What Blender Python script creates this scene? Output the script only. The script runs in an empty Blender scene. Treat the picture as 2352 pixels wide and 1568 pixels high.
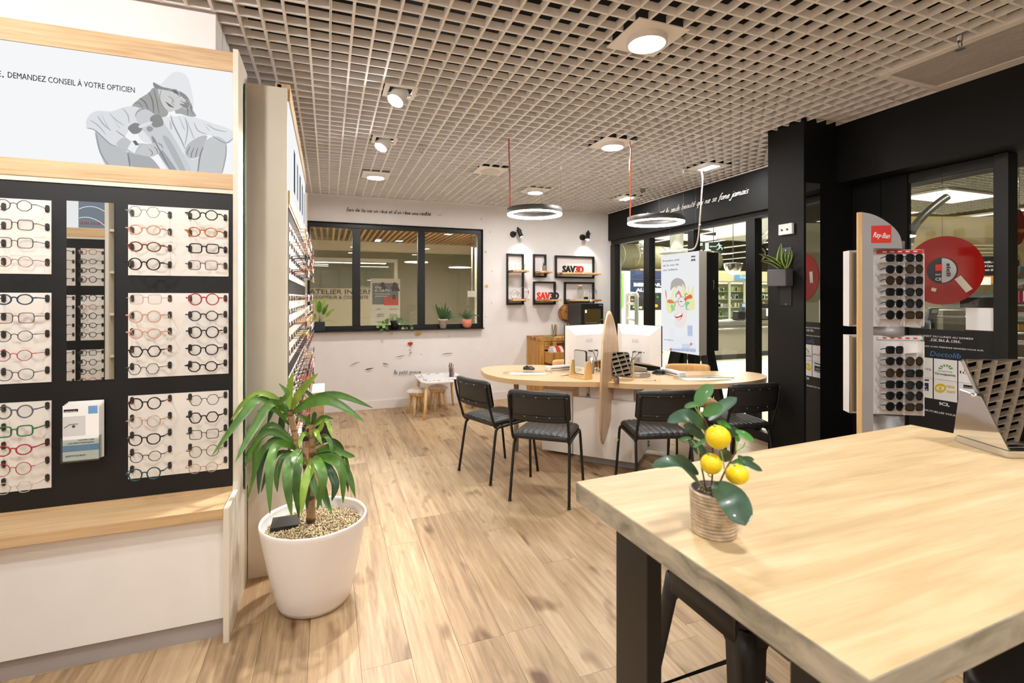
import bpy, math, random
from mathutils import Vector, Matrix, noise
random.seed(7)
C = bpy.context.scene.collection
SC = bpy.context.scene
PI = math.pi

# ---------------------------------------------------------------- camera, world, exposure
F_PX, CX, HY, CAMH = 1130.0, 1176.0, 683.0, 1.45
YAW = math.atan2(CX - 754, F_PX)
FW = (math.sin(YAW), math.cos(YAW)); RT = (math.cos(YAW), -math.sin(YAW))
cd = bpy.data.cameras.new('camera'); cam = bpy.data.objects.new('camera', cd); C.objects.link(cam)
cam.location = (0, 0, CAMH); cam.rotation_euler = (PI / 2, 0, -YAW)
cd.sensor_fit = 'HORIZONTAL'; cd.sensor_width = 36.0; cd.lens = 36.0 * F_PX / 2352.0
cd.shift_y = (HY - 784.0) / 2352.0; cd.clip_start = 0.05; cd.clip_end = 120
cd.dof.use_dof = True; cd.dof.focus_distance = 3.6; cd.dof.aperture_fstop = 5.0
SC.camera = cam
SC.view_settings.view_transform = 'Standard'; SC.view_settings.look = 'None'
SC.view_settings.gamma = 1.0; SC.view_settings.use_curve_mapping = False
SC.view_settings.exposure = 0.6
wd = bpy.data.worlds.new('world'); SC.world = wd; wd.use_nodes = True
wd.node_tree.nodes['Background'].inputs[0].default_value = (1, 0.98, 0.95, 1)
wd.node_tree.nodes['Background'].inputs[1].default_value = 0.6
LAMP = 205.0          # emission of the shop's round ceiling lamps

def area_light(name, loc, sx, sy, power, col=(1, 0.96, 0.9), rot=(0, 0, 0)):
    l = bpy.data.lights.new(name, 'AREA'); l.shape = 'RECTANGLE'; l.size = sx; l.size_y = sy; l.energy = power; l.color = col
    o = bpy.data.objects.new(name, l); C.objects.link(o); o.location = loc; o.rotation_euler = rot
    return o
def spot_light(name, loc, aim, power, ang, blend=0.5, col=(1, 0.93, 0.82), r=0.03):
    l = bpy.data.lights.new(name, 'SPOT'); l.energy = power; l.spot_size = math.radians(ang); l.spot_blend = blend; l.color = col; l.shadow_soft_size = r
    o = bpy.data.objects.new(name, l); C.objects.link(o); o.location = loc
    o.rotation_euler = (Vector(aim) - Vector(loc)).to_track_quat('-Z', 'Y').to_euler()
    return o
for k, (x, y) in enumerate([(8, 4), (8, 10), (13, 8), (13, 14), (18, 11), (6.2, 7)]):
    area_light('market_fill', (x, y, 4.1 if x > 7 else 3.9), 2.4, 1.2, 330, (1, 0.97, 0.9))  # added area lights that brighten the supermarket, without fixtures of their own
area_light('hall_fill', (0.6, 9.0, 2.45), 2.0, 0.5, 85, (1, 0.94, 0.84))  # added fill for the hall, separate from its modelled strip lamps
area_light('hall_fill', (3.2, 9.4, 2.45), 2.0, 0.5, 65, (1, 0.94, 0.84))

# ---------------------------------------------------------------- measuring helpers: where a sight line meets a real plane
def _d(u, v):
    k = (u - CX) / F_PX
    return Vector((FW[0] + RT[0] * k, FW[1] + RT[1] * k, (HY - v) / F_PX))
CAM = Vector((0, 0, CAMH))
def onX(u, v, x): D = _d(u, v); return CAM + D * (x / D.x)
def onY(u, v, y): D = _d(u, v); return CAM + D * (y / D.y)
def onZ(u, v, z): D = _d(u, v); return CAM + D * ((z - CAMH) / D.z)
def atD(u, v, dep): return CAM + _d(u, v) * dep

# ---------------------------------------------------------------- materials
def lin(h):
    h = h.lstrip('#'); c = [int(h[i:i + 2], 16) / 255 for i in (0, 2, 4)]
    return tuple(x / 12.92 if x <= 0.04045 else ((x + 0.055) / 1.055) ** 2.4 for x in c) + (1,)
_M = {}
def mat(name, col='#cccccc', rough=0.5, metal=0.0, emit=0.0, bump=0.0, bscale=200.0, var=0.0, vscale=6.0, coat=0.0, spec=0.5, trans=0.0):
    if name in _M: return _M[name]
    m = bpy.data.materials.new(name); m.use_nodes = True; nt = m.node_tree; b = nt.nodes['Principled BSDF']
    c = lin(col); b.inputs['Base Color'].default_value = c; b.inputs['Roughness'].default_value = rough
    b.inputs['Metallic'].default_value = metal; b.inputs['Specular IOR Level'].default_value = spec
    b.inputs['Coat Weight'].default_value = coat; b.inputs['Transmission Weight'].default_value = trans
    if emit: b.inputs['Emission Color'].default_value = c; b.inputs['Emission Strength'].default_value = emit
    tc = nt.nodes.new('ShaderNodeTexCoord')
    n = nt.nodes.new('ShaderNodeTexNoise'); n.inputs['Scale'].default_value = vscale; n.inputs['Detail'].default_value = 4
    nt.links.new(tc.outputs['Object'], n.inputs['Vector'])
    v = var if var else 0.02
    r = nt.nodes.new('ShaderNodeValToRGB'); r.color_ramp.elements[0].position = 0.3; r.color_ramp.elements[1].position = 0.7
    r.color_ramp.elements[0].color = tuple(x * (1 - v) for x in c[:3]) + (1,); r.color_ramp.elements[1].color = tuple(min(1, x * (1 + v)) for x in c[:3]) + (1,)
    nt.links.new(n.outputs['Fac'], r.inputs['Fac']); nt.links.new(r.outputs['Color'], b.inputs['Base Color'])
    if bump:
        n2 = nt.nodes.new('ShaderNodeTexNoise'); n2.inputs['Scale'].default_value = bscale; n2.inputs['Detail'].default_value = 3
        nt.links.new(tc.outputs['Object'], n2.inputs['Vector'])
        bp = nt.nodes.new('ShaderNodeBump'); bp.inputs['Strength'].default_value = bump; bp.inputs['Distance'].default_value = 0.002
        nt.links.new(n2.outputs['Fac'], bp.inputs['Height']); nt.links.new(bp.outputs['Normal'], b.inputs['Normal'])
    _M[name] = m; return m
def emitter(name, col, s):
    if name in _M: return _M[name]
    m = bpy.data.materials.new(name); m.use_nodes = True; nt = m.node_tree; nt.nodes.clear()
    e = nt.nodes.new('ShaderNodeEmission'); e.inputs[0].default_value = lin(col); e.inputs[1].default_value = s
    o = nt.nodes.new('ShaderNodeOutputMaterial'); nt.links.new(e.outputs[0], o.inputs[0]); _M[name] = m; return m
def pane(name, tint='#ffffff', fac=1.0, ior=1.5, rough=0.0):
    if name in _M: return _M[name]
    m = bpy.data.materials.new(name); m.use_nodes = True; nt = m.node_tree; nt.nodes.clear()
    t = nt.nodes.new('ShaderNodeBsdfTransparent'); t.inputs[0].default_value = lin(tint)
    g = nt.nodes.new('ShaderNodeBsdfGlossy'); g.inputs['Roughness'].default_value = rough
    fr = nt.nodes.new('ShaderNodeLayerWeight'); fr.inputs[0].default_value = 0.5
    pw = nt.nodes.new('ShaderNodeMath'); pw.operation = 'POWER'; pw.inputs[1].default_value = 5.0; nt.links.new(fr.outputs['Facing'], pw.inputs[0])
    mu = nt.nodes.new('ShaderNodeMath'); mu.operation = 'MULTIPLY_ADD'; mu.inputs[1].default_value = 0.9; mu.inputs[2].default_value = 0.04 * fac
    nt.links.new(pw.outputs[0], mu.inputs[0])
    mx = nt.nodes.new('ShaderNodeMixShader'); nt.links.new(mu.outputs[0], mx.inputs[0]); nt.links.new(t.outputs[0], mx.inputs[1]); nt.links.new(g.outputs[0], mx.inputs[2])
    o = nt.nodes.new('ShaderNodeOutputMaterial'); nt.links.new(mx.outputs[0], o.inputs[0]); _M[name] = m; return m
def wood(name, cols, scale=(40, 2.2, 40), rough=0.45, rnd=True, bump=0.15, rings=0.25, coat=0.0, knots=0.0, spec=0.4, spread=0.0, pv=0.22):
    """cols: dark, mid, light; grain runs along the axis whose scale is small"""
    if name in _M: return _M[name]
    m = bpy.data.materials.new(name); m.use_nodes = True; nt = m.node_tree; N = nt.nodes; L = nt.links; b = N['Principled BSDF']
    tc = N.new('ShaderNodeTexCoord'); oi = N.new('ShaderNodeObjectInfo')
    ad = N.new('ShaderNodeVectorMath'); ad.operation = 'ADD'; L.new(tc.outputs['Object'], ad.inputs[0])
    if rnd:
        sc = N.new('ShaderNodeVectorMath'); sc.operation = 'SCALE'; sc.inputs[0].default_value = (7.3, 19.1, 3.7); L.new(oi.outputs['Random'], sc.inputs['Scale'])
        L.new(sc.outputs[0], ad.inputs[1])
    else: ad.inputs[1].default_value = (0, 0, 0)
    mp = N.new('ShaderNodeMapping'); mp.inputs['Scale'].default_value = scale; L.new(ad.outputs[0], mp.inputs['Vector'])
    n1 = N.new('ShaderNodeTexNoise'); n1.inputs['Scale'].default_value = 1.0; n1.inputs['Detail'].default_value = 6; n1.inputs['Roughness'].default_value = 0.62; n1.inputs['Distortion'].default_value = 0.6
    L.new(mp.outputs[0], n1.inputs['Vector'])
    mp2 = N.new('ShaderNodeMapping'); mp2.inputs['Scale'].default_value = tuple(s * 0.22 for s in scale); L.new(ad.outputs[0], mp2.inputs['Vector'])
    n2 = N.new('ShaderNodeTexNoise'); n2.inputs['Scale'].default_value = 1.0; n2.inputs['Detail'].default_value = 3; n2.inputs['Distortion'].default_value = 1.2
    L.new(mp2.outputs[0], n2.inputs['Vector'])
    mm = N.new('ShaderNodeMath'); mm.operation = 'MULTIPLY'; mm.inputs[1].default_value = 14.0; L.new(n2.outputs['Fac'], mm.inputs[0])
    sn = N.new('ShaderNodeMath'); sn.operation = 'SINE'; L.new(mm.outputs[0], sn.inputs[0])
    mr = N.new('ShaderNodeMath'); mr.operation = 'MULTIPLY'; mr.inputs[1].default_value = rings * 0.5; L.new(sn.outputs[0], mr.inputs[0])
    s1 = N.new('ShaderNodeMath'); s1.operation = 'ADD'; L.new(n1.outputs['Fac'], s1.inputs[0]); L.new(mr.outputs[0], s1.inputs[1])
    if rnd:
        m3 = N.new('ShaderNodeMath'); m3.operation = 'MULTIPLY_ADD'; m3.inputs[1].default_value = pv; m3.inputs[2].default_value = -pv / 2; L.new(oi.outputs['Random'], m3.inputs[0])
        s2 = N.new('ShaderNodeMath'); s2.operation = 'ADD'; L.new(s1.outputs[0], s2.inputs[0]); L.new(m3.outputs[0], s2.inputs[1])
    else: s2 = s1
    r = N.new('ShaderNodeValToRGB'); e = r.color_ramp.elements; e[0].position = 0.25 - spread; e[0].color = lin(cols[0]); e[1].position = 0.72 + spread; e[1].color = lin(cols[2])
    x = e.new(0.48); x.color = lin(cols[1]); L.new(s2.outputs[0], r.inputs['Fac'])
    out = r.outputs['Color']
    if knots:
        vo = N.new('ShaderNodeTexNoise'); mpk = N.new('ShaderNodeMapping'); mpk.inputs['Scale'].default_value = (9, 3.2, 9); L.new(ad.outputs[0], mpk.inputs['Vector']); L.new(mpk.outputs[0], vo.inputs['Vector']); vo.inputs['Scale'].default_value = 1.0; vo.inputs['Detail'].default_value = 2
        rk = N.new('ShaderNodeValToRGB'); rk.color_ramp.elements[0].position = 0.62; rk.color_ramp.elements[0].color = (0, 0, 0, 1); rk.color_ramp.elements[1].position = 0.76; rk.color_ramp.elements[1].color = (knots,) * 3 + (1,)
        L.new(vo.outputs['Fac'], rk.inputs['Fac'])
        mx = N.new('ShaderNodeMix'); mx.data_type = 'RGBA'; mx.blend_type = 'MULTIPLY'; L.new(rk.outputs['Color'], mx.inputs['Factor']); L.new(out, mx.inputs['A']); mx.inputs['B'].default_value = lin('#8a6a48'); out = mx.outputs['Result']
    L.new(out, b.inputs['Base Color'])
    b.inputs['Roughness'].default_value = rough; b.inputs['Coat Weight'].default_value = coat; b.inputs['Specular IOR Level'].default_value = spec
    bp = N.new('ShaderNodeBump'); bp.inputs['Strength'].default_value = bump; bp.inputs['Distance'].default_value = 0.002
    L.new(n1.outputs['Fac'], bp.inputs['Height']); L.new(bp.outputs['Normal'], b.inputs['Normal'])
    _M[name] = m; return m

M_WALL = mat('wall_paint', '#e4dedb', 0.9, bump=0.05)
M_CREAM = mat('cream_laminate', '#ddd3c2', 0.45, bump=0.02)
M_WHITE = mat('white_laminate', '#eae6e2', 0.4)
M_GRID = mat('ceiling_grid_paint', '#faf7f5', 0.6)
M_BLACKP = mat('black_panel', '#060505', 0.55, bump=0.05, bscale=400)
M_BLACKW = mat('black_wall_paint', '#0b0a09', 0.6, bump=0.04, spec=0.3)
M_BLKMET = mat('black_metal', '#090807', 0.45, bump=0.03)
M_BLKPL = mat('black_plastic', '#141312', 0.35)
M_PLENUM = mat('plenum_dark', '#0c0a09', 0.9)
M_OAK = wood('light_oak', ('#b08c62', '#c9a77c', '#d6b78e'), (2.5, 30, 60), 0.45, False, 0.08, 0.12)
M_OAKY = wood('light_oak_y', ('#b08c62', '#c9a77c', '#d6b78e'), (30, 2.5, 60), 0.45, False, 0.08, 0.12)
M_FLOOR = wood('plank_oak', ('#7f664b', '#a98c6a', '#c2a784'), (46, 3.0, 30), 0.45, True, 0.12, 0.16, knots=0.9, spec=0.45, spread=0.10, pv=0.34)
M_TABLE = wood('table_mango', ('#b3986e', '#c8ab7f', '#d5bd94'), (2.6, 30, 26), 0.5, False, 0.12, 0.10, coat=0.0)
M_TEDGE = wood('table_edge', ('#756d60', '#a59c88', '#c4b9a2'), (7, 12, 30), 0.6, False, 0.4, 0.2)
M_DESK = mat('desk_maple', '#d9b78c', 0.34, bump=0.04, bscale=300, var=0.03)
M_RUST = wood('rustic_pine', ('#7a4c1e', '#a8732f', '#c08d48'), (22, 22, 2.2), 0.6, True, 0.3, 0.5, knots=0.9)
M_LIVE = wood('live_edge', ('#7d4520', '#b9804a', '#e0c08c'), (3.0, 12, 30), 0.5, True, 0.1, 0.5)
M_SLAT = wood('slat_wood', ('#a87f50', '#c69c68', '#d8b384'), (30, 2, 30), 0.5, True, 0.1, 0.2)
M_BAMBOO = wood('bamboo', ('#caa265', '#dfbb80', '#ecd09c'), (40, 40, 4), 0.4, False, 0.05, 0.1)
M_CHROME = mat('chrome', '#d8d8d8', 0.06, 1.0)
M_SILVER = mat('brushed_silver', '#b9b7b3', 0.3, 0.9)
M_GREYP = mat('grey_plastic', '#9d9a96', 0.5)
M_MIRROR = mat('mirror_silver', '#f0f2f0', 0.01, 1.0, var=0.001)
M_GLASS = pane('clear_glass', '#f4f6f2', 1.0)
M_LENS = pane('lens_glass', '#f6f7f7', 0.8)
M_JAR = pane('jar_glass', '#eef2f0', 1.6)
M_LED = emitter('led_diffuser', '#fcfbf9', LAMP)
M_RING = emitter('ring_led', '#fffaf4', 26.0)
M_LEATHER = mat('black_leather', '#1e1b1a', 0.42, bump=0.35, bscale=90, var=0.25, vscale=9)
M_TAN = mat('tan_leather', '#d9a566', 0.45, bump=0.3, bscale=90, var=0.1)
M_GREEN = mat('leaf_green', '#4c7228', 0.38, var=0.35, vscale=14, bump=0.1, bscale=60)
M_DGREEN = mat('leaf_dark_green', '#31502a', 0.35, var=0.3, vscale=12)
M_LGREEN = mat('leaf_light_green', '#86a23c', 0.4, var=0.25, vscale=14)
M_SOIL = mat('potting_soil', '#2b2018', 0.95)
M_PAPER = mat('white_paper', '#f3f1ee', 0.7)
M_RED = mat('signal_red', '#d8281d', 0.4)
M_STEEL = mat('steel_wire', '#8c8a88', 0.3, 0.9)

# ---------------------------------------------------------------- mesh builder
class MB:
    def __init__(s): s.v = []; s.f = []; s.sm = []
    def _add(s, vs, fs, smooth=False):
        o = len(s.v); s.v += [tuple(p) for p in vs]; s.f += [tuple(i + o for i in f) for f in fs]; s.sm += [smooth] * len(fs); return s
    def box(s, a, b, R=None, c=None):
        x0, y0, z0 = a; x1, y1, z1 = b
        vs = [Vector(p) for p in ((x0, y0, z0), (x1, y0, z0), (x1, y1, z0), (x0, y1, z0), (x0, y0, z1), (x1, y0, z1), (x1, y1, z1), (x0, y1, z1))]
        if R is not None:
            c = Vector(c or (0, 0, 0)); vs = [R @ (p - c) + c for p in vs]
        return s._add(vs, [(0, 3, 2, 1), (4, 5, 6, 7), (0, 1, 5, 4), (1, 2, 6, 5), (2, 3, 7, 6), (3, 0, 4, 7)])
    def prism(s, poly, z0, z1, smooth=False):
        n = len(poly); vs = [(x, y, z0) for x, y in poly] + [(x, y, z1) for x, y in poly]
        s._add(vs, [tuple(reversed(range(n))), tuple(range(n, 2 * n))]); o = len(s.v) - 2 * n
        for i in range(n): s.f.append((o + i, o + (i + 1) % n, o + n + (i + 1) % n, o + n + i)); s.sm.append(smooth)
        return s
    def sheet(s, pts, off):
        """planar outline pts (3D) extruded by vector off"""
        n = len(pts); off = Vector(off); p = [Vector(q) for q in pts]
        o = len(s.v); s.v += [tuple(q) for q in p] + [tuple(q + off) for q in p]
        s.f += [tuple(o + i for i in reversed(range(n))), tuple(o + n + i for i in range(n))] + [(o + i, o + (i + 1) % n, o + n + (i + 1) % n, o + n + i) for i in range(n)]
        s.sm += [False] * (n + 2); return s
    def poly(s, pts): o = len(s.v); s.v += [tuple(p) for p in pts]; s.f.append(tuple(range(o, o + len(pts)))); s.sm.append(False); return s
    def cyl(s, a, b, r, r2=None, n=16, caps=True):
        a = Vector(a); b = Vector(b); r2 = r if r2 is None else r2; d = (b - a).normalized()
        e = Vector((0, 0, 1)) if abs(d.z) < 0.9 else Vector((1, 0, 0)); p = d.cross(e).normalized(); q = d.cross(p)
        A = [a + (p * math.cos(t) + q * math.sin(t)) * r for t in [2 * PI * i / n for i in range(n)]]; Bq = [b + (p * math.cos(t) + q * math.sin(t)) * r2 for t in [2 * PI * i / n for i in range(n)]]
        o = len(s.v); s.v += [tuple(x) for x in A + Bq]
        for i in range(n): s.f.append((o + i, o + n + i, o + n + (i + 1) % n, o + (i + 1) % n)); s.sm.append(True)
        if caps: s.f.append(tuple(o + i for i in range(n))); s.f.append(tuple(o + n + i for i in reversed(range(n)))); s.sm += [False, False]
        return s
    def tube(s, pts, r, n=8, closed=False, rs=None):
        P = [Vector(p) for p in pts]; m = len(P); o = len(s.v); up = None
        for i, p in enumerate(P):
            if closed: t = P[(i + 1) % m] - P[i - 1]
            else: t = P[min(i + 1, m - 1)] - P[max(i - 1, 0)]
            t.normalize()
            if up is None: e = Vector((0, 0, 1)) if abs(t.z) < 0.9 else Vector((1, 0, 0)); up = t.cross(e).normalized()
            else:
                up = up - t * up.dot(t)
                up.normalize()
            w = t.cross(up); rr = rs[i] if rs else r
            for k in range(n): a = 2 * PI * k / n; s.v.append(tuple(p + (up * math.cos(a) + w * math.sin(a)) * rr))
        for i in range(m if closed else m - 1):
            j = (i + 1) % m
            for k in range(n): s.f.append((o + i * n + k, o + i * n + (k + 1) % n, o + j * n + (k + 1) % n, o + j * n + k)); s.sm.append(True)
        if not closed: s.f.append(tuple(o + k for k in reversed(range(n)))); s.f.append(tuple(o + (m - 1) * n + k for k in range(n))); s.sm += [False, False]
        return s
    def lathe(s, prof, c=(0, 0, 0), n=32, ax=1.0, ay=1.0, smooth=True, caps=True):
        o = len(s.v); m = len(prof)
        for r, z in prof:
            for k in range(n): a = 2 * PI * k / n; s.v.append((c[0] + r * ax * math.cos(a), c[1] + r * ay * math.sin(a), c[2] + z))
        for i in range(m - 1):
            for k in range(n): s.f.append((o + i * n + k, o + i * n + (k + 1) % n, o + (i + 1) * n + (k + 1) % n, o + (i + 1) * n + k)); s.sm.append(smooth)
        if caps: s.f.append(tuple(o + k for k in reversed(range(n)))); s.f.append(tuple(o + (m - 1) * n + k for k in range(n))); s.sm += [False, False]
        return s
    def ball(s, c, r, sx=1, sy=1, sz=1, n=14, m=9):
        pr = [(math.sin(PI * i / m) * r, -math.cos(PI * i / m) * r) for i in range(m + 1)]; pr[0] = (r * 0.02, -r); pr[-1] = (r * 0.02, r)
        return s.lathe([(a, b * sz) for a, b in pr], c, n, sx, sy)
    def grid(s, rows, smooth=True):
        o = len(s.v); m = len(rows); n = len(rows[0])
        for r in rows: s.v += [tuple(p) for p in r]
        for i in range(m - 1):
            for j in range(n - 1): s.f.append((o + i * n + j, o + i * n + j + 1, o + (i + 1) * n + j + 1, o + (i + 1) * n + j)); s.sm.append(smooth)
        return s
    def mesh(s, name, m):
        me = bpy.data.meshes.new(name); me.from_pydata(s.v, [], s.f); me.polygons.foreach_set('use_smooth', s.sm)
        for k in (m if isinstance(m, (list, tuple)) else [m]): me.materials.append(k)
        me.validate(); me.update(); return me

def obj(name, mb, m, parent=None, bevel=0.0, label=None, kind=None, solid=0.0, subd=0, rot=None, loc=None):
    """one mesh object; mb in world coordinates when the parent Empty is not turned (its place is subtracted), else local ones"""
    me = mb.mesh(name, m) if isinstance(mb, MB) else mb
    o = bpy.data.objects.new(name, me); C.objects.link(o)
    if parent is not None:
        o.parent = parent
        if parent.get('_world'): o.matrix_parent_inverse = Matrix.Translation(-Vector(parent['_world']))
    if loc: o.location = loc
    if rot: o.rotation_euler = rot
    if solid: md = o.modifiers.new('solid', 'SOLIDIFY'); md.thickness = solid; md.offset = 0
    if subd: md = o.modifiers.new('sub', 'SUBSURF'); md.levels = subd; md.render_levels = subd
    if bevel: md = o.modifiers.new('bevel', 'BEVEL'); md.width = bevel; md.segments = 2; md.limit_method = 'ANGLE'; md.angle_limit = 0.7
    if label: o['label'] = label
    if kind: o['kind'] = kind
    return o
def thing(name, label, cat, loc=(0, 0, 0), rotz=0.0, group=None, world=True):
    o = bpy.data.objects.new(name, None); C.objects.link(o); o.location = loc; o.rotation_euler = (0, 0, rotz); o.empty_display_size = 0.05
    o['label'] = label; o['category'] = cat
    if group: o['group'] = group
    if world: o['_world'] = tuple(loc)
    return o
def tag(o, label, cat, group=None):
    o['label'] = label; o['category'] = cat
    if group: o['group'] = group
    return o
def struct(name, mb, m, parent=None, **k):
    o = obj(name, mb, m, parent, **k)
    if parent is None: o['kind'] = 'structure'
    return o
_kids = {}
def dup(root, loc, rotz=0.0, label=None, group=None, mats=None):
    r = root.copy(); C.objects.link(r); r.location = loc; r.rotation_euler = (0, 0, rotz)
    if label: r['label'] = label
    if group: r['group'] = group
    if root.name not in _kids: _kids[root.name] = [(c, list(c.children)) for c in root.children]
    for ch, gs in _kids[root.name]:
        c = ch.copy(); C.objects.link(c); c.parent = r
        for g in gs: d = g.copy(); C.objects.link(d); d.parent = c
    return r
def text(body, p, w, h, m, face='Y-', parent=None, name='lettering', bold=0.0, ext=0.0008, align='LEFT', shear=0.0, rot=None, label=None):
    """flat letters: p = left end of the base line, w = real width, h = cap height; face = the way they face"""
    cu = bpy.data.curves.new(name, 'FONT'); cu.body = body; cu.size = 1.0; cu.offset = bold; cu.extrude = ext / max(h, 1e-4) * 0.7; cu.shear = shear; cu.resolution_u = 2
    cu.materials.append(m); tmp = bpy.data.objects.new(name, cu); C.objects.link(tmp)
    dg = bpy.context.evaluated_depsgraph_get(); me = bpy.data.meshes.new_from_object(tmp.evaluated_get(dg)); me.name = name
    bpy.data.objects.remove(tmp); bpy.data.curves.remove(cu)
    if not me.materials: me.materials.append(m)
    o = bpy.data.objects.new(name, me); C.objects.link(o)
    bb = [Vector(b) for b in o.bound_box]; W = max(b.x for b in bb) - min(b.x for b in bb); x0 = min(b.x for b in bb)
    sx = w / max(W, 1e-4); sy = h / 0.73
    o.scale = (sx, sy, 1 * sy)
    o.rotation_euler = rot or {'Y-': (PI / 2, 0, 0), 'Y+': (PI / 2, 0, PI), 'X-': (PI / 2, 0, -PI / 2), 'X+': (PI / 2, 0, PI / 2), 'Z+': (0, 0, 0)}[face]
    o.location = Vector(p) - o.rotation_euler.to_matrix() @ Vector((x0 * sx, 0, 0))
    if parent is not None:
        o.parent = parent
        if parent.get('_world'): o.matrix_parent_inverse = Matrix.Translation(-Vector(parent['_world']))
        elif parent.type != 'EMPTY': pass
    if label: o['label'] = label
    return o
def catmull(P, k=5, closed=False):
    P = [Vector(p) for p in P]; n = len(P); out = []
    for i in range(n if closed else n - 1):
        g = (lambda j: P[j % n]) if closed else (lambda j: P[max(0, min(n - 1, j))])
        a, b, c, d = g(i - 1), g(i), g(i + 1), g(i + 2)
        for j in range(k):
            t = j / k; out.append(0.5 * ((2 * b) + (c - a) * t + (2 * a - 5 * b + 4 * c - d) * t * t + (3 * b - a - 3 * c + d) * t ** 3))
    if not closed: out.append(P[-1])
    return out

# hand-drawn letters: strokes on a grid, base line 0, x-height 1, ascender 2, descender -1
GL = {
 'a': (1.0, [[(.8,.85),(.5,1),(.15,.8),(.05,.4),(.2,.03),(.5,.1),(.75,.5),(.82,.95),(.78,.4),(.85,.03),(1.0,.1)]]),
 'b': (.95, [[(.1,2),(.1,1),(.1,.1),(.1,.6),(.4,1),(.75,.85),(.8,.4),(.6,.02),(.3,.02),(.12,.2)]]),
 'c': (.85, [[(.75,.85),(.5,1),(.15,.75),(.08,.35),(.3,.02),(.6,.05),(.8,.2)]]),
 'd': (1.0, [[(.8,.8),(.5,1),(.15,.75),(.08,.35),(.3,.02),(.6,.15),(.8,.6),(.84,2)],[(.84,2),(.82,.6),(.85,.05),(1.,.1)]]),
 'e': (.85, [[(.1,.45),(.45,.55),(.72,.8),(.5,1),(.2,.85),(.08,.4),(.25,.03),(.55,.03),(.8,.22)]]),
 'f': (.75, [[(.75,1.85),(.55,2.05),(.35,1.7),(.3,1),(.3,.3),(.25,-.5)],[(.05,1.0),(.65,1.08)]]),
 'g': (1.0, [[(.8,.85),(.5,1),(.15,.75),(.08,.4),(.3,.05),(.6,.15),(.8,.6),(.83,.95)],[(.83,.95),(.8,0),(.7,-.8),(.35,-.95),(.15,-.7)]]),
 'i': (.4, [[(.15,1),(.15,.4),(.2,.05),(.4,.1)],[(.17,1.45),(.18,1.5)]]),
 'j': (.45, [[(.25,1),(.25,0),(.1,-.8),(-.15,-.9),(-.3,-.6)],[(.27,1.45),(.28,1.5)]]),
 'l': (.5, [[(.12,.3),(.4,1.4),(.4,2),(.22,1.9),(.16,1),(.18,.2),(.32,.02),(.5,.12)]]),
 'm': (1.5, [[(.1,1),(.1,.05)],[(.1,.5),(.35,.98),(.55,.85),(.58,.05)],[(.58,.5),(.85,.98),(1.05,.85),(1.1,.3),(1.2,.03),(1.45,.12)]]),
 'n': (1.0, [[(.1,1),(.1,.05)],[(.1,.5),(.4,.98),(.62,.85),(.66,.3),(.75,.03),(.98,.12)]]),
 'p': (.95, [[(.1,1),(.1,0),(.08,-.9)],[(.1,.6),(.4,1),(.75,.85),(.8,.4),(.55,.03),(.25,.05)]]),
 'q': (1.0, [[(.8,.85),(.5,1),(.15,.75),(.08,.4),(.3,.05),(.6,.15),(.8,.6)],[(.83,1),(.8,0),(.8,-.9),(1.0,-.6)]]),
 'r': (.7, [[(.1,1),(.1,.05)],[(.1,.5),(.3,.9),(.6,.98)]]),
 's': (.75, [[(.65,.85),(.4,1),(.15,.8),(.25,.55),(.55,.4),(.6,.12),(.35,.0),(.08,.12)]]),
 't': (.65, [[(.25,1.7),(.22,.8),(.25,.15),(.4,.02),(.6,.12)],[(.02,1.12),(.55,1.2)]]),
 'u': (1.0, [[(.1,1),(.1,.3),(.3,.02),(.55,.15),(.72,.6),(.75,1)],[(.75,1),(.72,.3),(.8,.03),(1.0,.12)]]),
 'v': (.85, [[(.05,1),(.3,.05),(.45,.1),(.75,1.0)]]),
 'L': (1.2, [[(.9,1.9),(.6,2.05),(.4,1.6),(.4,.6),(.1,.1),(.0,.3),(.3,.25),(.7,.0),(1.1,.15)]]),
 "'": (.3, [[(.15,2),(.1,1.6)]]), ' ': (.7, []),
}
ACC = {'é': ('e', [[(.35,1.3),(.6,1.6)]]), 'ê': ('e', [[(.2,1.3),(.42,1.6),(.65,1.3)]]), 'à': ('a', [[(.25,1.6),(.5,1.3)]])}
def script(body, p0, p1, xh, r, m, parent, name='lettering', shear=0.1, sp=0.12):
    """handwritten line from p0 to p1 (world points on a wall), xh = x-height"""
    strokes = []; x = 0
    for ch in body:
        acc = []
        if ch in ACC: b, acc = ACC[ch]
        else: b = ch
        adv, st = GL[b]
        for s in st + acc: strokes.append([(x + px + shear * py, py) for px, py in s])
        x += adv + (sp if b != ' ' else 0)
    p0 = Vector(p0); p1 = Vector(p1); ux = (p1 - p0) / x
    cu = bpy.data.curves.new(name, 'CURVE'); cu.dimensions = '3D'; cu.bevel_depth = r; cu.bevel_resolution = 1
    for s in strokes:
        pts = [p0 + ux * q.x + Vector((0, 0, xh * q.y)) for q in catmull([(a, b, 0) for a, b in s], 4)]
        sp_ = cu.splines.new('POLY'); sp_.points.add(len(pts) - 1)
        for i, q in enumerate(pts): sp_.points[i].co = (q.x, q.y, q.z, 1)
    cu.materials.append(m); tmp = bpy.data.objects.new(name, cu); C.objects.link(tmp)
    me = bpy.data.meshes.new_from_object(tmp.evaluated_get(bpy.context.evaluated_depsgraph_get())); me.name = name
    bpy.data.objects.remove(tmp); bpy.data.curves.remove(cu)
    o = bpy.data.objects.new(name, me); C.objects.link(o)
    if parent is not None:
        o.parent = parent
        if parent.get('_world'): o.matrix_parent_inverse = Matrix.Translation(-Vector(parent['_world']))
    return o
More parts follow.
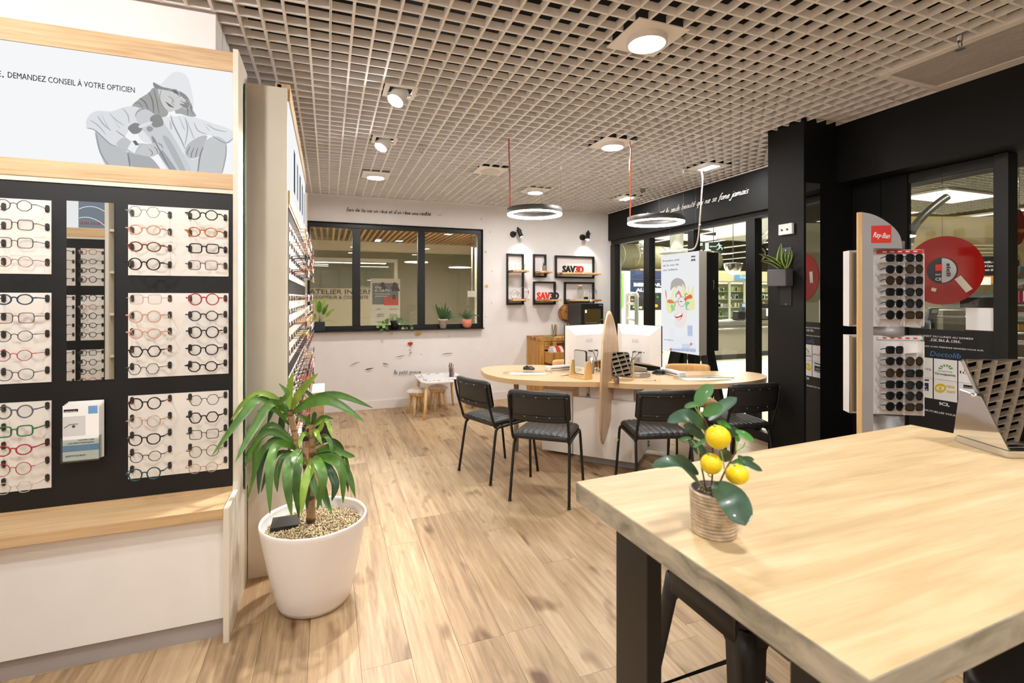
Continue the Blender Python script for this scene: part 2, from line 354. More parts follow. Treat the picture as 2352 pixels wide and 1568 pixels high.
def ordn(i): return ['first', 'second', 'third', 'fourth', 'fifth', 'sixth', 'seventh', 'eighth', 'ninth', 'tenth', 'eleventh', 'twelfth', 'thirteenth', 'fourteenth', 'fifteenth', 'sixteenth'][i]

# ================================================================ SETTING
CZ = 2.75
# ---- floor: one mesh below, planks as parts
fl = struct('floor', MB().box((-4.2, -2.9, -0.06), (4.32, 6.64, -0.012)), mat('floor_base', '#6b5238', 0.8))
PW, PLn = 0.195, 1.25
pm = MB().box((-PW / 2 + 0.0006, -PLn / 2 + 0.0006, -0.012), (PW / 2 - 0.0006, PLn / 2 - 0.0006, 0.0)).mesh('plank', M_FLOOR)
off = {0: 1.995, 1: 2.94, 2: 3.245, 3: 2.0, 4: 1.67, 5: 2.45, -1: 2.7, -2: 1.5, 6: 2.95}
k0 = int((-4.2 - 0.12) / PW) - 1
def plank(x0, x1, y0, y1):
    x0 = max(x0, -4.2); x1 = min(x1, 4.32); y0 = max(y0, -2.9); y1 = min(y1, 6.6)
    if x1 - x0 < 0.01 or y1 - y0 < 0.01: return
    o = bpy.data.objects.new('plank', pm); C.objects.link(o); o.parent = fl
    o.location = ((x0 + x1) / 2, (y0 + y1) / 2, 0); o.scale = ((x1 - x0) / PW, (y1 - y0) / PLn, 1)
rest = MB()
for k in range(-22, 22):
    x0 = 0.12 + k * PW; s = off.get(k, (k * 0.4321) % 1.25); y = s - 1.25 * 5
    while y < 6.7:
        vis = (x0 > -1.6 and y > 0.6)
        if vis: plank(x0, x0 + PW, y, y + PLn)
        else:
            a = (max(x0, -4.2) + 0.0006, max(y, -2.9) + 0.0006, -0.012); b = (min(x0 + PW, 4.32) - 0.0006, min(y + PLn, 6.6) - 0.0006, 0)
            if b[0] - a[0] > 0.01 and b[1] - a[1] > 0.01: rest.box(a, b)
        y += PLn
obj('plank_field', rest, M_FLOOR, fl, kind='stuff')

# ---- open-cell ceiling: tiles of 6 x 6 cells hung under a dark plenum
ce = struct('ceiling', MB().box((-4.3, -2.9, 3.25), (4.32, 6.75, 3.3)), M_PLENUM)
T = 0.6; g = MB(); bw = 0.006
for i in range(7):
    w_ = bw if 0 < i < 6 else bw * 0.5
    p = -T / 2 + i * 0.1
    a, b = max(p - w_, -T / 2 + 0.0008), min(p + w_, T / 2 - 0.0008)
    if i == 0: b += bw * 0.4
    if i == 6: a -= bw * 0.4
    g.box((a, -T / 2 + 0.0008, 0), (b, T / 2 - 0.0008, 0.036)); g.box((-T / 2 + 0.0008, a, 0.0004), (T / 2 - 0.0008, b, 0.0356))
gm = g.mesh('grid_tile', M_GRID)
GX0, GY0 = 0.01, 0.065
def tile(mesh, cx, cy, x0, x1, y0, y1):
    pass
# lamp plates sit in the grid: plate (x0, x1, y0, y1)
plates = [(1.355, 1.645, 1.935, 2.225, 'panel'), (0.325, 0.525, 3.065, 3.265, 'gimbal'), (0.335, 0.535, 4.085, 4.285, 'gimbal'), (0.335, 0.61, 5.265, 5.565, 'panel'),
          ]
for (u, v, kind, s) in ((1410, 325, 'panel', .3), (1219, 434, 'panel', .3), (1627, 380, 'slot', .3), (1433, 452, 'slot', .3), (1109, 388, 'speaker', .3)):
    p = onZ(u, v, CZ); cx = round((p.x - GX0) / 0.1) * 0.1 + GX0; cy = round((p.y - GY0) / 0.1) * 0.1 + GY0
    if s == .3: cx += 0.05; cy += 0.05
    plates.append((cx - s / 2, cx + s / 2, cy - s / 2, cy + s / 2, kind))
hid = [(-1.3, 1.2), (-1.3, -0.6), (0.6, 0.3), (2.4, 0.5), (0.6, -1.4), (2.4, -1.4), (-2.9, 1.2), (-2.9, -0.6), (-1.3, -2.0)]  # unseen lamps added behind the camera to brighten the room
wash = [(-.75, 1.45), (-1.65, 1.45)]
for x, y in wash: plates.append((x - .1, x + .1, y - .1, y + .1, 'wash'))
for x, y in hid: plates.append((x - .15, x + .15, y - .15, y + .15, 'panel'))
def cuts(x0, x1, y0, y1):
    return [p for p in plates if p[0] < x1 - 0.01 and p[1] > x0 + 0.01 and p[2] < y1 - 0.01 and p[3] > y0 + 0.01]
BLK = [(-9, -0.485, 2.575, 9.9), (3.275, 9.9, 2.64, 2.96), (3.615, 9.9, -9, 2.7), (4.06, 9.9, -9, 9.9)]
vent = (3.02, 3.60, 0.75, 1.95)
def blocked(x, y): return any(a < x < b and c < y < d for a, b, c, d in BLK)
def custom(x0, y0):
    """a tile that is trimmed round walls, columns, lamp plates"""
    m = MB(); ps = cuts(x0, x0 + T, y0, y0 + T)
    def hit(x, y):
        return blocked(x, y) or not (-4.2 < x < 4.06) or not (-2.85 < y < 6.615) or any(p[0] - 0.001 < x < p[1] + 0.001 and p[2] - 0.001 < y < p[3] + 0.001 for p in ps) or (vent[0] < x < vent[1] and vent[2] < y < vent[3])
    N = 60; st = T / N
    for i in range(7):
        for ax in (0, 1):
            run = None
            for j in range(N + 1):
                q = j * st + st / 2; P = (x0 + i * 0.1, y0 + q) if ax == 0 else (x0 + q, y0 + i * 0.1)
                on = j < N and not hit(*P)
                if on and run is None: run = j
                if not on and run is not None:
                    a, b = run * st, j * st
                    lo = i * 0.1 - bw; hi = i * 0.1 + bw
                    if i == 0: lo = 0.0008
                    if i == 6: hi = T - 0.0008
                    if ax == 0: m.box((x0 + lo, y0 + a, CZ), (x0 + hi, y0 + b, CZ + 0.036))
                    else: m.box((x0 + a, y0 + lo, CZ + 0.0004), (x0 + b, y0 + hi, CZ + 0.0356))
                    run = None
    if m.v: obj('grid_tile', m, M_GRID, ce)
i0 = int((-4.2 - GX0) / T) - 1
for i in range(i0, 8):
    for j in range(-6, 12):
        x0 = GX0 + i * T; y0 = GY0 + j * T
        if x0 > 4.06 or x0 + T < -4.2 or y0 > 6.6 or y0 + T < -2.85: continue
        cor = [(x0 + a * T / 4, y0 + b * T / 4) for a in range(5) for b in range(5)]
        if all(blocked(*q) for q in cor): continue
        if any(blocked(*q) for q in cor) or cuts(x0, x0 + T, y0, y0 + T) or x0 + T > 4.05 or x0 < -4.2 or y0 + T > 6.61 or y0 < -2.85 or (x0 < vent[1] and x0 + T > vent[0] and y0 < vent[3] and y0 + T > vent[2]):
            custom(x0, y0)
        else:
            o = bpy.data.objects.new('grid_tile', gm); C.objects.link(o); o.parent = ce; o.location = (x0 + T / 2, y0 + T / 2, CZ)
# ---- walls
WH = 3.25
wb = struct('wall_back', MB().box((-0.6, 6.615, 0), (-0.27, 6.715, WH)).box((-0.27, 6.615, 0), (2.03, 6.715, 1.028)).box((-0.27, 6.615, 2.402), (2.03, 6.715, WH)).box((2.03, 6.615, 0), (4.3, 6.715, WH)), M_WALL)
struct('wall_left', MB().box((-0.6, 2.76, 0), (-0.486, 6.615, WH)).box((-4.3, 2.60, 2.3), (-0.486, 2.75, WH)).box((-4.3, 2.66, 0), (-0.6, 2.75, 2.3)), M_WALL)
struct('wall_near_left', MB().box((-4.3, -2.9, 0), (-4.2, 2.66, WH)), M_WALL)
struct('wall_front', MB().box((-4.3, -3.0, 0), (4.32, -2.9, WH)), M_WALL)
# black shop-front side: header, column, beam
struct('wall_right', MB().box((4.06, 2.95, 2.327), (4.31, 6.615, WH)), M_BLACKW)
struct('column_right', MB().box((3.273, 2.636, 0), (3.418, 2.95, CZ + .02)).box((3.418, 2.636, 0), (4.31, 2.95, 2.3)), M_BLACKW)
struct('beam_right', MB().box((3.418, 2.636, 2.3), (4.31, 2.95, WH)).box((3.613, -2.9, 2.316), (4.31, 2.636, WH)), M_BLACKW)
cl = struct('wall_cladding', MB().box((3.785, 2.429, 0), (3.83, 2.634, 2.312)), M_BLACKW)
obj('panel', MB().box((3.785, 2.253, 0), (3.83, 2.424, 2.312)), M_BLACKW, cl)
struct('baseboard_back', MB().box((-0.2, 6.601, 0), (4.06, 6.614, 0.115)), M_WALL, bevel=0.003)
struct('trim_1', MB().box((-0.27, 6.60, CZ - 0.012), (4.06, 6.614, CZ)), M_GRID)
struct('trim_2', MB().box((4.045, 2.95, CZ - 0.012), (4.059, 6.6, CZ)), M_GRID)
# ---- window_1: interior window in the back wall
w1 = struct('window_1', MB().box((-0.268, 6.64, 2.34), (2.028, 6.70, 2.40)).box((-0.268, 6.64, 1.03), (2.028, 6.70, 1.088)).box((-0.268, 6.64, 1.088), (-0.215, 6.70, 2.34)).box((1.968, 6.64, 1.088), (2.028, 6.70, 2.34)), M_BLKMET, bevel=0.003)
for a, b in ((0.29, 0.388), (1.13, 1.225)): obj('mullion', MB().box((a, 6.635, 1.088), (b, 6.705, 2.34)), M_BLKMET, w1, bevel=0.003)
for a, b in ((-0.215, 0.29), (0.388, 1.13), (1.225, 1.968)): obj('window_pane', MB().box((a, 6.668, 1.088), (b, 6.674, 2.34)), M_GLASS, w1)
obj('reveal', MB().box((-0.27, 6.6, 1.024), (2.03, 6.64, 1.03)).box((2.028, 6.6, 1.03), (2.032, 6.64, 2.402)).box((-0.27, 6.6, 2.400), (2.03, 6.64, 2.404)), M_BLKMET, w1)
# ---- window_2: glazed side wall towards the mall
def yat(u, x=4.15): return onX(u, 600, x).y
w2m = MB().box((4.11, 2.95, 2.26), (4.19, 6.612, 2.33)).box((4.11, 2.95, 0), (4.19, 6.612, 0.09))
w2 = struct('window_2', w2m, M_BLKMET, bevel=0.003)
zz = (0.09, 2.26)
ms = [(yat(1408), yat(1418)), (yat(1485), yat(1498)), (yat(1587), yat(1601)), (yat(1721), yat(1742))]
for a, b in ms: obj('mullion', MB().box((4.10, b, zz[0]), (4.2, a, zz[1])), M_BLKMET, w2, bevel=0.003)
ys = [6.612] + [c for ab in ms for c in ab] + [2.95]
ed = [ms[0][1], ms[1][0], ms[1][1], ms[2][0], ms[2][1], ms[3][0], ms[3][1], 2.95]
for a, b in zip(ed[::2], ed[1::2]): obj('window_pane', MB().box((4.147, b, zz[0]), (4.153, a, zz[1])), M_GLASS, w2)
# ---- window_3: shop window with the opening-hours sign, door opening, then more glass
w3 = struct('window_3', MB().box((3.79, 1.771, 2.245), (3.85, 2.25, 2.314)).box((3.79, 1.771, 0.0), (3.85, 2.25, 0.1)), M_BLKMET, bevel=0.003)
obj('mullion', MB().box((3.77, 1.70, 0), (3.87, 1.771, 2.314)), M_BLKMET, w3, bevel=0.003)
obj('window_pane', MB().box((3.80, 1.771, 0.1), (3.806, 2.25, 2.245)), M_GLASS, w3)
w4 = struct('window_4', MB().box((3.79, -2.9, 2.245), (3.85, 0.55, 2.314)).box((3.79, -2.9, 0), (3.85, 0.55, 0.1)), M_BLKMET)
for y in (-1.7, -0.55, 0.55): obj('mullion', MB().box((3.77, y - .04, 0), (3.87, y + .04, 2.314)), M_BLKMET, w4)
for a, b in ((-2.9, -1.74), (-1.66, -.59), (-.51, .51)): obj('window_pane', MB().box((3.80, a, .1), (3.806, b, 2.245)), M_GLASS, w4)

# ---- lamps in the ceiling
pi_ = 0
LBL = {0: 'large round ceiling lamp nearest the camera, above the bar table', 3: 'round ceiling lamp at left, above the back window', 4: 'round ceiling lamp between the two pendant cords', 5: 'small round ceiling lamp near the back wall'}
n_h = 0
for i, (x0, x1, y0, y1, kind) in enumerate(plates):
    cx, cy = (x0 + x1) / 2, (y0 + y1) / 2
    if kind == 'panel':
        far = i in LBL
        t = thing('ceiling_lamp', LBL.get(i, 'added unseen round ceiling lamp behind the camera'), 'ceiling lamp', (cx, cy, CZ), group=None if far else 'added unseen ceiling lamps behind the camera')
        if far: t['group'] = 'round ceiling lamps'
        r = 0.088
        obj('plate', MB().box((x0, y0, CZ - .002), (x1, y1, CZ + .004)), M_GRID, t)
        obj('lamp_rim', MB().lathe([(r + .012, 0), (r + .012, -.028), (r, -.03), (r - .002, -.022)], (cx, cy, CZ - .002), 32, caps=False), M_WHITE, t)
        obj('diffuser', MB().lathe([(0.001, -.024), (r, -.024)], (cx, cy, CZ - .002), 32, caps=False), M_LED, t)
    elif kind in ('gimbal', 'wash'):
        t = thing('spot_lamp', ('tilted white ceiling spotlight nearer the camera' if i == 1 else 'tilted white ceiling spotlight farther from the camera, above the left display' if i == 2 else 'tilted ceiling spotlight out of frame, lighting the %s part of the left display' % ('right' if cx > -1 else 'left')), 'ceiling spotlight', (cx, cy, CZ), group='tilting ceiling spotlights')
        fr = MB(); a = 0.03
        fr.box((x0, y0, CZ - .002), (x0 + a, y1, CZ + .004)).box((x1 - a, y0, CZ - .002), (x1, y1, CZ + .004)).box((x0 + a, y0, CZ - .002), (x1 - a, y0 + a, CZ + .004)).box((x0 + a, y1 - a, CZ - .002), (x1 - a, y1, CZ + .004))
        obj('plate', fr, M_GRID, t)
        ax = (Vector((-0.42, -0.28, -0.86)) if kind == 'gimbal' else Vector((0, .9, -.5))).normalized(); c = Vector((cx, cy, CZ - .005))
        obj('housing', MB().cyl(c - ax * .02, c + ax * .075, .05, n=24, caps=False).cyl(c - ax * .03, c - ax * .02, .03, n=16), M_WHITE, t)
        obj('hinge', MB().cyl(c + Vector((-.075, .02, .0)), c + Vector((.075, .02, .0)), .008, n=8), M_SILVER, t)
        obj('diffuser', MB().cyl(c + ax * .068, c + ax * .07, .047, n=24), M_LED, t)
        spot_light('spot_beam', c + ax * .09, c + ax * 2, 130 if kind == 'gimbal' else 9, 75 if kind == 'gimbal' else 125, col=(1, .97, .93), r=.045)
    elif kind == 'slot':
        t = thing('slot_lamp', ('rectangular recessed ceiling lamp above the white cable' if i == 6 else 'rectangular recessed ceiling lamp near the back corner'), 'ceiling lamp', (cx, cy, CZ), group='rectangular ceiling lamps')
        obj('plate', MB().box((x0, y0, CZ - .002), (x1, y1, CZ + .004)), M_GRID, t)
        obj('lamp_rim', MB().box((cx - .055, cy - .105, CZ - .008), (cx + .055, cy + .105, CZ - .002)), M_WHITE, t)
        obj('diffuser', MB().box((cx - .045, cy - .095, CZ - .01), (cx + .045, cy + .095, CZ - .0085)), M_LED, t)
    else:
        t = thing('ceiling_speaker', 'round white ceiling speaker on a square plate', 'speaker', (cx, cy, CZ))
        obj('plate', MB().box((x0, y0, CZ - .002), (x1, y1, CZ + .004)), M_GRID, t)
        obj('grille', MB().lathe([(.1, 0), (.1, -.008), (.09, -.012), (.001, -.012)], (cx, cy, CZ - .002), 32, caps=False), mat('grille_white', '#dcd8d4', .7, bump=.4, bscale=900), t)
# air vent
t = thing('ceiling_vent', 'grey slatted air vent in the ceiling beside the black beam', 'air vent', (3.3, 1.35, CZ))
vx0, vx1, vy0, vy1 = vent
obj('vent_frame', MB().box((vx0, vy0, CZ - .004), (vx0 + .05, vy1, CZ + .01)).box((vx1 - .09, vy0, CZ - .004), (vx1, vy1, CZ + .01)).box((vx0 + .05, vy1 - .03, CZ - .004), (vx1 - .09, vy1, CZ + .01)).box((vx0 + .05, vy0, CZ - .004), (vx1 - .09, vy0 + .03, CZ + .01)), M_GRID, t)
obj('duct_back', MB().box((vx0, vy0, CZ + .05), (vx1, vy1, CZ + .06)), mat('vent_dark', '#6e6965', .8), t)
nsl = 22; wv = (vx1 - .09 - vx0 - .05) / nsl
for k in range(nsl):
    xx = vx0 + .05 + (k + .5) * wv
    obj('slat', MB().box((xx - .004, vy0 + .03, CZ), (xx + .005, vy1 - .03, CZ + .02)), mat('vent_slat', '#c9c3be', .6), t)
# sprinklers and small ceiling fittings
for (u, v, s, lb) in ((968, 341, 1.0, 'silver sprinkler head hanging from the ceiling between spotlights and speaker'), (1473, 397, .9, 'small sprinkler head under the ceiling right of the orange cord'), (2205, 95, 1.2, 'blurred sprinkler head beside the air vent at upper right')):
    p = onZ(u, v, CZ - .02); t = thing('sprinkler', lb, 'sprinkler', tuple(p))
    obj('stem', MB().cyl(p + Vector((0, 0, .08)), p + Vector((0, 0, .0)), .009 * s, n=10), M_SILVER, t)
    obj('sprinkler_yoke', MB().tube([p + Vector((-.012, 0, 0)), p + Vector((-.016, 0, -.02)), p + Vector((0, 0, -.035)), p + Vector((.016, 0, -.02)), p + Vector((.012, 0, 0))], .003, 6), M_SILVER, t)
    obj('deflector', MB().cyl(p + Vector((0, 0, -.038)), p + Vector((0, 0, -.041)), .018 * s, n=12), M_SILVER, t)
p = onZ(1476, 437, CZ - .02); t = thing('detector', 'small dark sensor clip under the ceiling near the corner', 'sensor', tuple(p))
obj('body', MB().box(p - Vector((.03, .015, .02)), p + Vector((.03, .015, .022))), M_GREYP, t); obj('sensor_eye', MB().cyl(p - Vector((.01, 0, .02)), p - Vector((.01, 0, .03)), .01), M_BLKPL, t)

# ================================================================ EYEGLASSES
def outline(kind, w, h, n=20):
    P = []
    for i in range(n):
        a = 2 * PI * i / n; c, s = math.cos(a), math.sin(a)
        if kind == 'round': x, z = c, s
        elif kind == 'oval': x, z = c, s * 0.8
        elif kind == 'square':
            p = 0.5; x = math.copysign(abs(c) ** p, c); z = math.copysign(abs(s) ** p, s) * 0.82
        elif kind == 'panto':
            x = c * (1 + 0.06 * s); z = math.copysign(abs(s) ** 0.8, s) * (0.95 if s < 0 else 0.85)
        elif kind == 'hex':
            seg = PI / 3; m = (a % seg) - seg / 2; r = math.cos(PI / 6) / math.cos(m); r = 0.25 + 0.75 * r; x, z = c * r, s * r
        else:
            seg = PI / 4; m = ((a + PI / 8) % seg) - seg / 2; r = math.cos(PI / 8) / math.cos(m); x, z = c * r, s * r * 0.9
        P.append((x * w, z * h))
    return P
_F = {}
def frame_meshes(kind, thick):
    k = (kind, thick)
    if k in _F: return _F[k]
    r = 0.0027 if thick else 0.0015; w, h = 0.0235, 0.0245
    P = outline(kind, w, h); fm = MB(); lm = []
    for sx in (-1, 1):
        cx = sx * 0.0325
        fm.tube([(cx + sx * x, -0.088 + abs(cx + sx * x) * 0.06, z) for x, z in P], r, 6, closed=True)
        lm.append(MB().poly([(cx + sx * x, -0.0865 + abs(cx + sx * x) * 0.06, z) for x, z in (P if sx > 0 else P[::-1])]))
    fm.tube(catmull([(-0.0095, -0.088, .004), (-0.005, -0.09, .0085), (0.005, -0.09, .0085), (0.0095, -0.088, .004)], 3), r * 1.05, 6)
    for sx in (-1, 1): fm.tube([(sx * 0.0545, -0.085, .006), (sx * 0.068, -0.082, .007)], r * 1.2, 6)
    tm = []
    for sx in (-1, 1):
        tm.append(MB().tube(catmull([(sx * 0.068, -0.083, .007), (sx * 0.07, -0.04, .005), (sx * 0.07, -0.02, .002), (sx * .0705, -.0115, -.010)], 3), r * 0.9, 6))
    _F[k] = (fm, lm, tm); return _F[k]
_FM = {}
def eyeglasses(kind, thick, m, m2, label, loc, rotz, group, lens=None, lenses=True):
    fm, lm, tm = frame_meshes(kind, thick)
    t = thing('eyeglasses', label, 'eyeglasses', loc, rotz, group, world=False)
    def me(nm, mb, mt):
        key = (nm, kind, thick, mt.name)
        if key not in _FM: _FM[key] = mb.mesh(nm, mt)
        return _FM[key]
    obj('frame_front', me('frame_front', fm, m), m, t)
    if lenses:
        L = lens or M_LENS
        obj('lens', me('lens_a', lm[0], L), L, t); obj('lens', me('lens_b', lm[1], L), L, t)
    obj('temple', me('temple_a', tm[0], m2), m2, t); obj('temple', me('temple_b', tm[1], m2), m2, t)
    return t
FC = {'grey blue': '#8d9a9c', 'peach': '#cf9f86', 'tortoiseshell': '#7a3514', 'black': '#12100f', 'dark green': '#26321c', 'amber': '#b9691c', 'gold': '#b89a5a', 'pink': '#c9a79b', 'red': '#a8323a',
      'rose gold': '#c79a86', 'teal': '#0f4a52', 'brown': '#5b3a26', 'plum': '#4d2536', 'marbled grey': '#5c5e68', 'green': '#2c6a3c', 'clear': '#bdb6b2', 'dark grey': '#3a3a3c', 'blue': '#27405c'}
def fmat(n): return mat('acetate_' + n.replace(' ', '_'), FC[n], 0.22, 0.6 if n in ('gold', 'rose gold') else 0.0, var=0.5 if n in ('tortoiseshell', 'marbled grey', 'amber') else 0.02, vscale=160)

# ================================================================ WALL DISPLAYS
M_BOARD = mat('acrylic_board', '#e9e2d9', 0.35)
M_LBOX = emitter('lightbox_white', '#f3f4f5', 0.68)
M_PILL = mat('holder_rubber', '#2e2a26', 0.5)
def pillm():
    m = MB(); n = 8; P = []
    for i in range(2 * n + 2):
        a = PI * i / n if i <= n else PI * (i - 1) / n
        P.append((0.007 * math.cos(a), (0.0085 if a <= PI + 1e-6 and i <= n else -0.0085) + 0.007 * math.sin(a)))
    m.sheet([(x, -0.004, z) for x, z in P], (0, -0.006, 0)); return m
PILL = pillm().mesh('eyeglass_holder', M_PILL)
def display(name, label, loc, rotz, x0, x1, boards, mirrors=(), right_side=True, bench=True, seg=None):
    t = thing(name, label, 'display cabinet', loc, rotz, world=False)
    obj('carcass', MB().box((x0, 0.03, 0.0), (x1, 0.05, 2.58)), M_CREAM, t)
    obj('top_band', MB().box((x0, -0.012, 2.495), (x1, 0.06, 2.585)), M_OAK, t)
    obj('lower_band', MB().box((x0, -0.012, 1.95), (x1, 0.06, 2.02)), M_OAK, t)
    obj('white_strip', MB().box((x0, -0.008, 1.93), (x1, 0.03, 1.95)), M_CREAM, t)
    lb = obj('light_box', MB().box((x0 + .002, -0.004, 2.02), (x1 - .002, 0.03, 2.495)), M_LBOX, t, label='backlit advertising panel')
    obj('black_panel', MB().box((x0, -0.002, 0.575), (x1, 0.03, 1.93)), M_BLACKP, t)
    obj('skirting_strip', MB().box((x0, -0.012, 0.545), (x1, 0.03, 0.575)), M_OAK, t)
    if bench:
        obj('bench_top', MB().box((x0, -0.24, 0.523), (x1 - .001, -0.0125, 0.5625)), M_OAK, t)
        obj('shadow_gap', MB().box((x0, -0.17, 0.508), (x1 - .001, 0, 0.522)), M_GREYP, t)
        sp = seg or [x0, x1 - .001]
        for a, b in zip(sp[:-1], sp[1:]): obj('drawer_front', MB().box((a + .0015, -0.20, 0.082), (b - .0015, 0.0, 0.507)), M_WHITE, t, bevel=.001)
        obj('plinth', MB().box((x0, -0.185, 0), (x1 - .001, 0, 0.081)), mat('plinth_grey', '#a39c98', .5), t)
    n = 0
    for bx0, bx1, z0, z1, cols, rows in boards:
        b = obj('glasses_board', MB().box((bx0, -0.006, z0), (bx1, -0.001, z1)), M_BOARD, t)
        for c in cols:
            for z in rows:
                for s in (-1, 1):
                    o = bpy.data.objects.new('holder', PILL); C.objects.link(o); o.parent = b; o.location = (c + s * 0.07, 0, z)
    for bx0, bx1, z0, z1 in mirrors: obj('mirror', MB().box((bx0, -0.006, z0), (bx1, -0.001, z1)), M_MIRROR, t)
    return t, lb
YA = 2.60
zr = lambda v: onY(391, v, YA).z
R1 = [zr(v) for v in (494, 533, 570, 608)]; R2 = [zr(v) for v in (685, 722.7, 759.7, 799, 837.4)]; R3 = [zr(v) for v in (913.4, 952.7, 991, 1029.5, 1067)]
bx = (onY(295.5, 600, YA).x, onY(525.5, 600, YA).x); lx = onY(119.5, 600, YA).x
c1 = (onY(305, 600, YA).x + onY(391, 600, YA).x) / 2; c2 = (onY(437, 600, YA).x + onY(519, 600, YA).x) / 2; c0 = (onY(11, 600, YA).x + onY(111, 600, YA).x) / 2
zb = lambda v, u=410: onY(u, v, YA).z
Z1 = (zb(633.5), zb(477)); Z2 = (zb(862.5), zb(673)); Z3 = (zb(1087), zb(902))
bdA = []
for Zs, R in ((Z1, R1), (Z2, R2), (Z3, R3)):
    bdA.append((bx[0], bx[1], Zs[0], Zs[1], (c1, c2), R)); bdA.append((lx - 0.40, lx, Zs[0], Zs[1], (c0, c0 - .2), R))
mx = (onY(154.5, 600, YA).x, onY(263.4, 600, YA).x)
dA, lbA = display('display_cabinet', 'tall optical display with lit skateboarder poster, black board and white drawer base at left', (0, YA, 0), 0, -2.35, -0.414, bdA, [(mx[0], mx[1], zb(872.5, 209), zb(464, 209))], seg=[-2.35, -1.38, -0.415])
obj('side_panel', MB().sheet([(-0.413, -0.245, 0), (-0.413, .25, 0), (-0.413, .25, 2.60), (-0.413, -0.018, 2.60), (-0.413, -0.018, 0.60), (-0.413, -.03, .563), (-0.413, -0.245, 0.563)], (0.022, 0, 0)), M_CREAM, dA, bevel=.001)
obj('side_mirror', MB().box((-0.388, .12, 0.51), (-0.381, .243, 2.50)), mat('mirror_edge_green', '#0b4a33', .1, spec=.8), dA, bevel=.001)
obj('mirror_face', MB().box((-0.381, .123, 0.513), (-0.3795, .241, 2.497)), M_MIRROR, dA)
cr = onY(250, 405, YA)
ROWCOL = {
 ('R1', 0): [('grey blue', 'hex', 0), ('peach', 'oval', 1), ('tortoiseshell', 'oval', 1), ('black', 'round', 1)],
 ('R1', 1): [('dark green', 'oct', 1), ('amber', 'oval', 1), ('black', 'square', 1), ('brown', 'square', 0)],
 ('R2', 0): [('pink', 'square', 0), ('peach', 'round', 1), ('peach', 'oval', 1), ('black', 'hex', 1), ('dark grey', 'hex', 0)],
 ('R2', 1): [('red', 'round', 1), ('dark grey', 'oct', 1), ('black', 'round', 1), ('black', 'panto', 1), ('black', 'oct', 1)],
 ('R3', 0): [('black', 'round', 1), ('rose gold', 'round', 0), ('black', 'panto', 1), ('black', 'oct', 0), ('teal', 'round', 1)],
 ('R3', 1): [('dark grey', 'hex', 0), ('black', 'hex', 1), ('black', 'square', 0), ('brown', 'round', 0), ('rose gold', 'oct', 0)],
 ('L1', 0): [('dark grey', 'oct', 0), ('plum', 'square', 0), ('dark grey', 'square', 0), ('rose gold', 'oct', 0)],
 ('L2', 0): [('blue', 'oval', 1), ('brown', 'square', 0), ('dark grey', 'oct', 0), ('red', 'oct', 0), ('dark grey', 'panto', 0)],
 ('L3', 0): [('marbled grey', 'round', 1), ('green', 'square', 1), ('red', 'oval', 1), ('red', 'round', 0), ('clear', 'hex', 0)],
}
lvl = {'1': 'top', '2': 'middle', '3': 'bottom'}
TWO = {('R1', 3, 1): 'gold', ('R2', 0, 0): 'peach', ('R3', 0, 0): 'red', ('R2', 3, 0): 'amber', ('R1', 0, 0): 'grey blue', ('L3', 3, 0): 'clear', ('R1', 0, 1): 'dark green'}
nmk = {'hex': 'hexagonal', 'oct': 'octagonal', 'square': 'square', 'oval': 'oval', 'round': 'round', 'panto': 'rounded'}
for (bd, ci), lst in ROWCOL.items():
    R = {'1': R1, '2': R2, '3': R3}[bd[1]]; cx = c0 if bd[0] == 'L' else (c1, c2)[ci]
    for i, (cn, kind, th) in enumerate(lst):
        tw = TWO.get((bd, i, ci), cn)
        side = 'left' if bd[0] == 'L' else 'right'; col = '' if bd[0] == 'L' else (', left column', ', right column')[ci]
        eyeglasses(kind, th, fmat(cn), fmat(tw), f"{cn} {nmk[kind]} eyeglasses, {ordn(i)} row of {side} {lvl[bd[1]]} board{col}", (cx + random.uniform(-.003, .003), YA, R[i] - .004), random.uniform(-.03, .03), 'eyeglasses on the left wall display')
# second column of the left boards is outside the frame for the most part and is left out

# display B along the left wall (seen edge-on), faces the room
XB = -0.203; yB0, yB1 = 2.875, 4.92
cols = [2.99 + .2 * k for k in range(9)]
bdB = []
for Zs, R in ((Z1, R1), (Z2, R2), (Z3, R3)):
    for a in range(3): bdB.append((cols[a * 3] - .1, cols[a * 3 + 2] + .1 if a < 2 else yB1 - .04, Zs[0], Zs[1], cols[a * 3:a * 3 + 3], R))
dB, lbB = display('display_cabinet', 'long optical display seen edge-on behind the white planter', (XB, 0, 0), PI / 2, yB0, yB1, bdB, bench=False)
for o in list(dB.children):
    if o.name.startswith(('top_band', 'lower_band', 'light_box')) or o.name.startswith('white_strip'): o.scale = (1, 1, 1)
obj('end_panel', MB().box((2.85, -0.0, 0), (2.873, 0.185, 2.555)), M_CREAM, dB)
obj('far_post', MB().box((yB1, -0.02, 0), (yB1 + .03, 0.06, 2.42)), M_CREAM, dB)
obj('base_box', MB().box((yB0, -0.03, 0.0), (yB1, 0.0, 0.54)), M_WHITE, dB)
for k in range(5): # dark prints on the light box
    a = 3.3 + k * .33
    obj('poster_print', MB().box((a, -.0055, 2.1 + .02 * (k % 2)), (a + .12, -.0045, 2.36)), emitter('print_%d' % (k % 3), ('#5a6068', '#9aa0a8', '#3c4046')[k % 3], .5), lbB)
allc = ['black', 'tortoiseshell', 'rose gold', 'dark grey', 'clear', 'clear', 'grey blue', 'brown', 'plum', 'pink', 'rose gold', 'gold', 'red', 'teal']; kinds = ['round', 'square', 'hex', 'panto', 'oval', 'oct']
proto = None; ri = 0
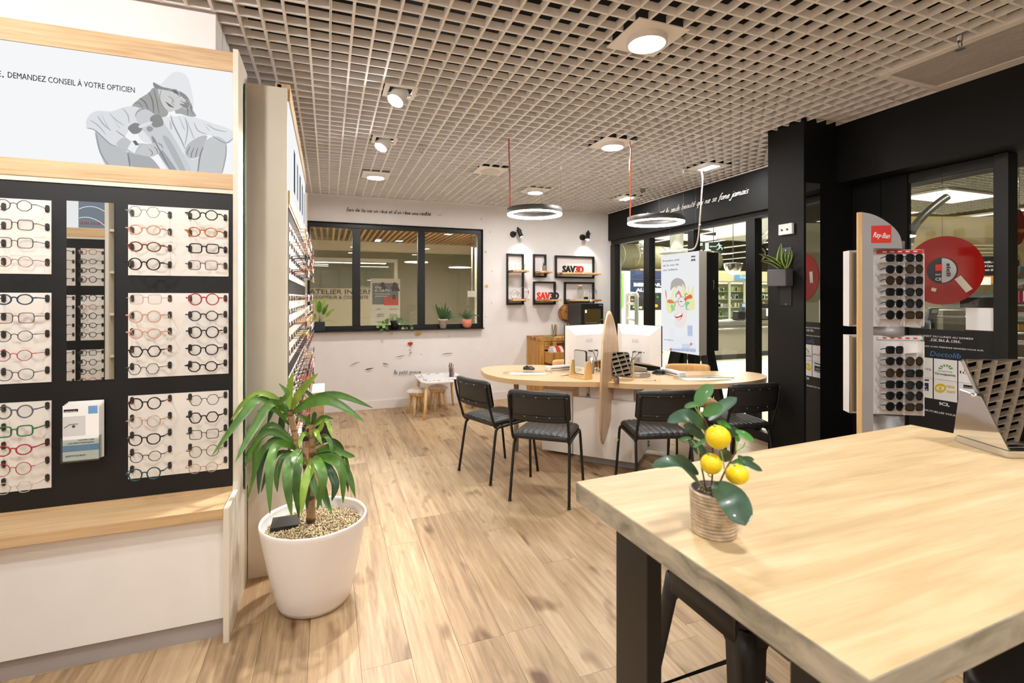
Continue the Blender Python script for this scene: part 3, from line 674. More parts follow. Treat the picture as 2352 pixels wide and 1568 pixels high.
for R in (R1, R2, R3):
    for z in R:
        for k, y in enumerate(cols):
            cn = random.choice(allc); kd = random.choice(kinds)
            eyeglasses(kd, random.random() < .5, fmat(cn), fmat(cn), f"{cn} {nmk[kd]} eyeglasses seen edge-on, row {ordn(ri)} from top, {ordn(k)} from planter", (XB, y, z), PI / 2, 'eyeglasses on the edge-on display', lenses=True)
        ri += 1
# display C behind the camera: shows in the wall mirror
YC = .17
xs = [(-1.90, -1.746), (-2.10, -1.936), (-2.30, -2.14)]
bdC = []
for Zs, R in ((Z1, R1), (Z2, R2), (Z3, R3)):
    for a, b in xs: bdC.append((-b, -a, Zs[0], Zs[1], (-(a + b) / 2,), R))
dC, lbC = display('display_cabinet', 'optical display behind the camera, reflected in the narrow wall mirror', (0, YC, 0), PI, 1.735, 2.9, bdC, seg=[1.735, 2.3, 2.9])
obj('eye_print', MB().box((1.74, -.0055, 2.022), (1.915, -.0045, 2.48)), emitter('print_eye', '#8c95a0', .55), lbC)
pts = MB()
for k in range(5):
    pts.tube([(1.74 + .17 * j / 10, -.007, 2.06 + .09 * k + .10 * math.sin(.4 + j / 10 * 1.6 + k * .3) - .05) for j in range(11)], .0015, 4)
obj('print_arcs', pts, emitter('print_arc_white', '#ffffff', 1.0), lbC)
text('MESURE', (1.745, -.0062, 2.05), .16, .022, emitter('print_red', '#c02a2a', .6), parent=lbC, rot=(PI / 2, 0, 0))
ri = 0
for R in (R1, R2, R3):
    for i, z in enumerate(R):
        for k, (a, b) in enumerate(xs[:2]):
            cn = random.choice(['black', 'rose gold', 'dark grey', 'black', 'tortoiseshell']); kd = random.choice(kinds)
            eyeglasses(kd, 1, fmat(cn), fmat(cn), f"{cn} {nmk[kd]} eyeglasses in the mirror, {ordn(ri)} row, {('right', 'left')[k]} column", ((a + b) / 2, YC, z), PI, 'eyeglasses reflected in the wall mirror')
        ri += 1
cab = thing('shelf_cabinet', 'cream shelf cabinet with dark back, reflected at the mirror edge', 'cabinet', (-1.5, .1, 0))
obj('side_panel', MB().box((-1.73, -.1, 0), (-1.705, .2, 2.4)).box((-1.2, -.1, 0), (-1.175, .2, 2.4)).box((-1.73, -.1, 2.4), (-1.175, .2, 2.43)), M_CREAM, cab)
obj('back_panel', MB().box((-1.705, -.1, 0), (-1.2, -.08, 2.4)), M_BLACKP, cab)
for z in (.6, .95, 1.3, 1.65, 2.0): obj('shelf', MB().box((-1.704, -.08, z), (-1.201, .18, z + .02)), M_CREAM, cab)

# ---- the printed picture on light box A: a seated person in a bucket hat holding a skateboard
def pg(pts, col, name, layer, parent, smooth=True, e=.68):
    """closed shape given as sight-line points of the photograph's print, laid on the light box face"""
    P = [(x / 3.36, y / 3.36) for x, y in pts]
    if smooth: P = [(q.x, q.y) for q in catmull([(a, b, 0) for a, b in P], 4, True)]
    W = [onY(a, b, YA - .004) for a, b in P]
    m = MB().poly([(p.x, -.0045 - layer * .0004, p.z) for p in W][::-1])
    return obj(name, m, emitter('print_' + col.strip('#'), col, e), parent)
pp = lbA
pg([(1020,815),(1080,760),(1150,715),(1180,680),(1230,700),(1300,870),(1230,905),(1130,860),(1060,830)], '#a5a5a4', 'printed_hair', 2, pp)
pg([(1390,700),(1470,780),(1490,850),(1515,895),(1470,900),(1400,880),(1350,860)], '#a9a9a8', 'printed_hair', 2, pp)
pg([(1230,680),(1330,690),(1430,760),(1400,830),(1330,860),(1290,858),(1240,790),(1225,730)], '#cfcfcf', 'printed_face', 3, pp)
pg([(1185,635),(1240,665),(1320,685),(1400,710),(1450,750),(1490,830),(1495,790),(1480,700),(1450,600),(1400,560),(1340,560),(1290,600),(1240,650)], '#e3e5e8', 'printed_hat', 4, pp)
pg([(1185,637),(1250,670),(1330,688),(1400,715),(1455,762),(1488,835),(1470,840),(1430,770),(1350,715),(1240,690),(1195,680)], '#8f8f90', 'printed_hat_brim', 5, pp)
pg([(665,940),(700,880),(760,855),(860,860),(950,830),(1030,820),(1090,850),(1050,950),(1000,1000),(960,1060),(900,1120),(850,1110),(740,1010),(680,995)], '#dcdee2', 'printed_sleeve', 2, pp)
pg([(1040,820),(1120,850),(1290,900),(1420,890),(1520,910),(1640,950),(1780,1000),(1810,1060),(1750,1110),(1640,1050),(1560,1050),(1480,1180),(1440,1220),(1380,1180),(1200,1120),(1090,1080),(1040,950)], '#e1e3e6', 'printed_shirt', 1, pp)
pg([(900,1120),(960,1060),(1030,1100),(1130,1110),(1160,1130),(1080,1190),(1010,1180)], '#c2c3c5', 'printed_arm', 4, pp)
pg([(740,1010),(850,1110),(900,1125),(990,1180),(1005,1240),(1010,1300),(840,1290),(780,1200),(750,1110)], '#bdbfc2', 'printed_knee', 3, pp)
pg([(990,1175),(1100,1190),(1170,1220),(1240,1310),(1180,1312),(1010,1302)], '#adafb3', 'printed_thigh', 2, pp)
pg([(1560,1130),(1610,1070),(1680,1055),(1745,1100),(1745,1200),(1700,1355),(1530,1340),(1540,1230)], '#c6c8ca', 'printed_knee', 4, pp)
pg([(1400,1180),(1480,1230),(1550,1220),(1530,1340),(1430,1330)], '#d3d5d8', 'printed_thigh', 2, pp)
pg([(1455,1110),(1530,1060),(1600,1050),(1570,1130),(1540,1205),(1480,1225),(1440,1200),(1430,1160)], '#bcbdc0', 'printed_hand', 5, pp)
pg([(1048,900),(1070,840),(1130,835),(1190,870),(1240,920),(1330,1040),(1420,1200),(1475,1335),(1320,1325),(1230,1200),(1150,1060),(1080,980)], '#cbcdd0', 'printed_board', 6, pp)
pg([(1180,1050),(1250,1150),(1370,1320),(1330,1322),(1230,1200),(1175,1090)], '#a2a5a9', 'printed_board_shade', 7, pp)
pg([(1255,1050),(1320,1090),(1440,1330),(1400,1330),(1300,1150)], '#b4b7ba', 'printed_board_shade', 7, pp)
pg([(990,985),(1040,950),(1085,965),(1100,1000),(1070,1030),(1030,1035),(1005,1015)], '#8a8a8b', 'printed_wheel', 8, pp)
pg([(1160,915),(1200,885),(1240,895),(1265,960),(1215,985),(1180,975)], '#8f8f90', 'printed_wheel', 8, pp)
pg([(1075,970),(1160,940),(1175,955),(1090,990)], '#dfe0e2', 'printed_axle', 9, pp)
pg([(1135,985),(1160,975),(1185,995),(1165,1018),(1140,1012)], '#9fa0a3', 'printed_bolt', 9, pp)
pg([(1170,1110),(1230,1095),(1265,1135),(1230,1180),(1180,1210),(1100,1200),(1060,1180),(1110,1120)], '#c8c9cb', 'printed_hand', 8, pp)
pg([(985,1150),(1020,1090),(1075,1120),(1040,1185)], '#ededef', 'printed_watch', 9, pp, False)
pg([(1025,1090),(1050,1085),(1075,1120),(1050,1125)], '#6e6f72', 'printed_watch_face', 10, pp, False)
pg([(1335,700),(1360,690),(1380,715),(1350,722)], '#77787a', 'printed_eye', 6, pp)
pg([(1285,790),(1310,805),(1340,830),(1305,822)], '#86807e', 'printed_mouth', 6, pp)
pg([(1395,800),(1460,820),(1455,835),(1400,815)], '#8a8a8c', 'printed_eye', 6, pp)
for a, b in (((1310, 930), (1330, 1000)), ((860, 900), (930, 990)), ((780, 880), (850, 1000)), ((1560, 930), (1620, 1010)), ((1380, 900), (1430, 1000)), ((1440, 930), (1500, 1060))):
    pg([a, (a[0] + 14, a[1] + 20), b, (b[0] - 16, b[1] - 10)], '#c2c4c8', 'printed_fold', 5, pp)
def ps_(pts, col, w, nm='printed_line', layer=12):
    W = [onY(x / 3.36, y / 3.36, YA - .004) for x, y in pts]; P = catmull([(p.x, -.0045 - layer * .0004, p.z) for p in W], 4); n = len(P)
    obj(nm, MB().tube(P, .001, 4, rs=[w * .0019 * (.35 + .65 * math.sin(PI * (k + .5) / n)) for k in range(n)]), emitter('print_' + col.strip('#'), col, .64), pp)
for pts, c_, w in (([(1250, 690), (1235, 760), (1265, 830), (1300, 860)], '#9b9b9c', 1.0), ([(1300, 745), (1330, 765), (1350, 795)], '#8d8a89', .8), ([(1330, 700), (1360, 720), (1395, 750)], '#6f6f71', 1.0), ([(1395, 780), (1430, 800), (1462, 810)], '#7b7b7d', .9), ([(1340, 770), (1330, 800), (1350, 812)], '#a6a4a3', .9),
    ([(1280, 788), (1310, 812), (1345, 832)], '#6d6765', 1.1), ([(1300, 700), (1345, 690), (1385, 720), (1370, 760), (1320, 745), (1300, 700)], '#c9c9ca', .7), ([(1395, 770), (1450, 775), (1470, 810), (1440, 845), (1390, 820), (1395, 770)], '#cdcdce', .7),
    ([(1080, 760), (1120, 790), (1150, 850)], '#7d7d7d', 1.4), ([(1150, 715), (1180, 780), (1190, 880)], '#858585', 1.6), ([(1190, 690), (1215, 790), (1230, 880)], '#8c8c8c', 1.4), ([(1040, 800), (1080, 800), (1110, 850)], '#8a8a8a', 1.2), ([(1430, 790), (1450, 850), (1450, 890)], '#8b8b8b', 1.4), ([(1470, 800), (1480, 860), (1500, 890)], '#949494', 1.2),
    ([(670, 990), (740, 1010), (850, 1110), (900, 1128)], '#9fa2a7', 1.2), ([(760, 900), (800, 960), (860, 1010)], '#b7babf', 1.6), ([(850, 880), (900, 930), (960, 970)], '#bcbfc4', 1.4), ([(950, 840), (990, 890), (1000, 950)], '#b9bcc0', 1.4), ([(700, 930), (760, 970), (820, 1040)], '#b9bcc2', 1.3), ([(900, 1010), (940, 1040), (970, 1060)], '#a8abb0', 1.3),
    ([(1320, 890), (1340, 960), (1400, 1080), (1430, 1150)], '#a9acb1', 1.6), ([(1430, 910), (1450, 1000), (1430, 1120)], '#b4b7bc', 1.4), ([(1500, 950), (1530, 1010), (1600, 1040)], '#b7babf', 1.4), ([(1600, 960), (1660, 1000), (1750, 1020)], '#b9bcc1', 1.4), ([(1640, 1050), (1740, 1105), (1800, 1070)], '#9c9fa4', 1.2), ([(1570, 1135), (1545, 1210), (1530, 1330)], '#8f9296', 1.6),
    ([(1745, 1110), (1745, 1200), (1715, 1340)], '#a5a8ac', 1.4), ([(745, 1030), (780, 1180), (850, 1285)], '#9da0a4', 1.4), ([(990, 1180), (1000, 1240), (1010, 1300)], '#8c8f93', 1.8), ([(1050, 905), (1060, 870), (1120, 840), (1190, 875), (1260, 960)], '#9a9da1', 1.2), ([(1180, 1060), (1240, 1170), (1320, 1320)], '#85888c', 1.4),
    ([(1470, 1130), (1450, 1170), (1445, 1200)], '#8f9194', 1.2), ([(1500, 1140), (1480, 1190), (1480, 1220)], '#8f9194', 1.2), ([(1530, 1140), (1515, 1190), (1512, 1215)], '#8f9194', 1.2), ([(1190, 1130), (1215, 1160), (1220, 1190)], '#939598', 1.1), ([(1215, 1105), (1245, 1120), (1262, 1145)], '#939598', 1.1), ([(1150, 1150), (1180, 1180), (1170, 1205)], '#939598', 1.1)):
    ps_(pts, c_, w)
pA = onY(8, 122, YA - .004); pB = onY(310, 165, YA - .004)
text('DEMANDEZ CONSEIL À VOTRE OPTICIEN', (onY(20, 119, YA).x, -.0062, 2.345), pB.x - onY(20, 119, YA).x, .025, emitter('print_text_dark', '#3f454c', .5), parent=lbA, bold=0.0)

text('E,', (onY(-8, 119, YA).x, -.0062, 2.345), .026, .025, emitter('print_text_dark', '#3f454c', .5), parent=lbA, bold=0.0)

# ---- brochure holder on the black board
p0 = onY(153, 1056, YA - .03); x0, x1 = onY(154, 1000, YA).x, onY(236, 1000, YA).x; z0, z1 = onY(200, 1050, YA).z, onY(200, 925, YA).z
bh = thing('brochure_holder', 'clear plastic holder with eye-care leaflets on the black board', 'brochure holder', (x0, YA, z0))
obj('holder_tray', MB().box((x0 - .002, YA - .045, z0 - .004), (x1 + .002, YA - .041, z0 + .09)).box((x0 - .002, YA - .045, z0 - .004), (x1 + .002, YA - .003, z0)).box((x0 - .004, YA - .045, z0 - .004), (x0 - .002, YA - .003, z0 + .1)).box((x1 + .002, YA - .045, z0 - .004), (x1 + .004, YA - .003, z0 + .1)), M_JAR, bh)
for k in range(4):
    lf = thing('leaflet', ['front leaflet with a printed eye in the clear holder', 'second leaflet in the clear holder', 'third leaflet in the clear holder', 'rear leaflet in the clear holder'][k], 'leaflet', (x0, YA - .036 + k * .008, z0), group='leaflets in the clear holder')
    y = YA - .037 + k * .008; s_ = obj('sheet', MB().box((x0 + k * .003, y, z0 + .001), (x1 + k * .003, y + .0012, z1 + k * .004)), M_PAPER, lf)
    if k == 0:
        w = x1 - x0; H = z1 - z0; yy = y - .0006
        obj('blue_band', MB().box((x0, yy, z0 + .17 * H), (x1, y, z0 + .28 * H)), mat('print_blue', '#6f9fce', .6), lf)
        obj('blue_corner', MB().box((x1 - .3 * w, yy, z1 - .17 * H), (x1 - .04 * w, y, z1 - .03 * H)), mat('print_blue', '#6f9fce', .6), lf)
        obj('black_label', MB().box((x0 + .03 * w, yy, z1 - .12 * H), (x0 + .42 * w, y, z1 - .07 * H)), M_BLKPL, lf)
        obj('face_print', MB().box((x0, yy, z0 + .45 * H), (x0 + .62 * w, y, z1 - .2 * H)), mat('print_pale_grey', '#cfcdcc', .7), lf)
        obj('iris', MB().lathe([(.0001, 0), (.006, 0)], (0, 0, 0), 14, caps=False), mat('print_iris', '#4d4c50', .6), lf, rot=(PI / 2, 0, 0), loc=(x0 + .3 * w, yy - .0004, z0 + .62 * H))
        obj('lash_line', MB().tube([(x0 + .04 * w, yy - .0003, z0 + .6 * H), (x0 + .2 * w, yy - .0003, z0 + .66 * H), (x0 + .42 * w, yy - .0003, z0 + .66 * H)], .0012, 4), mat('print_iris', '#4d4c50', .6), lf)
        tm_ = mat('print_text', '#4a4f57', .6)
        text('OPTICEO', (x0 + .05 * w, yy - .0004, z1 - .115 * H), .34 * w, .004, M_PAPER, parent=lf)
        text('VOTRE VUE,', (x0 + .42 * w, yy - .0004, z0 + .36 * H), .45 * w, .004, tm_, parent=lf)
        text('UN BIEN PRÉCIEUX.', (x0 + .15 * w, yy - .0004, z0 + .31 * H), .72 * w, .004, tm_, parent=lf)
        text('OPTICEO', (x0 + .08 * w, yy - .0004, z0 + .08 * H), .55 * w, .006, tm_, parent=lf)

# ---- wooden box stand with a black tray beyond the edge-on display
xt = onY(745, 905, 3.9).x
st = thing('wooden_stand', 'light wooden box stand partly hidden behind the planter leaves', 'stand', (-.1, 4.0, 0))
obj('front_panel', MB().box((-0.16, 3.9, 0), (xt, 3.92, .735)), M_OAKY, st, bevel=.001); obj('side_panel', MB().box((xt - .02, 3.92, 0), (xt, 4.3, .735)), M_CREAM, st); obj('top_panel', MB().box((-0.16, 3.9, .736), (xt, 4.3, .75)), M_CREAM, st)
tr = thing('black_tray', 'shiny black rectangular tray on the light wooden stand', 'tray', (-.08, 3.84, .45))
m = MB().box((-.17, 3.78, .43), (onY(762, 960, 3.8).x, 3.895, .436)).box((-.17, 3.78, .436), (onY(762, 960, 3.8).x, 3.79, .535)).box((onY(762, 960, 3.8).x - .01, 3.79, .436), (onY(762, 960, 3.8).x, 3.895, .535)).box((-.17, 3.79, .436), (-.16, 3.895, .535)).box((-.16, 3.88, .436), (onY(762, 960, 3.8).x - .01, 3.895, .535))
obj('tray_body', m, M_BLKPL, tr, bevel=.003)
obj('bracket', MB().box((-.1, 3.86, .4), (-.02, 3.899, .43)), M_BLKMET, tr)

# ================================================================ CHAIRS
def chair(label, leather, metal, loc, rotz, group):
    t = thing('leather_chair', label, 'chair', loc, rotz, group, world=False)
    for s in (-1, 1):
        pts = catmull([(s * .215, 0, .006), (s * .205, .055, .36), (s * .2, .075, .415), (s * .2, .12, .43), (s * .2, .39, .44), (s * .2, .43, .425), (s * .203, .445, .38), (s * .215, .50, .006)], 5)
        obj('leg_frame', MB().tube(pts, .0105, 8), metal, t)
        bp = catmull([(s * .19, .20, .428), (s * .196, .08, .430), (s * .206, .045, .45), (s * .208, .02, .52), (s * .208, -.025, .66), (s * .208, -.045, .77)], 5)
        obj('back_post', MB().tube(bp, .010, 8), metal, t)
        for y in (0, .5):
            obj('foot_cap', MB().cyl((s * .2155, y, 0), (s * .2148, y + (.002 if y == 0 else -.002), .014), .0125, n=10), M_BLKPL, t)
    obj('seat_frame', MB().box((-.19, .1, .425), (.19, .12, .437)).box((-.19, .36, .432), (.19, .38, .442)), metal, t)
    # seat pad with stitched channels running front to back
    rows = []; nx = 73; prof = [(.025, .452), (.02, .462), (.022, .478), (.035, .49), (.1, .497), (.25, .499), (.38, .497), (.43, .49), (.447, .478), (.45, .462), (.44, .45)]
    def chan(i, n, c, lo, hi): x = i / (n - 1) * c; f = abs(math.sin(PI * x)); return lo + (hi - lo) * f ** .45
    for y, z in prof:
        r = []
        for i in range(nx):
            u = i / (nx - 1) * 2 - 1; e = (1 - abs(u) ** 6) ** .5 if abs(u) < 1 else 0
            w = .205 * (1 - .06 * ((y - .23) / .22) ** 4)
            top = z > .475
            zz = (.462 + (z - .462) * (.25 + .75 * e)) - (0.005 * (1 - chan(i, nx, 9, 0, 1)) if top else 0)
            r.append((u * w, y if .1 < y < .4 else y + (0.012 * (1 - e) if y < .2 else -.012 * (1 - e)), zz))
        rows.append(r)
    m = MB().grid(rows); m.poly([p for p in rows[0]][::-1]) if False else None
    m.box((-.195, .035, .444), (.195, .435, .468))
    obj('seat', m, leather, t)
    # backrest pad, slightly curved
    rows = []; nb = 41
    pr = [(-.002, .590), (-.022, .585), (-.026, .60), (-.026, .78), (-.022, .798), (0, .806), (.016, .798), (.02, .78), (.02, .60), (.014, .588), (-.002, .590)]
    for dy, z in pr:
        r = []
        for i in range(nb):
            u = i / (nb - 1) * 2 - 1; e = (1 - abs(u) ** 8) ** .5 if abs(u) < 1 else 0
            zc = .697 + (z - .697) * (.80 + .20 * e); ln = -.012 - (z - .6) * .16
            f = (.003 * (1 - chan(i, nb, 8, 0, 1)) if dy > .01 else 0)
            r.append((u * .222, ln + .012 + .035 * (1 - u * u) * -1 + .035 * .2 + (dy - f) * (.35 + .65 * e) + .016, zc))
        rows.append(r)
    mb_ = MB().grid(rows)
    obj('backrest', mb_, leather, t)
    br = MB()
    for z in (.765, .625):
        br.tube([(u * .2, -.012 - (z - .6) * .16 + .012 - .035 * (1 - u * u) + .007 - .014 + .0, z) for u in [k / 8 - 1 for k in range(17)]], .006, 6)
    obj('back_bracket', br, metal, t)
    sc = MB()
    for z in (.765, .625):
        for u in (-.45, 0, .45): sc.cyl((u * .2, -.012 - (z - .6) * .16 - .035 * (1 - u * u) + .004, z), (u * .2, -.012 - (z - .6) * .16 - .035 * (1 - u * u) - .004, z), .004, n=8)
    obj('screw', sc, M_SILVER, t)
    return t
def ang(dx, dy): return math.atan2(dy, dx) - PI / 2
G_CH = 'black leather chairs round the desk'
ch1 = chair('black leather chair with its back to the camera, second from left', M_LEATHER, M_BLKMET, ((1.21 + 1.545) / 2, (3.293 + 3.014) / 2, 0), ang(.279, .335), G_CH)
dup(ch1, ((1.026 + 1.173) / 2, (4.022 + 3.611) / 2, 0), ang(.94, .337), 'leftmost black leather chair, turned side-on beside the desk end')
dup(ch1, (2.235, 2.865, 0), ang(.26, .96), 'black leather chair right of the curved divider, left of the lemon plant')
dup(ch1, (3.02, 2.86, 0), ang(.10, .99), 'black leather chair nearest the black column at the desk end')
G_T = 'tan leather chairs behind the desk'
tc1 = chair('tan leather chair behind the left monitor, only its top showing', M_TAN, M_BLKMET, (2.50, 4.80, 0), ang(-.45, -.89), G_T)
tc2 = chair('tan leather chair behind the right half of the desk', M_TAN, M_BLKMET, (3.44, 4.08, 0), ang(-.45, -.89), G_T)
tc1.scale = tc2.scale = (1, 1, .955)

# ================================================================ ROUND-ENDED DESK
out = [(1.375, 4.50), (1.356, 4.284), (1.44, 4.015), (1.616, 3.839), (1.804, 3.713), (2.088, 3.579), (2.161, 3.531), (2.355, 3.372), (2.642, 3.239), (2.975, 3.16), (3.244, 3.147), (3.5, 3.209), (3.66, 3.31), (3.734, 3.45), (3.693, 3.583), (3.50, 3.70), (3.2, 3.80), (2.9, 3.93), (2.6, 4.16), (2.3, 4.47), (2.109, 4.654), (1.984, 4.712), (1.714, 4.781), (1.504, 4.754), (1.41, 4.64)]
P = [(q.x, q.y) for q in catmull([(a, b, 0) for a, b in out], 4, True)]
dk = thing('office_desk', 'large light wooden desk with two rounded lobes and white pedestals', 'desk', (2.3, 3.9, 0))
obj('desk_top', MB().prism(P, .706, .75), M_DESK, dk, bevel=.002)
def post(x, y, z0=0, z1=.705, r=.024, nm='desk_leg'):
    obj(nm, MB().cyl((x, y, z0), (x, y, z1), r, n=20).cyl((x, y, z0), (x, y, z0 + .008), r * 1.5, n=20), M_SILVER, dk)
post(1.66, 4.33); post(3.38, 3.42)
for x, y in ((2.13, 3.80), (2.52, 3.56), (2.30, 4.02)): post(x, y, .585, .705, .014, 'spacer_post')
# pedestals: rotated boxes along the desk's centre line
def rbox(name, c, L, W, z0, z1, a, m, par, bevel=.002):
    R = Matrix.Rotation(a, 3, 'Z'); mb = MB().box((c[0] - L / 2, c[1] - W / 2, z0), (c[0] + L / 2, c[1] + W / 2, z1), R, (c[0], c[1], 0)); return obj(name, mb, m, par, bevel=bevel)
AP = math.atan2(3.381 - 3.73, 2.315 - 1.991)
rbox('pedestal', (2.36, 3.80), .56, .42, .075, .58, AP, M_WHITE, dk)
rbox('pedestal_plinth', (2.38, 3.83), .50, .34, 0, .074, AP, M_GREYP, dk)
rbox('side_cabinet', (2.10, 4.22), .30, .34, .03, .60, AP, M_WHITE, dk)
rbox('side_cabinet', (2.80, 3.84), .34, .20, .06, .58, AP, M_WHITE, dk)
vg = MB(); R = Matrix.Rotation(AP, 3, 'Z')
for k in range(5):
    for zr_ in (.5, .53, .56, .2, .23): 
        c = Vector((2.72 + k * .0, 3.76, 0)); a = R @ Vector((-.06 + k * .014, 0, 0)); 
        vg.box((2.745 - .06 + k * .014 - .0035, 3.735, zr_ - .1), (2.745 - .06 + k * .014 + .0035, 3.741, zr_ - .078), R, (2.745, 3.76, 0))
obj('vent_slots', vg, M_BLKPL, dk)
rbox('riser', (2.36, 3.80), .48, .34, .581, .705, AP, mat('riser_white', '#e7e3e2', .5), dk)

# ---- bent plywood divider, leaf shaped, standing across the desk
dv = dk
rows = []; nz = 30; nw = 12
Cc = Vector((2.16, 3.52)); axd = Vector((.74, .67)).normalized(); sd = Vector((axd.y, -axd.x))
for i in range(nz + 1):
    f = i / nz; z = .257 + f * (1.335 - .257); w = .26 * math.sin(PI * min(max(f, .004), .996)) ** .62
    cen = .18 * (f - .30)
    r = []
    for j in range(nw + 1):
        s_ = -1 + 2 * j / nw; d = cen + s_ * w
        bend = .02 * math.sin(f * PI * 1.0) + .22 * (d - .05) ** 2
        q = Cc + axd * d + sd * (bend - .03)
        r.append((q.x, q.y, z))
    rows.append(r)
obj('divider_board', MB().grid(rows), wood('divider_ply', ('#b98f66', '#cda982', '#dcbb95'), (30, 30, 3), .3, False, .05, .06), dv, solid=.014, label='tall curved leaf-shaped plywood divider')
obj('clamp', MB().box((2.19, 3.44, .752), (2.215, 3.475, .80)).cyl((2.18, 3.455, .785), (2.22, 3.455, .785), .01), M_CHROME, dv)
cl_ = MB().cyl((2.13, 3.35, .33), (2.16, 3.37, .33), .015); obj('clamp_knob', cl_, M_CHROME, dv)

# ---- monitors seen from behind
def monitor(label, cx, cy, an, z0, z1, sx, sy):
    t = thing('monitor', label, 'computer monitor', (cx, cy, .751), an, 'computer monitors on the desk', world=False); z0 -= .751; z1 -= .751; w = .27
    obj('screen_edge', MB().box((-w, .022, z0), (w, .034, z1)), M_BLKPL, t, bevel=.001)
    b = MB(); i = .10
    v = [(-w, .021, z0), (w, .021, z0), (w, .021, z1), (-w, .021, z1), (-w + i, -.022, z0 + .02), (w - i, -.022, z0 + .02), (w - i, -.022, z1 - i * .9), (-w + i, -.022, z1 - i * .9)]
    b._add(v, [(0, 1, 5, 4), (1, 2, 6, 5), (2, 3, 7, 6), (3, 0, 4, 7), (4, 5, 6, 7), (3, 2, 1, 0)])
    obj('rear_shell', b, M_WHITE, t, bevel=.002)
    pl = MB()
    for k in range(5): pl.box((-.02 + k * .03, -.024, .194), (-.008 + k * .03, -.0215, .201))
    obj('port', pl, M_BLKPL, t)
    s = MB().box((-.035, -.0235, .28), (.035, -.0222, .282)).box((-.035, -.0235, .2821), (-.031, -.0222, .31)).box((.031, -.0235, .2821), (.035, -.0222, .31)).box((-.02, -.0235, .31), (.02, -.0222, .312)).box((-.018, -.0235, .292), (.018, -.0222, .296))
    obj('label_mark', s, mat('print_grey', '#a7a19b', .6), t)
    obj('stand_neck', MB().cyl((sx, sy, .006), (sx, sy, .15), .028, .024, n=20).box((sx - .02, sy, .11), (sx + .02, -.01, .15)), M_SILVER, t)
    pts = [(sx + .15 * math.cos(a) + .06, sy - .02 + .15 * math.sin(a)) for a in [math.radians(k) for k in range(-100, 60, 15)]] + [(sx + .07 * math.cos(a) + .06, sy - .02 + .07 * math.sin(a)) for a in [math.radians(k) for k in range(50, -110, -15)]]
    obj('stand_base', MB().prism(pts, .001, .022), M_SILVER, t, bevel=.002)
    for k, dx in enumerate((.0, .07)):
        obj('cable', MB().tube(catmull([(dx, -.024, .197), (dx + .01, -.06, .19), (sx + .04, sy - .02, .12), (sx + .035, sy - .035, .05), (sx + .03, sy - .03, .024)], 4), .003, 6), M_BLKPL, t)
        obj('plug', MB().cyl((dx, -.024, .197), (dx, -.055, .193), .006, n=8), M_BLKPL, t)
    return t
monitor('white-backed monitor left of the curved divider', 2.31, 4.13, math.radians(15.6), .83, 1.19, -.07, -.12)
monitor('white-backed monitor right of the curved divider', 2.695, 3.89, math.radians(-77.6), .83, 1.195, .035, -.13)

# ---- small things on the desk
Zt = .7515
def mouse(label, u, v, a):
    c = onZ(u, v, Zt); t = thing('computer_mouse', label, 'computer mouse', tuple(c), a, 'black computer mice', world=False)
    rows = []
    for i in range(11):
        f = i / 10; x = -.055 + .11 * f; w = .034 * math.sin(PI * (.12 + .78 * f)) ** .5; h = .040 * math.sin(PI * (.1 + .72 * f)) ** .7
        rows.append([(x, w * math.cos(a_), h * math.sin(a_) * .95) for a_ in [PI * k / 10 for k in range(11)]])
    obj('mouse_shell', MB().grid(rows).poly([rows[0][k] for k in range(11)]).poly([rows[-1][k] for k in range(10, -1, -1)]), mat('mouse_black', '#1c1b1c', .3), t)
    obj('scroll_wheel', MB().cyl((.022, -.005, .036), (.022, .005, .036), .008, n=12), M_SILVER, t)
mouse('black computer mouse near the left rim of the desk', 1215, 848, 2.6)
mouse('black computer mouse in front of the right white keyboard', 1512, 858, -.6)
def scanner(label, p, q, g='white document scanners'):
    a = onZ(*p, Zt); b = onZ(*q, Zt); d = (b - a); L = d.length; an = math.atan2(d.y, d.x)
    t = thing('document_scanner', label, 'scanner', tuple((a + b) / 2), an, g, world=False)
    obj('scanner_body', MB().box((-L / 2, -.035, 0), (L / 2, .035, .042)), M_WHITE, t, bevel=.006)
    obj('feed_slot', MB().box((-L / 2 + .03, -.0358, .018), (L / 2 - .03, -.034, .024)), M_BLKPL, t)
    obj('button_strip', MB().box((-L / 2 + .03, -.02, .0421), (-L / 2 + .06, .02, .0428)), M_GREYP, t)
scanner('long white scanner left of the phone mirror stand', (1255, 851), (1320, 846))
scanner('long white scanner on the right half of the desk', (1527, 856), (1568, 866))
for lab, u, v, rx, ry, an in (('clear oval desk pad with white printed sheet on the left lobe', 1212, 857, .23, .14, -.35), ('clear oval desk pad with white printed sheet on the right lobe', 1616, 869, .27, .15, -.2)):
    c = onZ(u, v, .7505); t = thing('desk_pad', lab, 'desk pad', tuple(c), an, 'clear oval desk pads', world=False)
    obj('paper_sheet', MB().box((-rx * .72, -ry * .6, .0004), (rx * .72, ry * .6, .0012)), M_PAPER, t)
    ln = MB()
    for k in range(4): ln.box((-rx * .5, -ry * .35 + k * ry * .22, .0012), (rx * (.1 + .1 * k), -ry * .33 + k * ry * .22, .0015))
    obj('printed_line', ln, mat('print_grey', '#a7a19b', .6), t)
    obj('glass_disc', MB().lathe([(rx, 0.0016), (rx, .0056), (.001, .0056)], (0, 0, 0), 40, 1, ry / rx, caps=False), M_GLASS, t)
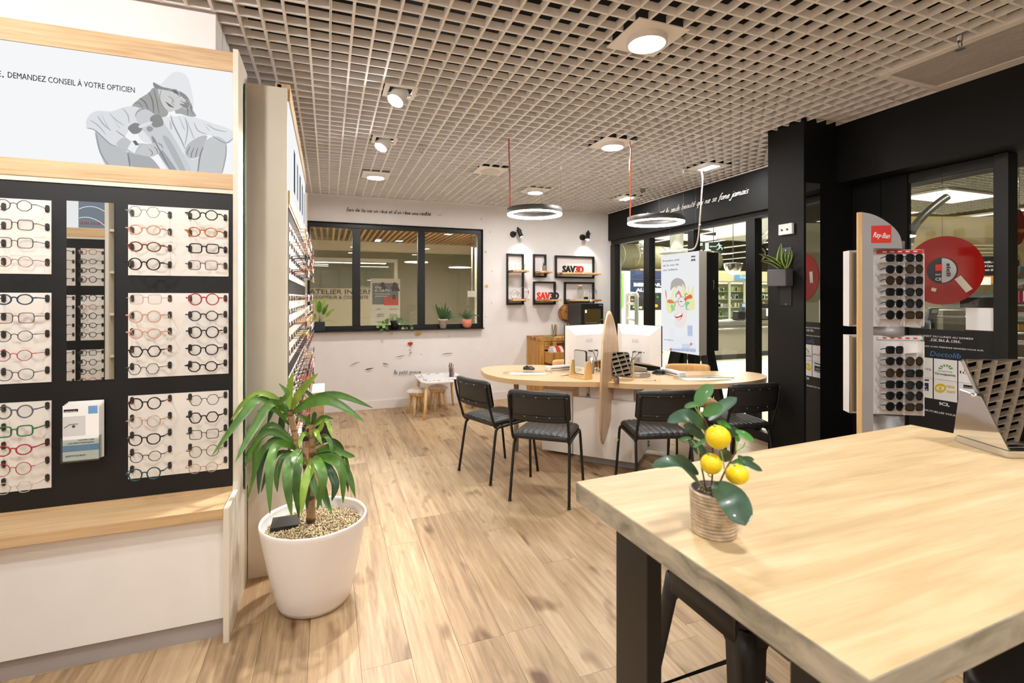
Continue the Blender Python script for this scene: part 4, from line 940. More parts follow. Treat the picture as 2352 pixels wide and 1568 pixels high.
# pivoting mirrors in wooden stands
def stand_mirror(label, u, v, an, tilt, slab):
    c = onZ(u, v, Zt); t = thing('table_mirror', label, 'mirror', tuple(c), an, 'pivoting desk mirrors in wooden stands', world=False)
    if slab:
        for s in (-1, 1): obj('stand_side', MB().sheet([(s * .088, -.045, 0), (s * .088, .045, 0), (s * .088, .022, .15), (s * .088, -.022, .15)], (s * .018, 0, 0)), M_BAMBOO, t, bevel=.002)
        obj('stand_base', MB().box((-.0878, -.045, 0), (.0878, .045, .014)), M_BAMBOO, t)
    else:
        obj('stand_frame', MB().tube(catmull([(-.105, 0, .17), (-.105, 0, .06), (-.10, 0, .012), (-.08, 0, .008), (.08, 0, .008), (.10, 0, .012), (.105, 0, .06), (.105, 0, .17)], 5), .0075, 8), M_BAMBOO, t)
        obj('stand_base', MB().box((-.085, -.04, 0), (.085, .04, .008)), M_BAMBOO, t)
    R = Matrix.Rotation(tilt, 3, 'X'); zc = .135; h = .105; w = .078
    def rr(k, dy0, dy1, n=6):
        P = []
        for cx, cz, a0 in ((1, 1, 0), (-1, 1, 90), (-1, -1, 180), (1, -1, 270)):
            for j in range(n + 1): a_ = math.radians(a0 + 90 * j / n); P.append((cx * (w * k - .022) + .022 * math.cos(a_), cz * (h * k - .022) + .022 * math.sin(a_)))
        return MB().sheet([R @ Vector((x, dy0, z)) + Vector((0, 0, zc)) for x, z in P], R @ Vector((0, dy1 - dy0, 0)))
    obj('mirror_frame', rr(1.0, -.006, .008), M_BLKPL, t); obj('mirror_glass', rr(.95, -.0072, -.0062), M_MIRROR, t)
    obj('pivot', MB().cyl((-.107, 0, zc), (-.077, 0, zc), .004, n=8).cyl((.077, 0, zc), (.107, 0, zc), .004, n=8), M_CHROME, t)
stand_mirror('desk mirror in a bamboo slab stand left of the divider', 1333, 867, -1.35, -.02, True)
stand_mirror('tilted desk mirror in a thin bamboo stand right of the divider', 1426, 873, -.36, -.42, False)
c = onZ(1358, 848, Zt); t = thing('charging_pad', 'white tray with small black tools behind the bamboo slab mirror', 'tray', tuple(c), .3, world=False)
obj('tray_body', MB().box((-.06, -.05, 0), (.06, .05, .018)), M_WHITE, t, bevel=.006); obj('tool', MB().box((-.03, -.02, .018), (.0, .02, .024)).box((.01, -.03, .018), (.03, .03, .023)), M_BLKPL, t)
c = onZ(1468, 852, Zt + .0); t = thing('card_reader', 'silver slanted device between the right monitor and the mouse', 'device', tuple(c), -.55, world=False)
obj('device_body', MB().sheet([(-.07, -.022, 0), (.07, -.022, 0), (.07, -.022, .03), (-.07, -.022, .055)], (0, .044, 0)), M_SILVER, t, bevel=.003); obj('device_end', MB().box((.07, -.02, .004), (.075, .02, .026)), M_BLKPL, t)
for k, (u, v) in enumerate(((1300, 862), (1490, 874))):
    c = onZ(u, v, Zt); t = thing('pen', ('silver pen lying by the left scanner', 'thin white pen in front of the right device')[k], 'pen', tuple(c), (.3, -.3)[k], world=False)
    obj('pen_barrel', MB().cyl((-.06, 0, .004), (.05, 0, .004), .004, n=8), (M_SILVER, M_WHITE)[k], t); obj('pen_tip', MB().cyl((.05, 0, .004), (.065, 0, .003), .004, .001, n=8), M_BLKPL, t)

# ================================================================ RING PENDANTS
def ring(label, cu, cv, dep, dia, cord_u, cord_pts, cordcol, wires):
    c = atD(cu, cv, dep); t = thing('ring_pendant', label, 'pendant lamp', tuple(c), group='ring-shaped pendant lamps')
    R = dia / 2; b = .028
    obj('ring_housing', MB().lathe([(R - b, .012), (R - b, .045), (R, .045), (R, .002)], tuple(c), 64, caps=False), mat('ring_grey', '#55504c', .5, .3), t)
    obj('led_ring', MB().lathe([(R - b, .012), (R - b + .002, -.008), (R - .002, -.008), (R, .002)], tuple(c), 64, caps=False), M_RING, t)
    obj('power_cord', MB().tube(catmull([atD(u, v, d) for u, v, d in cord_pts], 6), .0045, 7), cordcol, t)
    for a in wires:
        q = c + Vector((math.cos(a) * (R - .01), math.sin(a) * (R - .01), .045)); obj('suspension_wire', MB().cyl(q, (q.x, q.y, CZ + .03), .0009, n=5), M_STEEL, t)
M_REDC = mat('cord_red', '#a5261c', .5); M_ORC = mat('cord_orange', '#e06a45', .5)
ring('ring pendant with dark red cord, left one over the desk', 1228, 492, 4.07, .454, 1171, [(1172, 472, 4.0), (1171, 400, 4.02), (1169, 345, 4.06), (1171, 306, 4.06), (1184, 293, 3.98), (1189, 287, 3.95)], M_REDC, (-.35, .9, 2.6))
ring('ring pendant with orange cord, right one before the black header', 1506, 511, 4.1, .462, 1447, [(1447, 500, 4.0), (1449, 440, 4.02), (1448, 390, 4.02), (1449, 345, 4.02), (1447, 336, 4.02), (1447, 325, 4.03)], M_ORC, (-.5, .8, 2.3))

# ================================================================ BACK WALL
YW = 6.598
M_INK = mat('mural_ink', '#201c1a', .8); M_YEL = mat('mural_yellow', '#cfa526', .8)
mu = thing('wall_lettering', 'black handwritten sentence on the white wall above the back window', 'lettering', (.76, YW, 2.56))
script('fais de ta vie un rêve et d\'un rêve une réalité', onY(796, 484, YW - .001), onY(990, 495, YW - .001), .022, .003, M_INK, mu)
obj('pen_stroke', MB().tube(catmull([onY(1005, 492, YW - .001), onY(1010, 494.5, YW - .001), onY(1015, 492.5, YW - .001)], 4), .002, 6), M_INK, mu)
m2 = thing('wall_lettering', 'short black handwritten title low on the white wall above the small table', 'lettering', (1.0, YW, .45))
script('le petit prince', onY(905, 858, YW - .001), onY(967, 857, YW - .001), .024, .0026, M_INK, m2)
def star(label, u, v, r, n=5, rot=.3):
    c = onY(u, v, YW); P = []
    for i in range(2 * n): a = rot + PI * i / n; rr = r if i % 2 == 0 else r * .45; P.append((c.x + rr * math.cos(a), YW + .002, c.z + rr * math.sin(a)))
    tag(obj('wall_star', MB().sheet(P, (0, -.0025, 0)), M_YEL), label, 'wall sticker', 'yellow star stickers')
for i, (u, v, r) in enumerate(((1106, 503, .016), (1126, 532.5, .011), (1116, 578, .017), (1130, 623, .011), (1118, 656, .028), (1129, 695.5, .011), (1115, 727, .011))):
    star(f'yellow star sticker right of the back window, {ordn(i)} from the top', u, v, r, 5 if r > .012 else 6, .3 + i)
star('yellow star sticker below the sill, under the trailing plant', 900, 766, .017); star('tiny yellow dot sticker below the sill, right of the planet', 1005, 764.5, .007); star('small yellow star sticker under the sill, above the window corner', 1031, 772, .013)
c = onY(960.5, 767, YW); pl = thing('planet_sticker', 'yellow ringed planet sticker under the back window', 'wall sticker', tuple(c))
obj('planet_disc', MB().sheet([(c.x + .024 * math.cos(a), YW + .001, c.z + .024 * math.sin(a)) for a in [2 * PI * k / 20 for k in range(20)]], (0, -.002, 0)), M_YEL, pl)
obj('planet_ring', MB().tube([(c.x + .05 * math.cos(a), YW - .0015, c.z + .012 * math.sin(a) + .05 * math.cos(a) * .08) for a in [2 * PI * k / 28 for k in range(28)]], .0028, 5, closed=True), M_YEL, pl)
rs = thing('rose_drawing', 'red rose drawing on the white wall under the planet', 'wall drawing', (1.015, YW, .66))
q = lambda x, y: onY(760 + x / 6.533, 740 + y / 6.533, YW - .001)
obj('rose_head', MB().sheet([q(*p) + Vector((0, .002, 0)) for p in ((1150, 320), (1160, 300), (1180, 302), (1195, 290), (1212, 300), (1230, 298), (1228, 325), (1210, 345), (1197, 362), (1180, 345), (1160, 335))], (0, -.002, 0)), mat('mural_red', '#b8321f', .8), rs)
obj('rose_petal_line', MB().tube(catmull([q(1168, 318), q(1185, 335), q(1200, 340), q(1215, 320), q(1198, 312), q(1182, 322)], 4) , .0011, 4), M_INK, rs)
obj('rose_stem', MB().tube(catmull([q(1200, 360), q(1197, 400), q(1188, 450), q(1180, 510)], 4), .0016, 5), M_INK, rs)
obj('rose_leaf', MB().sheet([q(*p) for p in ((1165, 402), (1180, 410), (1190, 426), (1176, 424))], (0, -.001, 0)).sheet([q(*p) for p in ((1188, 468), (1195, 448), (1216, 445), (1208, 462))], (0, -.001, 0)), mat('mural_green', '#6f9c45', .8), rs)
for i, (a, b, mid, w, lb) in enumerate((((275, 662), (440, 592), (350, 618), 5, 'long dark brush stroke on the white wall, leftmost'), ((965, 525), (1110, 497), (1040, 508), 5, 'dark brush stroke left of the rose drawing'), ((1333, 488), (1380, 484), (1356, 485), 2, 'short thin brush stroke right of the rose drawing'), ((1655, 480), (1835, 463), (1745, 468), 6, 'rightmost dark brush stroke above the small table'), ((512, 712), (640, 685), (560, 700), 11, 'thick dark brush stroke low on the wall, left'), ((775, 610), (868, 630), (815, 622), 8, 'thick short brush stroke between the leftmost one and the rose'))):
    pt = catmull([q(*a), q(*mid), q(*b)], 6); n = len(pt)
    tag(obj('brush_stroke', MB().tube(pt, .003, 5, rs=[.0004 + .0006 * w * math.sin(PI * k / (n - 1)) for k in range(n)]), M_INK), lb, 'wall drawing', 'ink brush strokes')

# ---- black frame shelves with live-edge boards
def fshelf(label, x0, x1, z0, z1, shelves, n):
    t = thing('wall_shelf', label, 'wall shelf', (x0, 6.58, z0), group='black frame shelves with wooden boards'); b = .022
    obj('shelf_frame', MB().box((x0, 6.575, z0), (x0 + b, 6.612, z1)).box((x1 - b, 6.575, z0), (x1, 6.612, z1)).box((x0 + b, 6.575, z1 - b), (x1 - b, 6.612, z1)).box((x0 + b, 6.575, z0), (x1 - b, 6.612, z0 + b)), M_BLKMET, t)
    for z in shelves:
        P = []; rnd = random.Random(n * 7 + int(z * 10)); xa, xb = x0 + .03, x1 + .012
        P += [(xa, 6.60), (xb, 6.60)]
        m = 8
        for k in range(m + 1): f = k / m; P.append((xb + (xa - xb) * f, 6.40 + rnd.uniform(-.014, .014)))
        mb = MB().prism(P[::-1], z - .028, z); obj('shelf_board', mb, M_LIVE, t, bevel=.004)
        obj('bracket', MB().box((x0 + b, 6.43, z - .036), (x0 + b + .012, 6.575, z - .029)).box((x1 - b - .012, 6.43, z - .036), (x1 - b, 6.575, z - .029)), M_BLKMET, t)
    return t
S1, S2 = 1.836, 1.432
fshelf('tall narrow black frame shelf with two wooden boards, leftmost', 2.379, 2.64, 1.347, 2.077, (S1, S2), 1)
fshelf('small black frame shelf holding the little potted cactus', 2.791, 2.995, 1.745, 2.08, (S1 - .008,), 2)
fshelf('wide black frame shelf at top right, letters on its board', 3.143, 3.796, 1.739, 2.073, (S1 - .02,), 3)
fshelf('square black frame shelf below the cactus shelf', 2.791, 3.146, 1.347, 1.683, (S2 - .006,), 4)
fshelf('black frame shelf above the 3D printer holding a glass jar', 3.292, 3.796, 1.347, 1.682, (S2 - .008,), 5)
def letters(label, items, x, y, z, h, gap):
    t = thing('letter_sign', label, 'sign', (x, y, z), group='standing letter signs')
    for s, w, m in items: text(s, (x, y, z + .001), w, h, m, parent=t, name='letters', bold=.035, ext=.014); x += w + gap
zt = S1 - .02 + .0
M_SGB = mat('sign_black', '#1d1b1b', .45); M_SGR = mat('sign_red', '#dd3a2c', .45)
letters('standing letters SAV black, 3D red, on the top right shelf', [('SAV', .205, M_SGB), ('3D', .135, M_SGR)], 3.20, 6.46, zt, .10, .004)
letters('standing letters SAV red, 3D black, on the square shelf', [('SAV', .205, M_SGR), ('3D', .135, M_SGB)], 2.79, 6.45, S2 - .006, .10, .004)
# little cactus in a silver tin
c = Vector((2.92, 6.48, S1 - .008)); t = thing('potted_cactus', 'small green succulent in a silver tin on the frame shelf', 'plant', tuple(c))
obj('tin_pot', MB().lathe([(.03, 0), (.032, .004), (.03, .02), (.032, .025), (.031, .075), (.033, .08), (.03, .08)], tuple(c), 20), M_SILVER, t)
obj('soil', MB().lathe([(.029, .076), (.001, .078)], tuple(c), 16, caps=False), M_SOIL, t)
for k in range(7): a = k * .9; p = c + Vector((.014 * math.cos(a), .014 * math.sin(a), .085 + .012 * (k % 3))); obj('succulent_leaf', MB().ball(p, .012, 1, 1, 1.4, 8, 6), M_DGREEN, t)
# wire heads and glasses on shelves
def loop(label, c, r, ry=None):
    t = thing('wire_head', label, 'glasses stand', tuple(c), group='wire glasses stands'); ry = ry or r * 1.15
    obj('wire_loop', MB().tube([(c.x + r * math.cos(a), c.y, c.z + ry + ry * math.sin(a)) for a in [2 * PI * k / 28 for k in range(28)]], .0022, 5, closed=True), M_STEEL, t)
    obj('loop_foot', MB().cyl(c, c + Vector((0, 0, .004)), .03, n=16), M_BLKMET, t)
loop('wire loop stand with black glasses on the tall shelf, lower board', Vector((2.45, 6.47, S2)), .055); loop('wire loop stand with red glasses on the tall shelf, lower board', Vector((2.60, 6.46, S2)), .062, .085)
loop('wire loop stand with dark glasses beside the printer shelf jar', Vector((3.70, 6.45, S2 - .008)), .062, .085); loop('wire loop stand with green glasses on the tall shelf, upper board', Vector((2.52, 6.48, S1)), .055, .055)
for lb, cn, x, z, r, kd in (('black round eyeglasses on the wire loop, tall shelf lower board', 'black', 2.45, S2 + .075, .1, 'round'), ('red eyeglasses turned sideways on the wire loop, tall shelf', 'red', 2.60, S2 + .095, 1.1, 'round'), ('dark eyeglasses on the wire loop right of the glass jar', 'blue', 3.70, S2 + .1, .1, 'hex'), ('green eyeglasses on the wire loop, tall shelf upper board', 'green', 2.53, S1 + .06, .45, 'panto')):
    eyeglasses(kd, 0, fmat(cn), fmat(cn), lb, (x, 6.53, z), r, 'eyeglasses on the wall shelves')
c = Vector((3.50, 6.48, S2 - .008)); t = thing('glass_bottle', 'clear glass bottle with cork and dried flowers on the shelf', 'bottle', tuple(c))
obj('bottle_glass', MB().lathe([(.001, .001), (.045, .003), (.05, .02), (.05, .13), (.028, .16), (.026, .185), (.03, .19)], tuple(c), 24, caps=False), M_JAR, t)
obj('cork', MB().cyl(c + Vector((0, 0, .186)), c + Vector((0, 0, .21)), .028, n=16), M_BAMBOO, t)
fl_ = MB()
for k in range(14): a = k * 2.4; fl_.tube(catmull([c + Vector((0, 0, .01)), c + Vector((.02 * math.cos(a), .02 * math.sin(a), .06)), c + Vector((.035 * math.cos(a + 1), .035 * math.sin(a + 1), .09 + .004 * k))], 3), .0012, 4)
obj('dried_flowers', fl_, M_BAMBOO, t)
c = Vector((3.585, 6.46, S2 - .008)); t = thing('card_holder', 'black block with a small silver spiral next to the glass bottle', 'ornament', tuple(c))
obj('block', MB().box(c + Vector((-.025, -.02, 0)), c + Vector((.025, .02, .035))), M_BLKPL, t); obj('spiral', MB().tube([c + Vector((.014 * math.cos(k * .7), .006 * math.sin(k * .7), .036 + k * .0035)) for k in range(20)], .0016, 4), M_STEEL, t)
# wall spot lamps
def wspot(label, u, v, tilt):
    c = onY(u, v, 6.614); t = thing('wall_spot', label, 'wall lamp', tuple(c), group='black wall spotlights')
    obj('rose', MB().cyl(c, c + Vector((0, -.022, 0)), .046, .042, n=24), M_BLKMET, t)
    j = c + Vector((.02, -.085, .015)); obj('arm', MB().tube([c + Vector((0, -.02, 0)), c + Vector((.01, -.06, .01)), j], .008, 8), M_BLKMET, t)
    ax = Vector((tilt, -.28, -.92)).normalized(); k0_ = j + Vector((.03, -.01, .045)); k1 = k0_ + ax * .12
    obj('lamp_tube', MB().cyl(k0_, k1, .030, n=20, caps=False).cyl(k0_, k0_ + ax * .003, .03, n=20), M_BLKMET, t)
    obj('bulb', MB().cyl(k1 - ax * .012, k1 - ax * .010, .026, n=16), M_RING, t)
    obj('knob', MB().cyl(k0_ - ax * .035, k0_, .012, .022, n=12).cyl(k0_ + Vector((-.03, 0, -.01)), k0_ + Vector((.055, 0, -.01)), .004, n=6), M_BLKMET, t)
    spot_light('wall_spot_beam', k1 + ax * .02, k1 + Vector((.08, .22, -1)), 9, 100, .8, (1, .9, .76), .02)
wspot('black wall spotlight above the tall narrow shelf', 1178, 538, .28); wspot('black wall spotlight above the wide shelf, its bulb visible', 1337, 545, -.25)

# ---- rustic dresser
DX0, DX1, DY0, DY1, DZ = 2.69, 3.78, 6.11, 6.59, .90
dr = thing('wooden_dresser', 'rustic pine dresser with an open drawer against the back wall', 'dresser', ((DX0 + DX1) / 2, 6.35, 0))
obj('top', MB().box((DX0, DY0, DZ - .05), (DX1, DY1, DZ)), M_RUST, dr, bevel=.003)
for k in range(5): obj('side_board', MB().box((DX0 + .004, DY0 + .06 + k * .084, .06), (DX0 + .02, DY0 + .06 + (k + 1) * .084 - .003, DZ - .05)), M_RUST, dr)
for a_ in (DX0, DX1 - .06): obj('front_post', MB().box((a_, DY0, 0), (a_ + .06, DY0 + .06, DZ - .05)), M_RUST, dr)
for a_ in (DX0, DX1 - .06): obj('back_post', MB().box((a_, DY1 - .06, 0), (a_ + .06, DY1, DZ - .05)), M_RUST, dr)
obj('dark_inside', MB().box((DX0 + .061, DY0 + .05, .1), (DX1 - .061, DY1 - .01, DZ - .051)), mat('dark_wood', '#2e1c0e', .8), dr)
obj('rail', MB().box((DX0 + .06, DY0 + .01, .74), (DX1 - .06, DY0 + .05, .78)).box((DX0 + .06, DY0 + .01, .525), (DX1 - .06, DY0 + .05, .555)).box((DX0 + .06, DY0 + .01, .29), (DX1 - .06, DY0 + .05, .32)).box((DX0 + .06, DY0 + .01, .06), (DX1 - .06, DY0 + .05, .1)), M_RUST, dr)
def drawer(x0, x1, z0, z1, pull, hz):
    d = obj('drawer', MB().box((x0, DY0 - pull - .004, z0), (x1, DY0 - pull + .018, (z0 + z1) / 2 - .002)).box((x0, DY0 - pull - .004, (z0 + z1) / 2 + .002), (x1, DY0 - pull + .018, z1)), M_RUST, dr)
    if pull > .05: obj('drawer_side', MB().box((x0, DY0 - pull + .018, z0), (x0 + .015, DY0 + .05, z1 - .01)).box((x1 - .015, DY0 - pull + .018, z0), (x1, DY0 + .05, z1 - .01)).box((x0, DY0 - pull + .018, z0), (x1, DY0 + .05, z0 + .01)), M_RUST, d)
    obj('handle', MB().box(((x0 + x1) / 2 - .06, DY0 - pull - .03, hz), ((x0 + x1) / 2 + .06, DY0 - pull - .02, hz + .012)).box(((x0 + x1) / 2 - .055, DY0 - pull - .03, hz), ((x0 + x1) / 2 - .045, DY0 - pull, hz + .012)).box(((x0 + x1) / 2 + .045, DY0 - pull - .03, hz), ((x0 + x1) / 2 + .055, DY0 - pull, hz + .012)), M_BLKMET, d)
for i in (0, 1):
    a = DX0 + .065 + i * .49; drawer(a, a + .475, .785, .845, 0, .81)
    drawer(a, a + .475, .56, .73, .28 if i == 0 else 0, .68); drawer(a, a + .475, .335, .52, 0, .43); drawer(a, a + .475, .105, .285, 0, .19)
for i, cn in enumerate(('#dcdcd8', '#e2503c', '#f0d8c8', '#2c2b2b', '#a5672f', '#22201f', '#b88a4a')):
    x = DX0 + .12 + i * .052; t = thing('filament_spool', ('white', 'red', 'pale', 'black', 'orange-brown', 'dark', 'golden')[i] + ' filament spool standing in the open drawer', 'spool', (x, 5.98, .57), group='spools in the open drawer')
    obj('spool_disc', MB().cyl((x - .018, 5.98, .69), (x - .014, 5.98, .69), .11, n=28).cyl((x + .014, 5.98, .69), (x + .018, 5.98, .69), .11, n=28), mat('spool_' + cn[1:], cn, .5), t)
    obj('filament', MB().cyl((x - .014, 5.98, .69), (x + .014, 5.98, .69), .085, n=24), mat('spool_' + cn[1:], cn, .5), t)
def stickjar(label, x, y, seed):
    c = Vector((x, y, DZ)); t = thing('glass_jar', label, 'jar', tuple(c), group='glass jars on the dresser')
    obj('jar_glass', MB().lathe([(.03, .001), (.045, .01), (.05, .05), (.05, .11), (.045, .14), (.047, .165)], tuple(c), 20, caps=False), M_JAR, t)
    rn = random.Random(seed)
    for k in range(9):
        a = rn.uniform(0, 6.28); b = rn.uniform(0, 6.28)
        s = thing('plastic_stick', ('coloured plastic stick in the left dresser jar', 'coloured plastic stick in the right dresser jar')[seed], 'stick', tuple(c), group=('sticks in the left dresser jar', 'sticks in the right dresser jar')[seed])
        cm = mat('stick_%d' % (k % 5), ('#c33b2b', '#2f6b46', '#d9a13a', '#d4b08c', '#26262a')[k % 5], .5)
        obj('stick_shaft', MB().cyl(c + Vector((.03 * math.cos(a), .03 * math.sin(a), .006)), c + Vector((.035 * math.cos(b), .035 * math.sin(b), .165 + rn.uniform(0, .02))), .0045, n=6), cm, s)
stickjar('glass jar of coloured sticks, left one on the dresser', 2.99, 6.30, 0); stickjar('glass jar of coloured sticks, half hidden by the left monitor', 3.20, 6.33, 1)
for i, (x, y, cn, lb) in enumerate(((2.80, 6.17, '#3b4a66', 'dark blue sample strip at the left end of the dresser'), (2.86, 6.15, '#2e8a4a', 'green sample strip on the dresser'), (2.98, 6.16, '#e7dccb', 'cream sample plate on the dresser'), (3.08, 6.15, '#d98a2b', 'orange sample strip on the dresser before the jar'))):
    tag(obj('sample_strip', MB().prism([(x - .05, y - .025), (x + .04, y - .03), (x + .055, y), (x + .03, y + .03), (x - .045, y + .02)], DZ, DZ + .006), mat('sample_%d' % i, cn, .4)), lb, 'sample', 'samples on the dresser')
# ---- 3D printer
pr = thing('printer', 'black enclosed 3D printer with a dark window on the dresser', '3D printer', (3.48, 6.28, DZ))
ps = obj('printer_body', MB().box((3.30, 6.092, DZ + .004), (3.655, 6.5, 1.366)), mat('printer_shell', '#2f2c2b', .45), pr, bevel=.006)
obj('front_door', MB().box((3.302, 6.082, DZ + .02), (3.653, 6.0915, 1.362)), M_BLKPL, pr)
obj('door_window', MB().box((3.35, 6.0795, 1.0), (3.61, 6.0818, 1.29)), mat('smoked_window', '#4b3f22', .08, spec=.8), pr)
obj('print_bed', MB().box((3.37, 6.0775, 1.09), (3.55, 6.079, 1.10)), M_SILVER, pr)
obj('lit_hot_end', MB().box((3.36, 6.0775, 1.235), (3.385, 6.079, 1.275)), emitter('warm_lamp', '#ffe2a0', 1.4), pr)
obj('indicator', MB().cyl((3.60, 6.0815, 1.075), (3.60, 6.077, 1.075), .008, n=12), emitter('green_led', '#20e050', 2.0), pr)
obj('door_handle', MB().box((3.612, 6.07, 1.13), (3.64, 6.0815, 1.145)), M_SILVER, pr)
text('RAISE', (3.585, 6.0805, 1.335), .05, .012, mat('print_pale', '#b9c6cc', .5), parent=pr)
t = thing('crumpled_foil', 'small crumpled clear wrap on top of the 3D printer', 'wrapper', (3.47, 6.12, 1.366)); rb = MB()
rn = random.Random(3); rb.ball((3.47, 6.12, 1.39), .028, n=9, m=7); rb.v = [(x + rn.uniform(-.006, .006), y + rn.uniform(-.006, .006), z + rn.uniform(-.006, .006)) for x, y, z in rb.v]; tag(obj('foil_ball', rb, M_SILVER, t), 'crumpled', 'x') if False else obj('foil_ball', rb, M_SILVER, t)
t = thing('straw_hat', 'round woven brown disc leaning behind the 3D printer', 'wall decoration', (3.27, 6.56, 1.2)); obj('woven_disc', MB().cyl((3.33, 6.57, 1.22), (3.33, 6.60, 1.22), .13, n=32).cyl((3.33, 6.55, 1.22), (3.33, 6.57, 1.22), .09, .12, n=32), wood('wicker', ('#6d4420', '#a06c38', '#c08a50'), (60, 60, 60), .7, False, .4, .4), t)

# ================================================================ CHILDREN'S TABLE
kt = thing('kids_table', 'small white children\'s table with drawn pattern and wooden legs', 'table', (1.30, 6.12, 0))
def rrect(cx, cy, hx, hy, r, n=6):
    P = []
    for sx, sy, a0 in ((1, 1, 0), (-1, 1, 90), (-1, -1, 180), (1, -1, 270)):
        for j in range(n + 1): a = math.radians(a0 + 90 * j / n); P.append((cx + sx * (hx - r) + r * math.cos(a), cy + sy * (hy - r) + r * math.sin(a)))
    return P
Pk = rrect(1.32, 6.14, .28, .34, .10)
obj('table_top', MB().prism(Pk, .425, .447), M_WHITE, kt, bevel=.005)
dm = MB(); rn = random.Random(5)
for k in range(46):
    f = rn.uniform(0, 2 * PI); rx, ry = .235 + rn.uniform(-.035, .015), .285 + rn.uniform(-.04, .02); x = 1.32 + rx * max(-.98, min(.98, 1.25 * math.cos(f))); y = 6.14 + ry * max(-.98, min(.98, 1.25 * math.sin(f)))
    pts = [(x + rn.uniform(-.018, .018), y + rn.uniform(-.018, .018), .4478) for _ in range(5)]; dm.tube(catmull(pts, 3), .0008, 4)
obj('drawn_pattern', dm, M_INK, kt)
for x, y in ((1.10, 5.87), (1.53, 5.87), (1.10, 6.40), (1.53, 6.40)):
    ox, oy = (x - 1.32) * .16, (y - 6.14) * .16
    obj('leg', MB().cyl((x + ox, y + oy, 0), (x, y, .385), .013, .021, n=14), M_BAMBOO, kt); obj('leg_socket', MB().cyl((x, y, .385), (x, y, .425), .024, .028, n=14), M_WHITE, kt)
def furstool(label, cx, cy, seed):
    t = thing('fur_stool', label, 'stool', (cx, cy, 0), group='children\'s stools with white fur')
    for k in range(4): a = PI / 4 + k * PI / 2 + .3; obj('leg', MB().cyl((cx + .125 * math.cos(a), cy + .125 * math.sin(a), 0), (cx + .075 * math.cos(a), cy + .075 * math.sin(a), .235), .016, .02, n=12), M_BAMBOO, t)
    obj('seat', MB().cyl((cx, cy, .235), (cx, cy, .262), .105, n=28), M_BAMBOO, t)
    m = MB(); rn = random.Random(seed); m.lathe([(.09, .262), (.118, .268), (.122, .285), (.1, .305), (.05, .312), (.001, .314)], (cx, cy, 0), 28, caps=False)
    for k in range(620):
        a = rn.uniform(0, 2 * PI); r = .122 * rn.random() ** .45; z = .312 - .03 * (r / .122) ** 3; L = rn.uniform(.025, .05)
        o_ = Vector((math.cos(a), math.sin(a), 0)); p = Vector((cx, cy, z)) + o_ * r; w = Vector((-o_.y, o_.x, 0)) * .0035
        d = (o_ * (.5 + r * 5) + Vector((rn.uniform(-.4, .4), rn.uniform(-.4, .4), .6 - r * 9))).normalized()
        m.poly([p - w, p + w, p + d * L])
    obj('fur_cover', m, mat('white_fur', '#ece5da', .95), t)
    return t
furstool('white furry child\'s stool at the front left under the small table', 1.045, 6.18, 1); furstool('white furry child\'s stool half hidden behind the small table\'s front leg', 1.33, 6.33, 2); furstool('child\'s stool right of the small table, behind the leftmost chair', 1.90, 6.22, 3)
c = Vector((1.46, 6.10, .448)); ph = thing('pencil_holder', 'clear mesh cup of coloured pens on the children\'s table', 'pen holder', tuple(c))
wm = MB()
for k in range(12): a = 2 * PI * k / 12; wm.cyl(c + Vector((.032 * math.cos(a), .032 * math.sin(a), 0)), c + Vector((.036 * math.cos(a), .036 * math.sin(a), .10)), .0012, n=4)
for z in (.002, .03, .06, .1): wm.tube([c + Vector(((.032 + z * .04) * math.cos(a), (.032 + z * .04) * math.sin(a), z)) for a in [2 * PI * k / 20 for k in range(20)]], .0014, 4, closed=True)
obj('cup_wire', wm, M_STEEL, ph)
for k, (cn, cc) in enumerate((('white', '#f0efec'), ('yellow', '#e8d338'), ('green', '#2f8f4a'), ('orange', '#e8702a'), ('blue', '#2f66b0'), ('black', '#222222'), ('red', '#c8302a'), ('white-capped', '#dddddd'))):
    a = k * .8; s = thing('felt_pen', f'{cn} felt pen in the mesh cup', 'pen', tuple(c), group='pens in the mesh cup'); p0_, p1_ = c + Vector((.018 * math.cos(a), .018 * math.sin(a), .003)), c + Vector((.03 * math.cos(a + .5), .03 * math.sin(a + .5), .135 + .012 * (k % 3)))
    obj('pen_barrel', MB().cyl(p0_, p1_, .0055, n=8), mat('pen_' + cc[1:], cc, .5), s); obj('pen_cap', MB().cyl(p1_, p1_ + (p1_ - p0_).normalized() * .018, .0062, n=8), mat('pen_' + cc[1:], cc, .5), s)

# ================================================================ PLANTS ON THE WINDOW SILL
def leaf(m, pts, w, cup=.25, n=3, flat=True, up=Vector((0, 0, 1)), shape=None):
    """blade along a curve; w = full width"""
    P = catmull(pts, n); k = len(P); rows = []
    for i, p in enumerate(P):
        t = (P[min(i + 1, k - 1)] - P[max(i - 1, 0)]).normalized(); sd = t.cross(up)
        if sd.length < .05: sd = t.cross(Vector((1, 0, 0)))
        sd.normalize(); nr = sd.cross(t); f = i / (k - 1)
        ww = w / 2 * (shape(f) if shape else (math.sin(PI * (f * .93 + .07) ** .75) ** .7 if f < 1 else 0.02)); ww = max(ww, w * .015)
        rows.append([p - sd * ww + nr * ww * cup, p, p + sd * ww + nr * ww * cup])
    m.grid(rows)
    return m
def potlathe(prof, c, nm, m, t): return obj(nm, MB().lathe(prof, tuple(c), 28), m, t)
YS = 6.60
def sillpos(u, v): p = onY(u, v, 6.60); return Vector((p.x, 6.60, 1.031))
M_NAVY = mat('pot_navy', '#17222b', .5); M_BEIGE = mat('pot_beige', '#b6aa9c', .6); M_TERRA = mat('pot_terracotta', '#c8755a', .6)
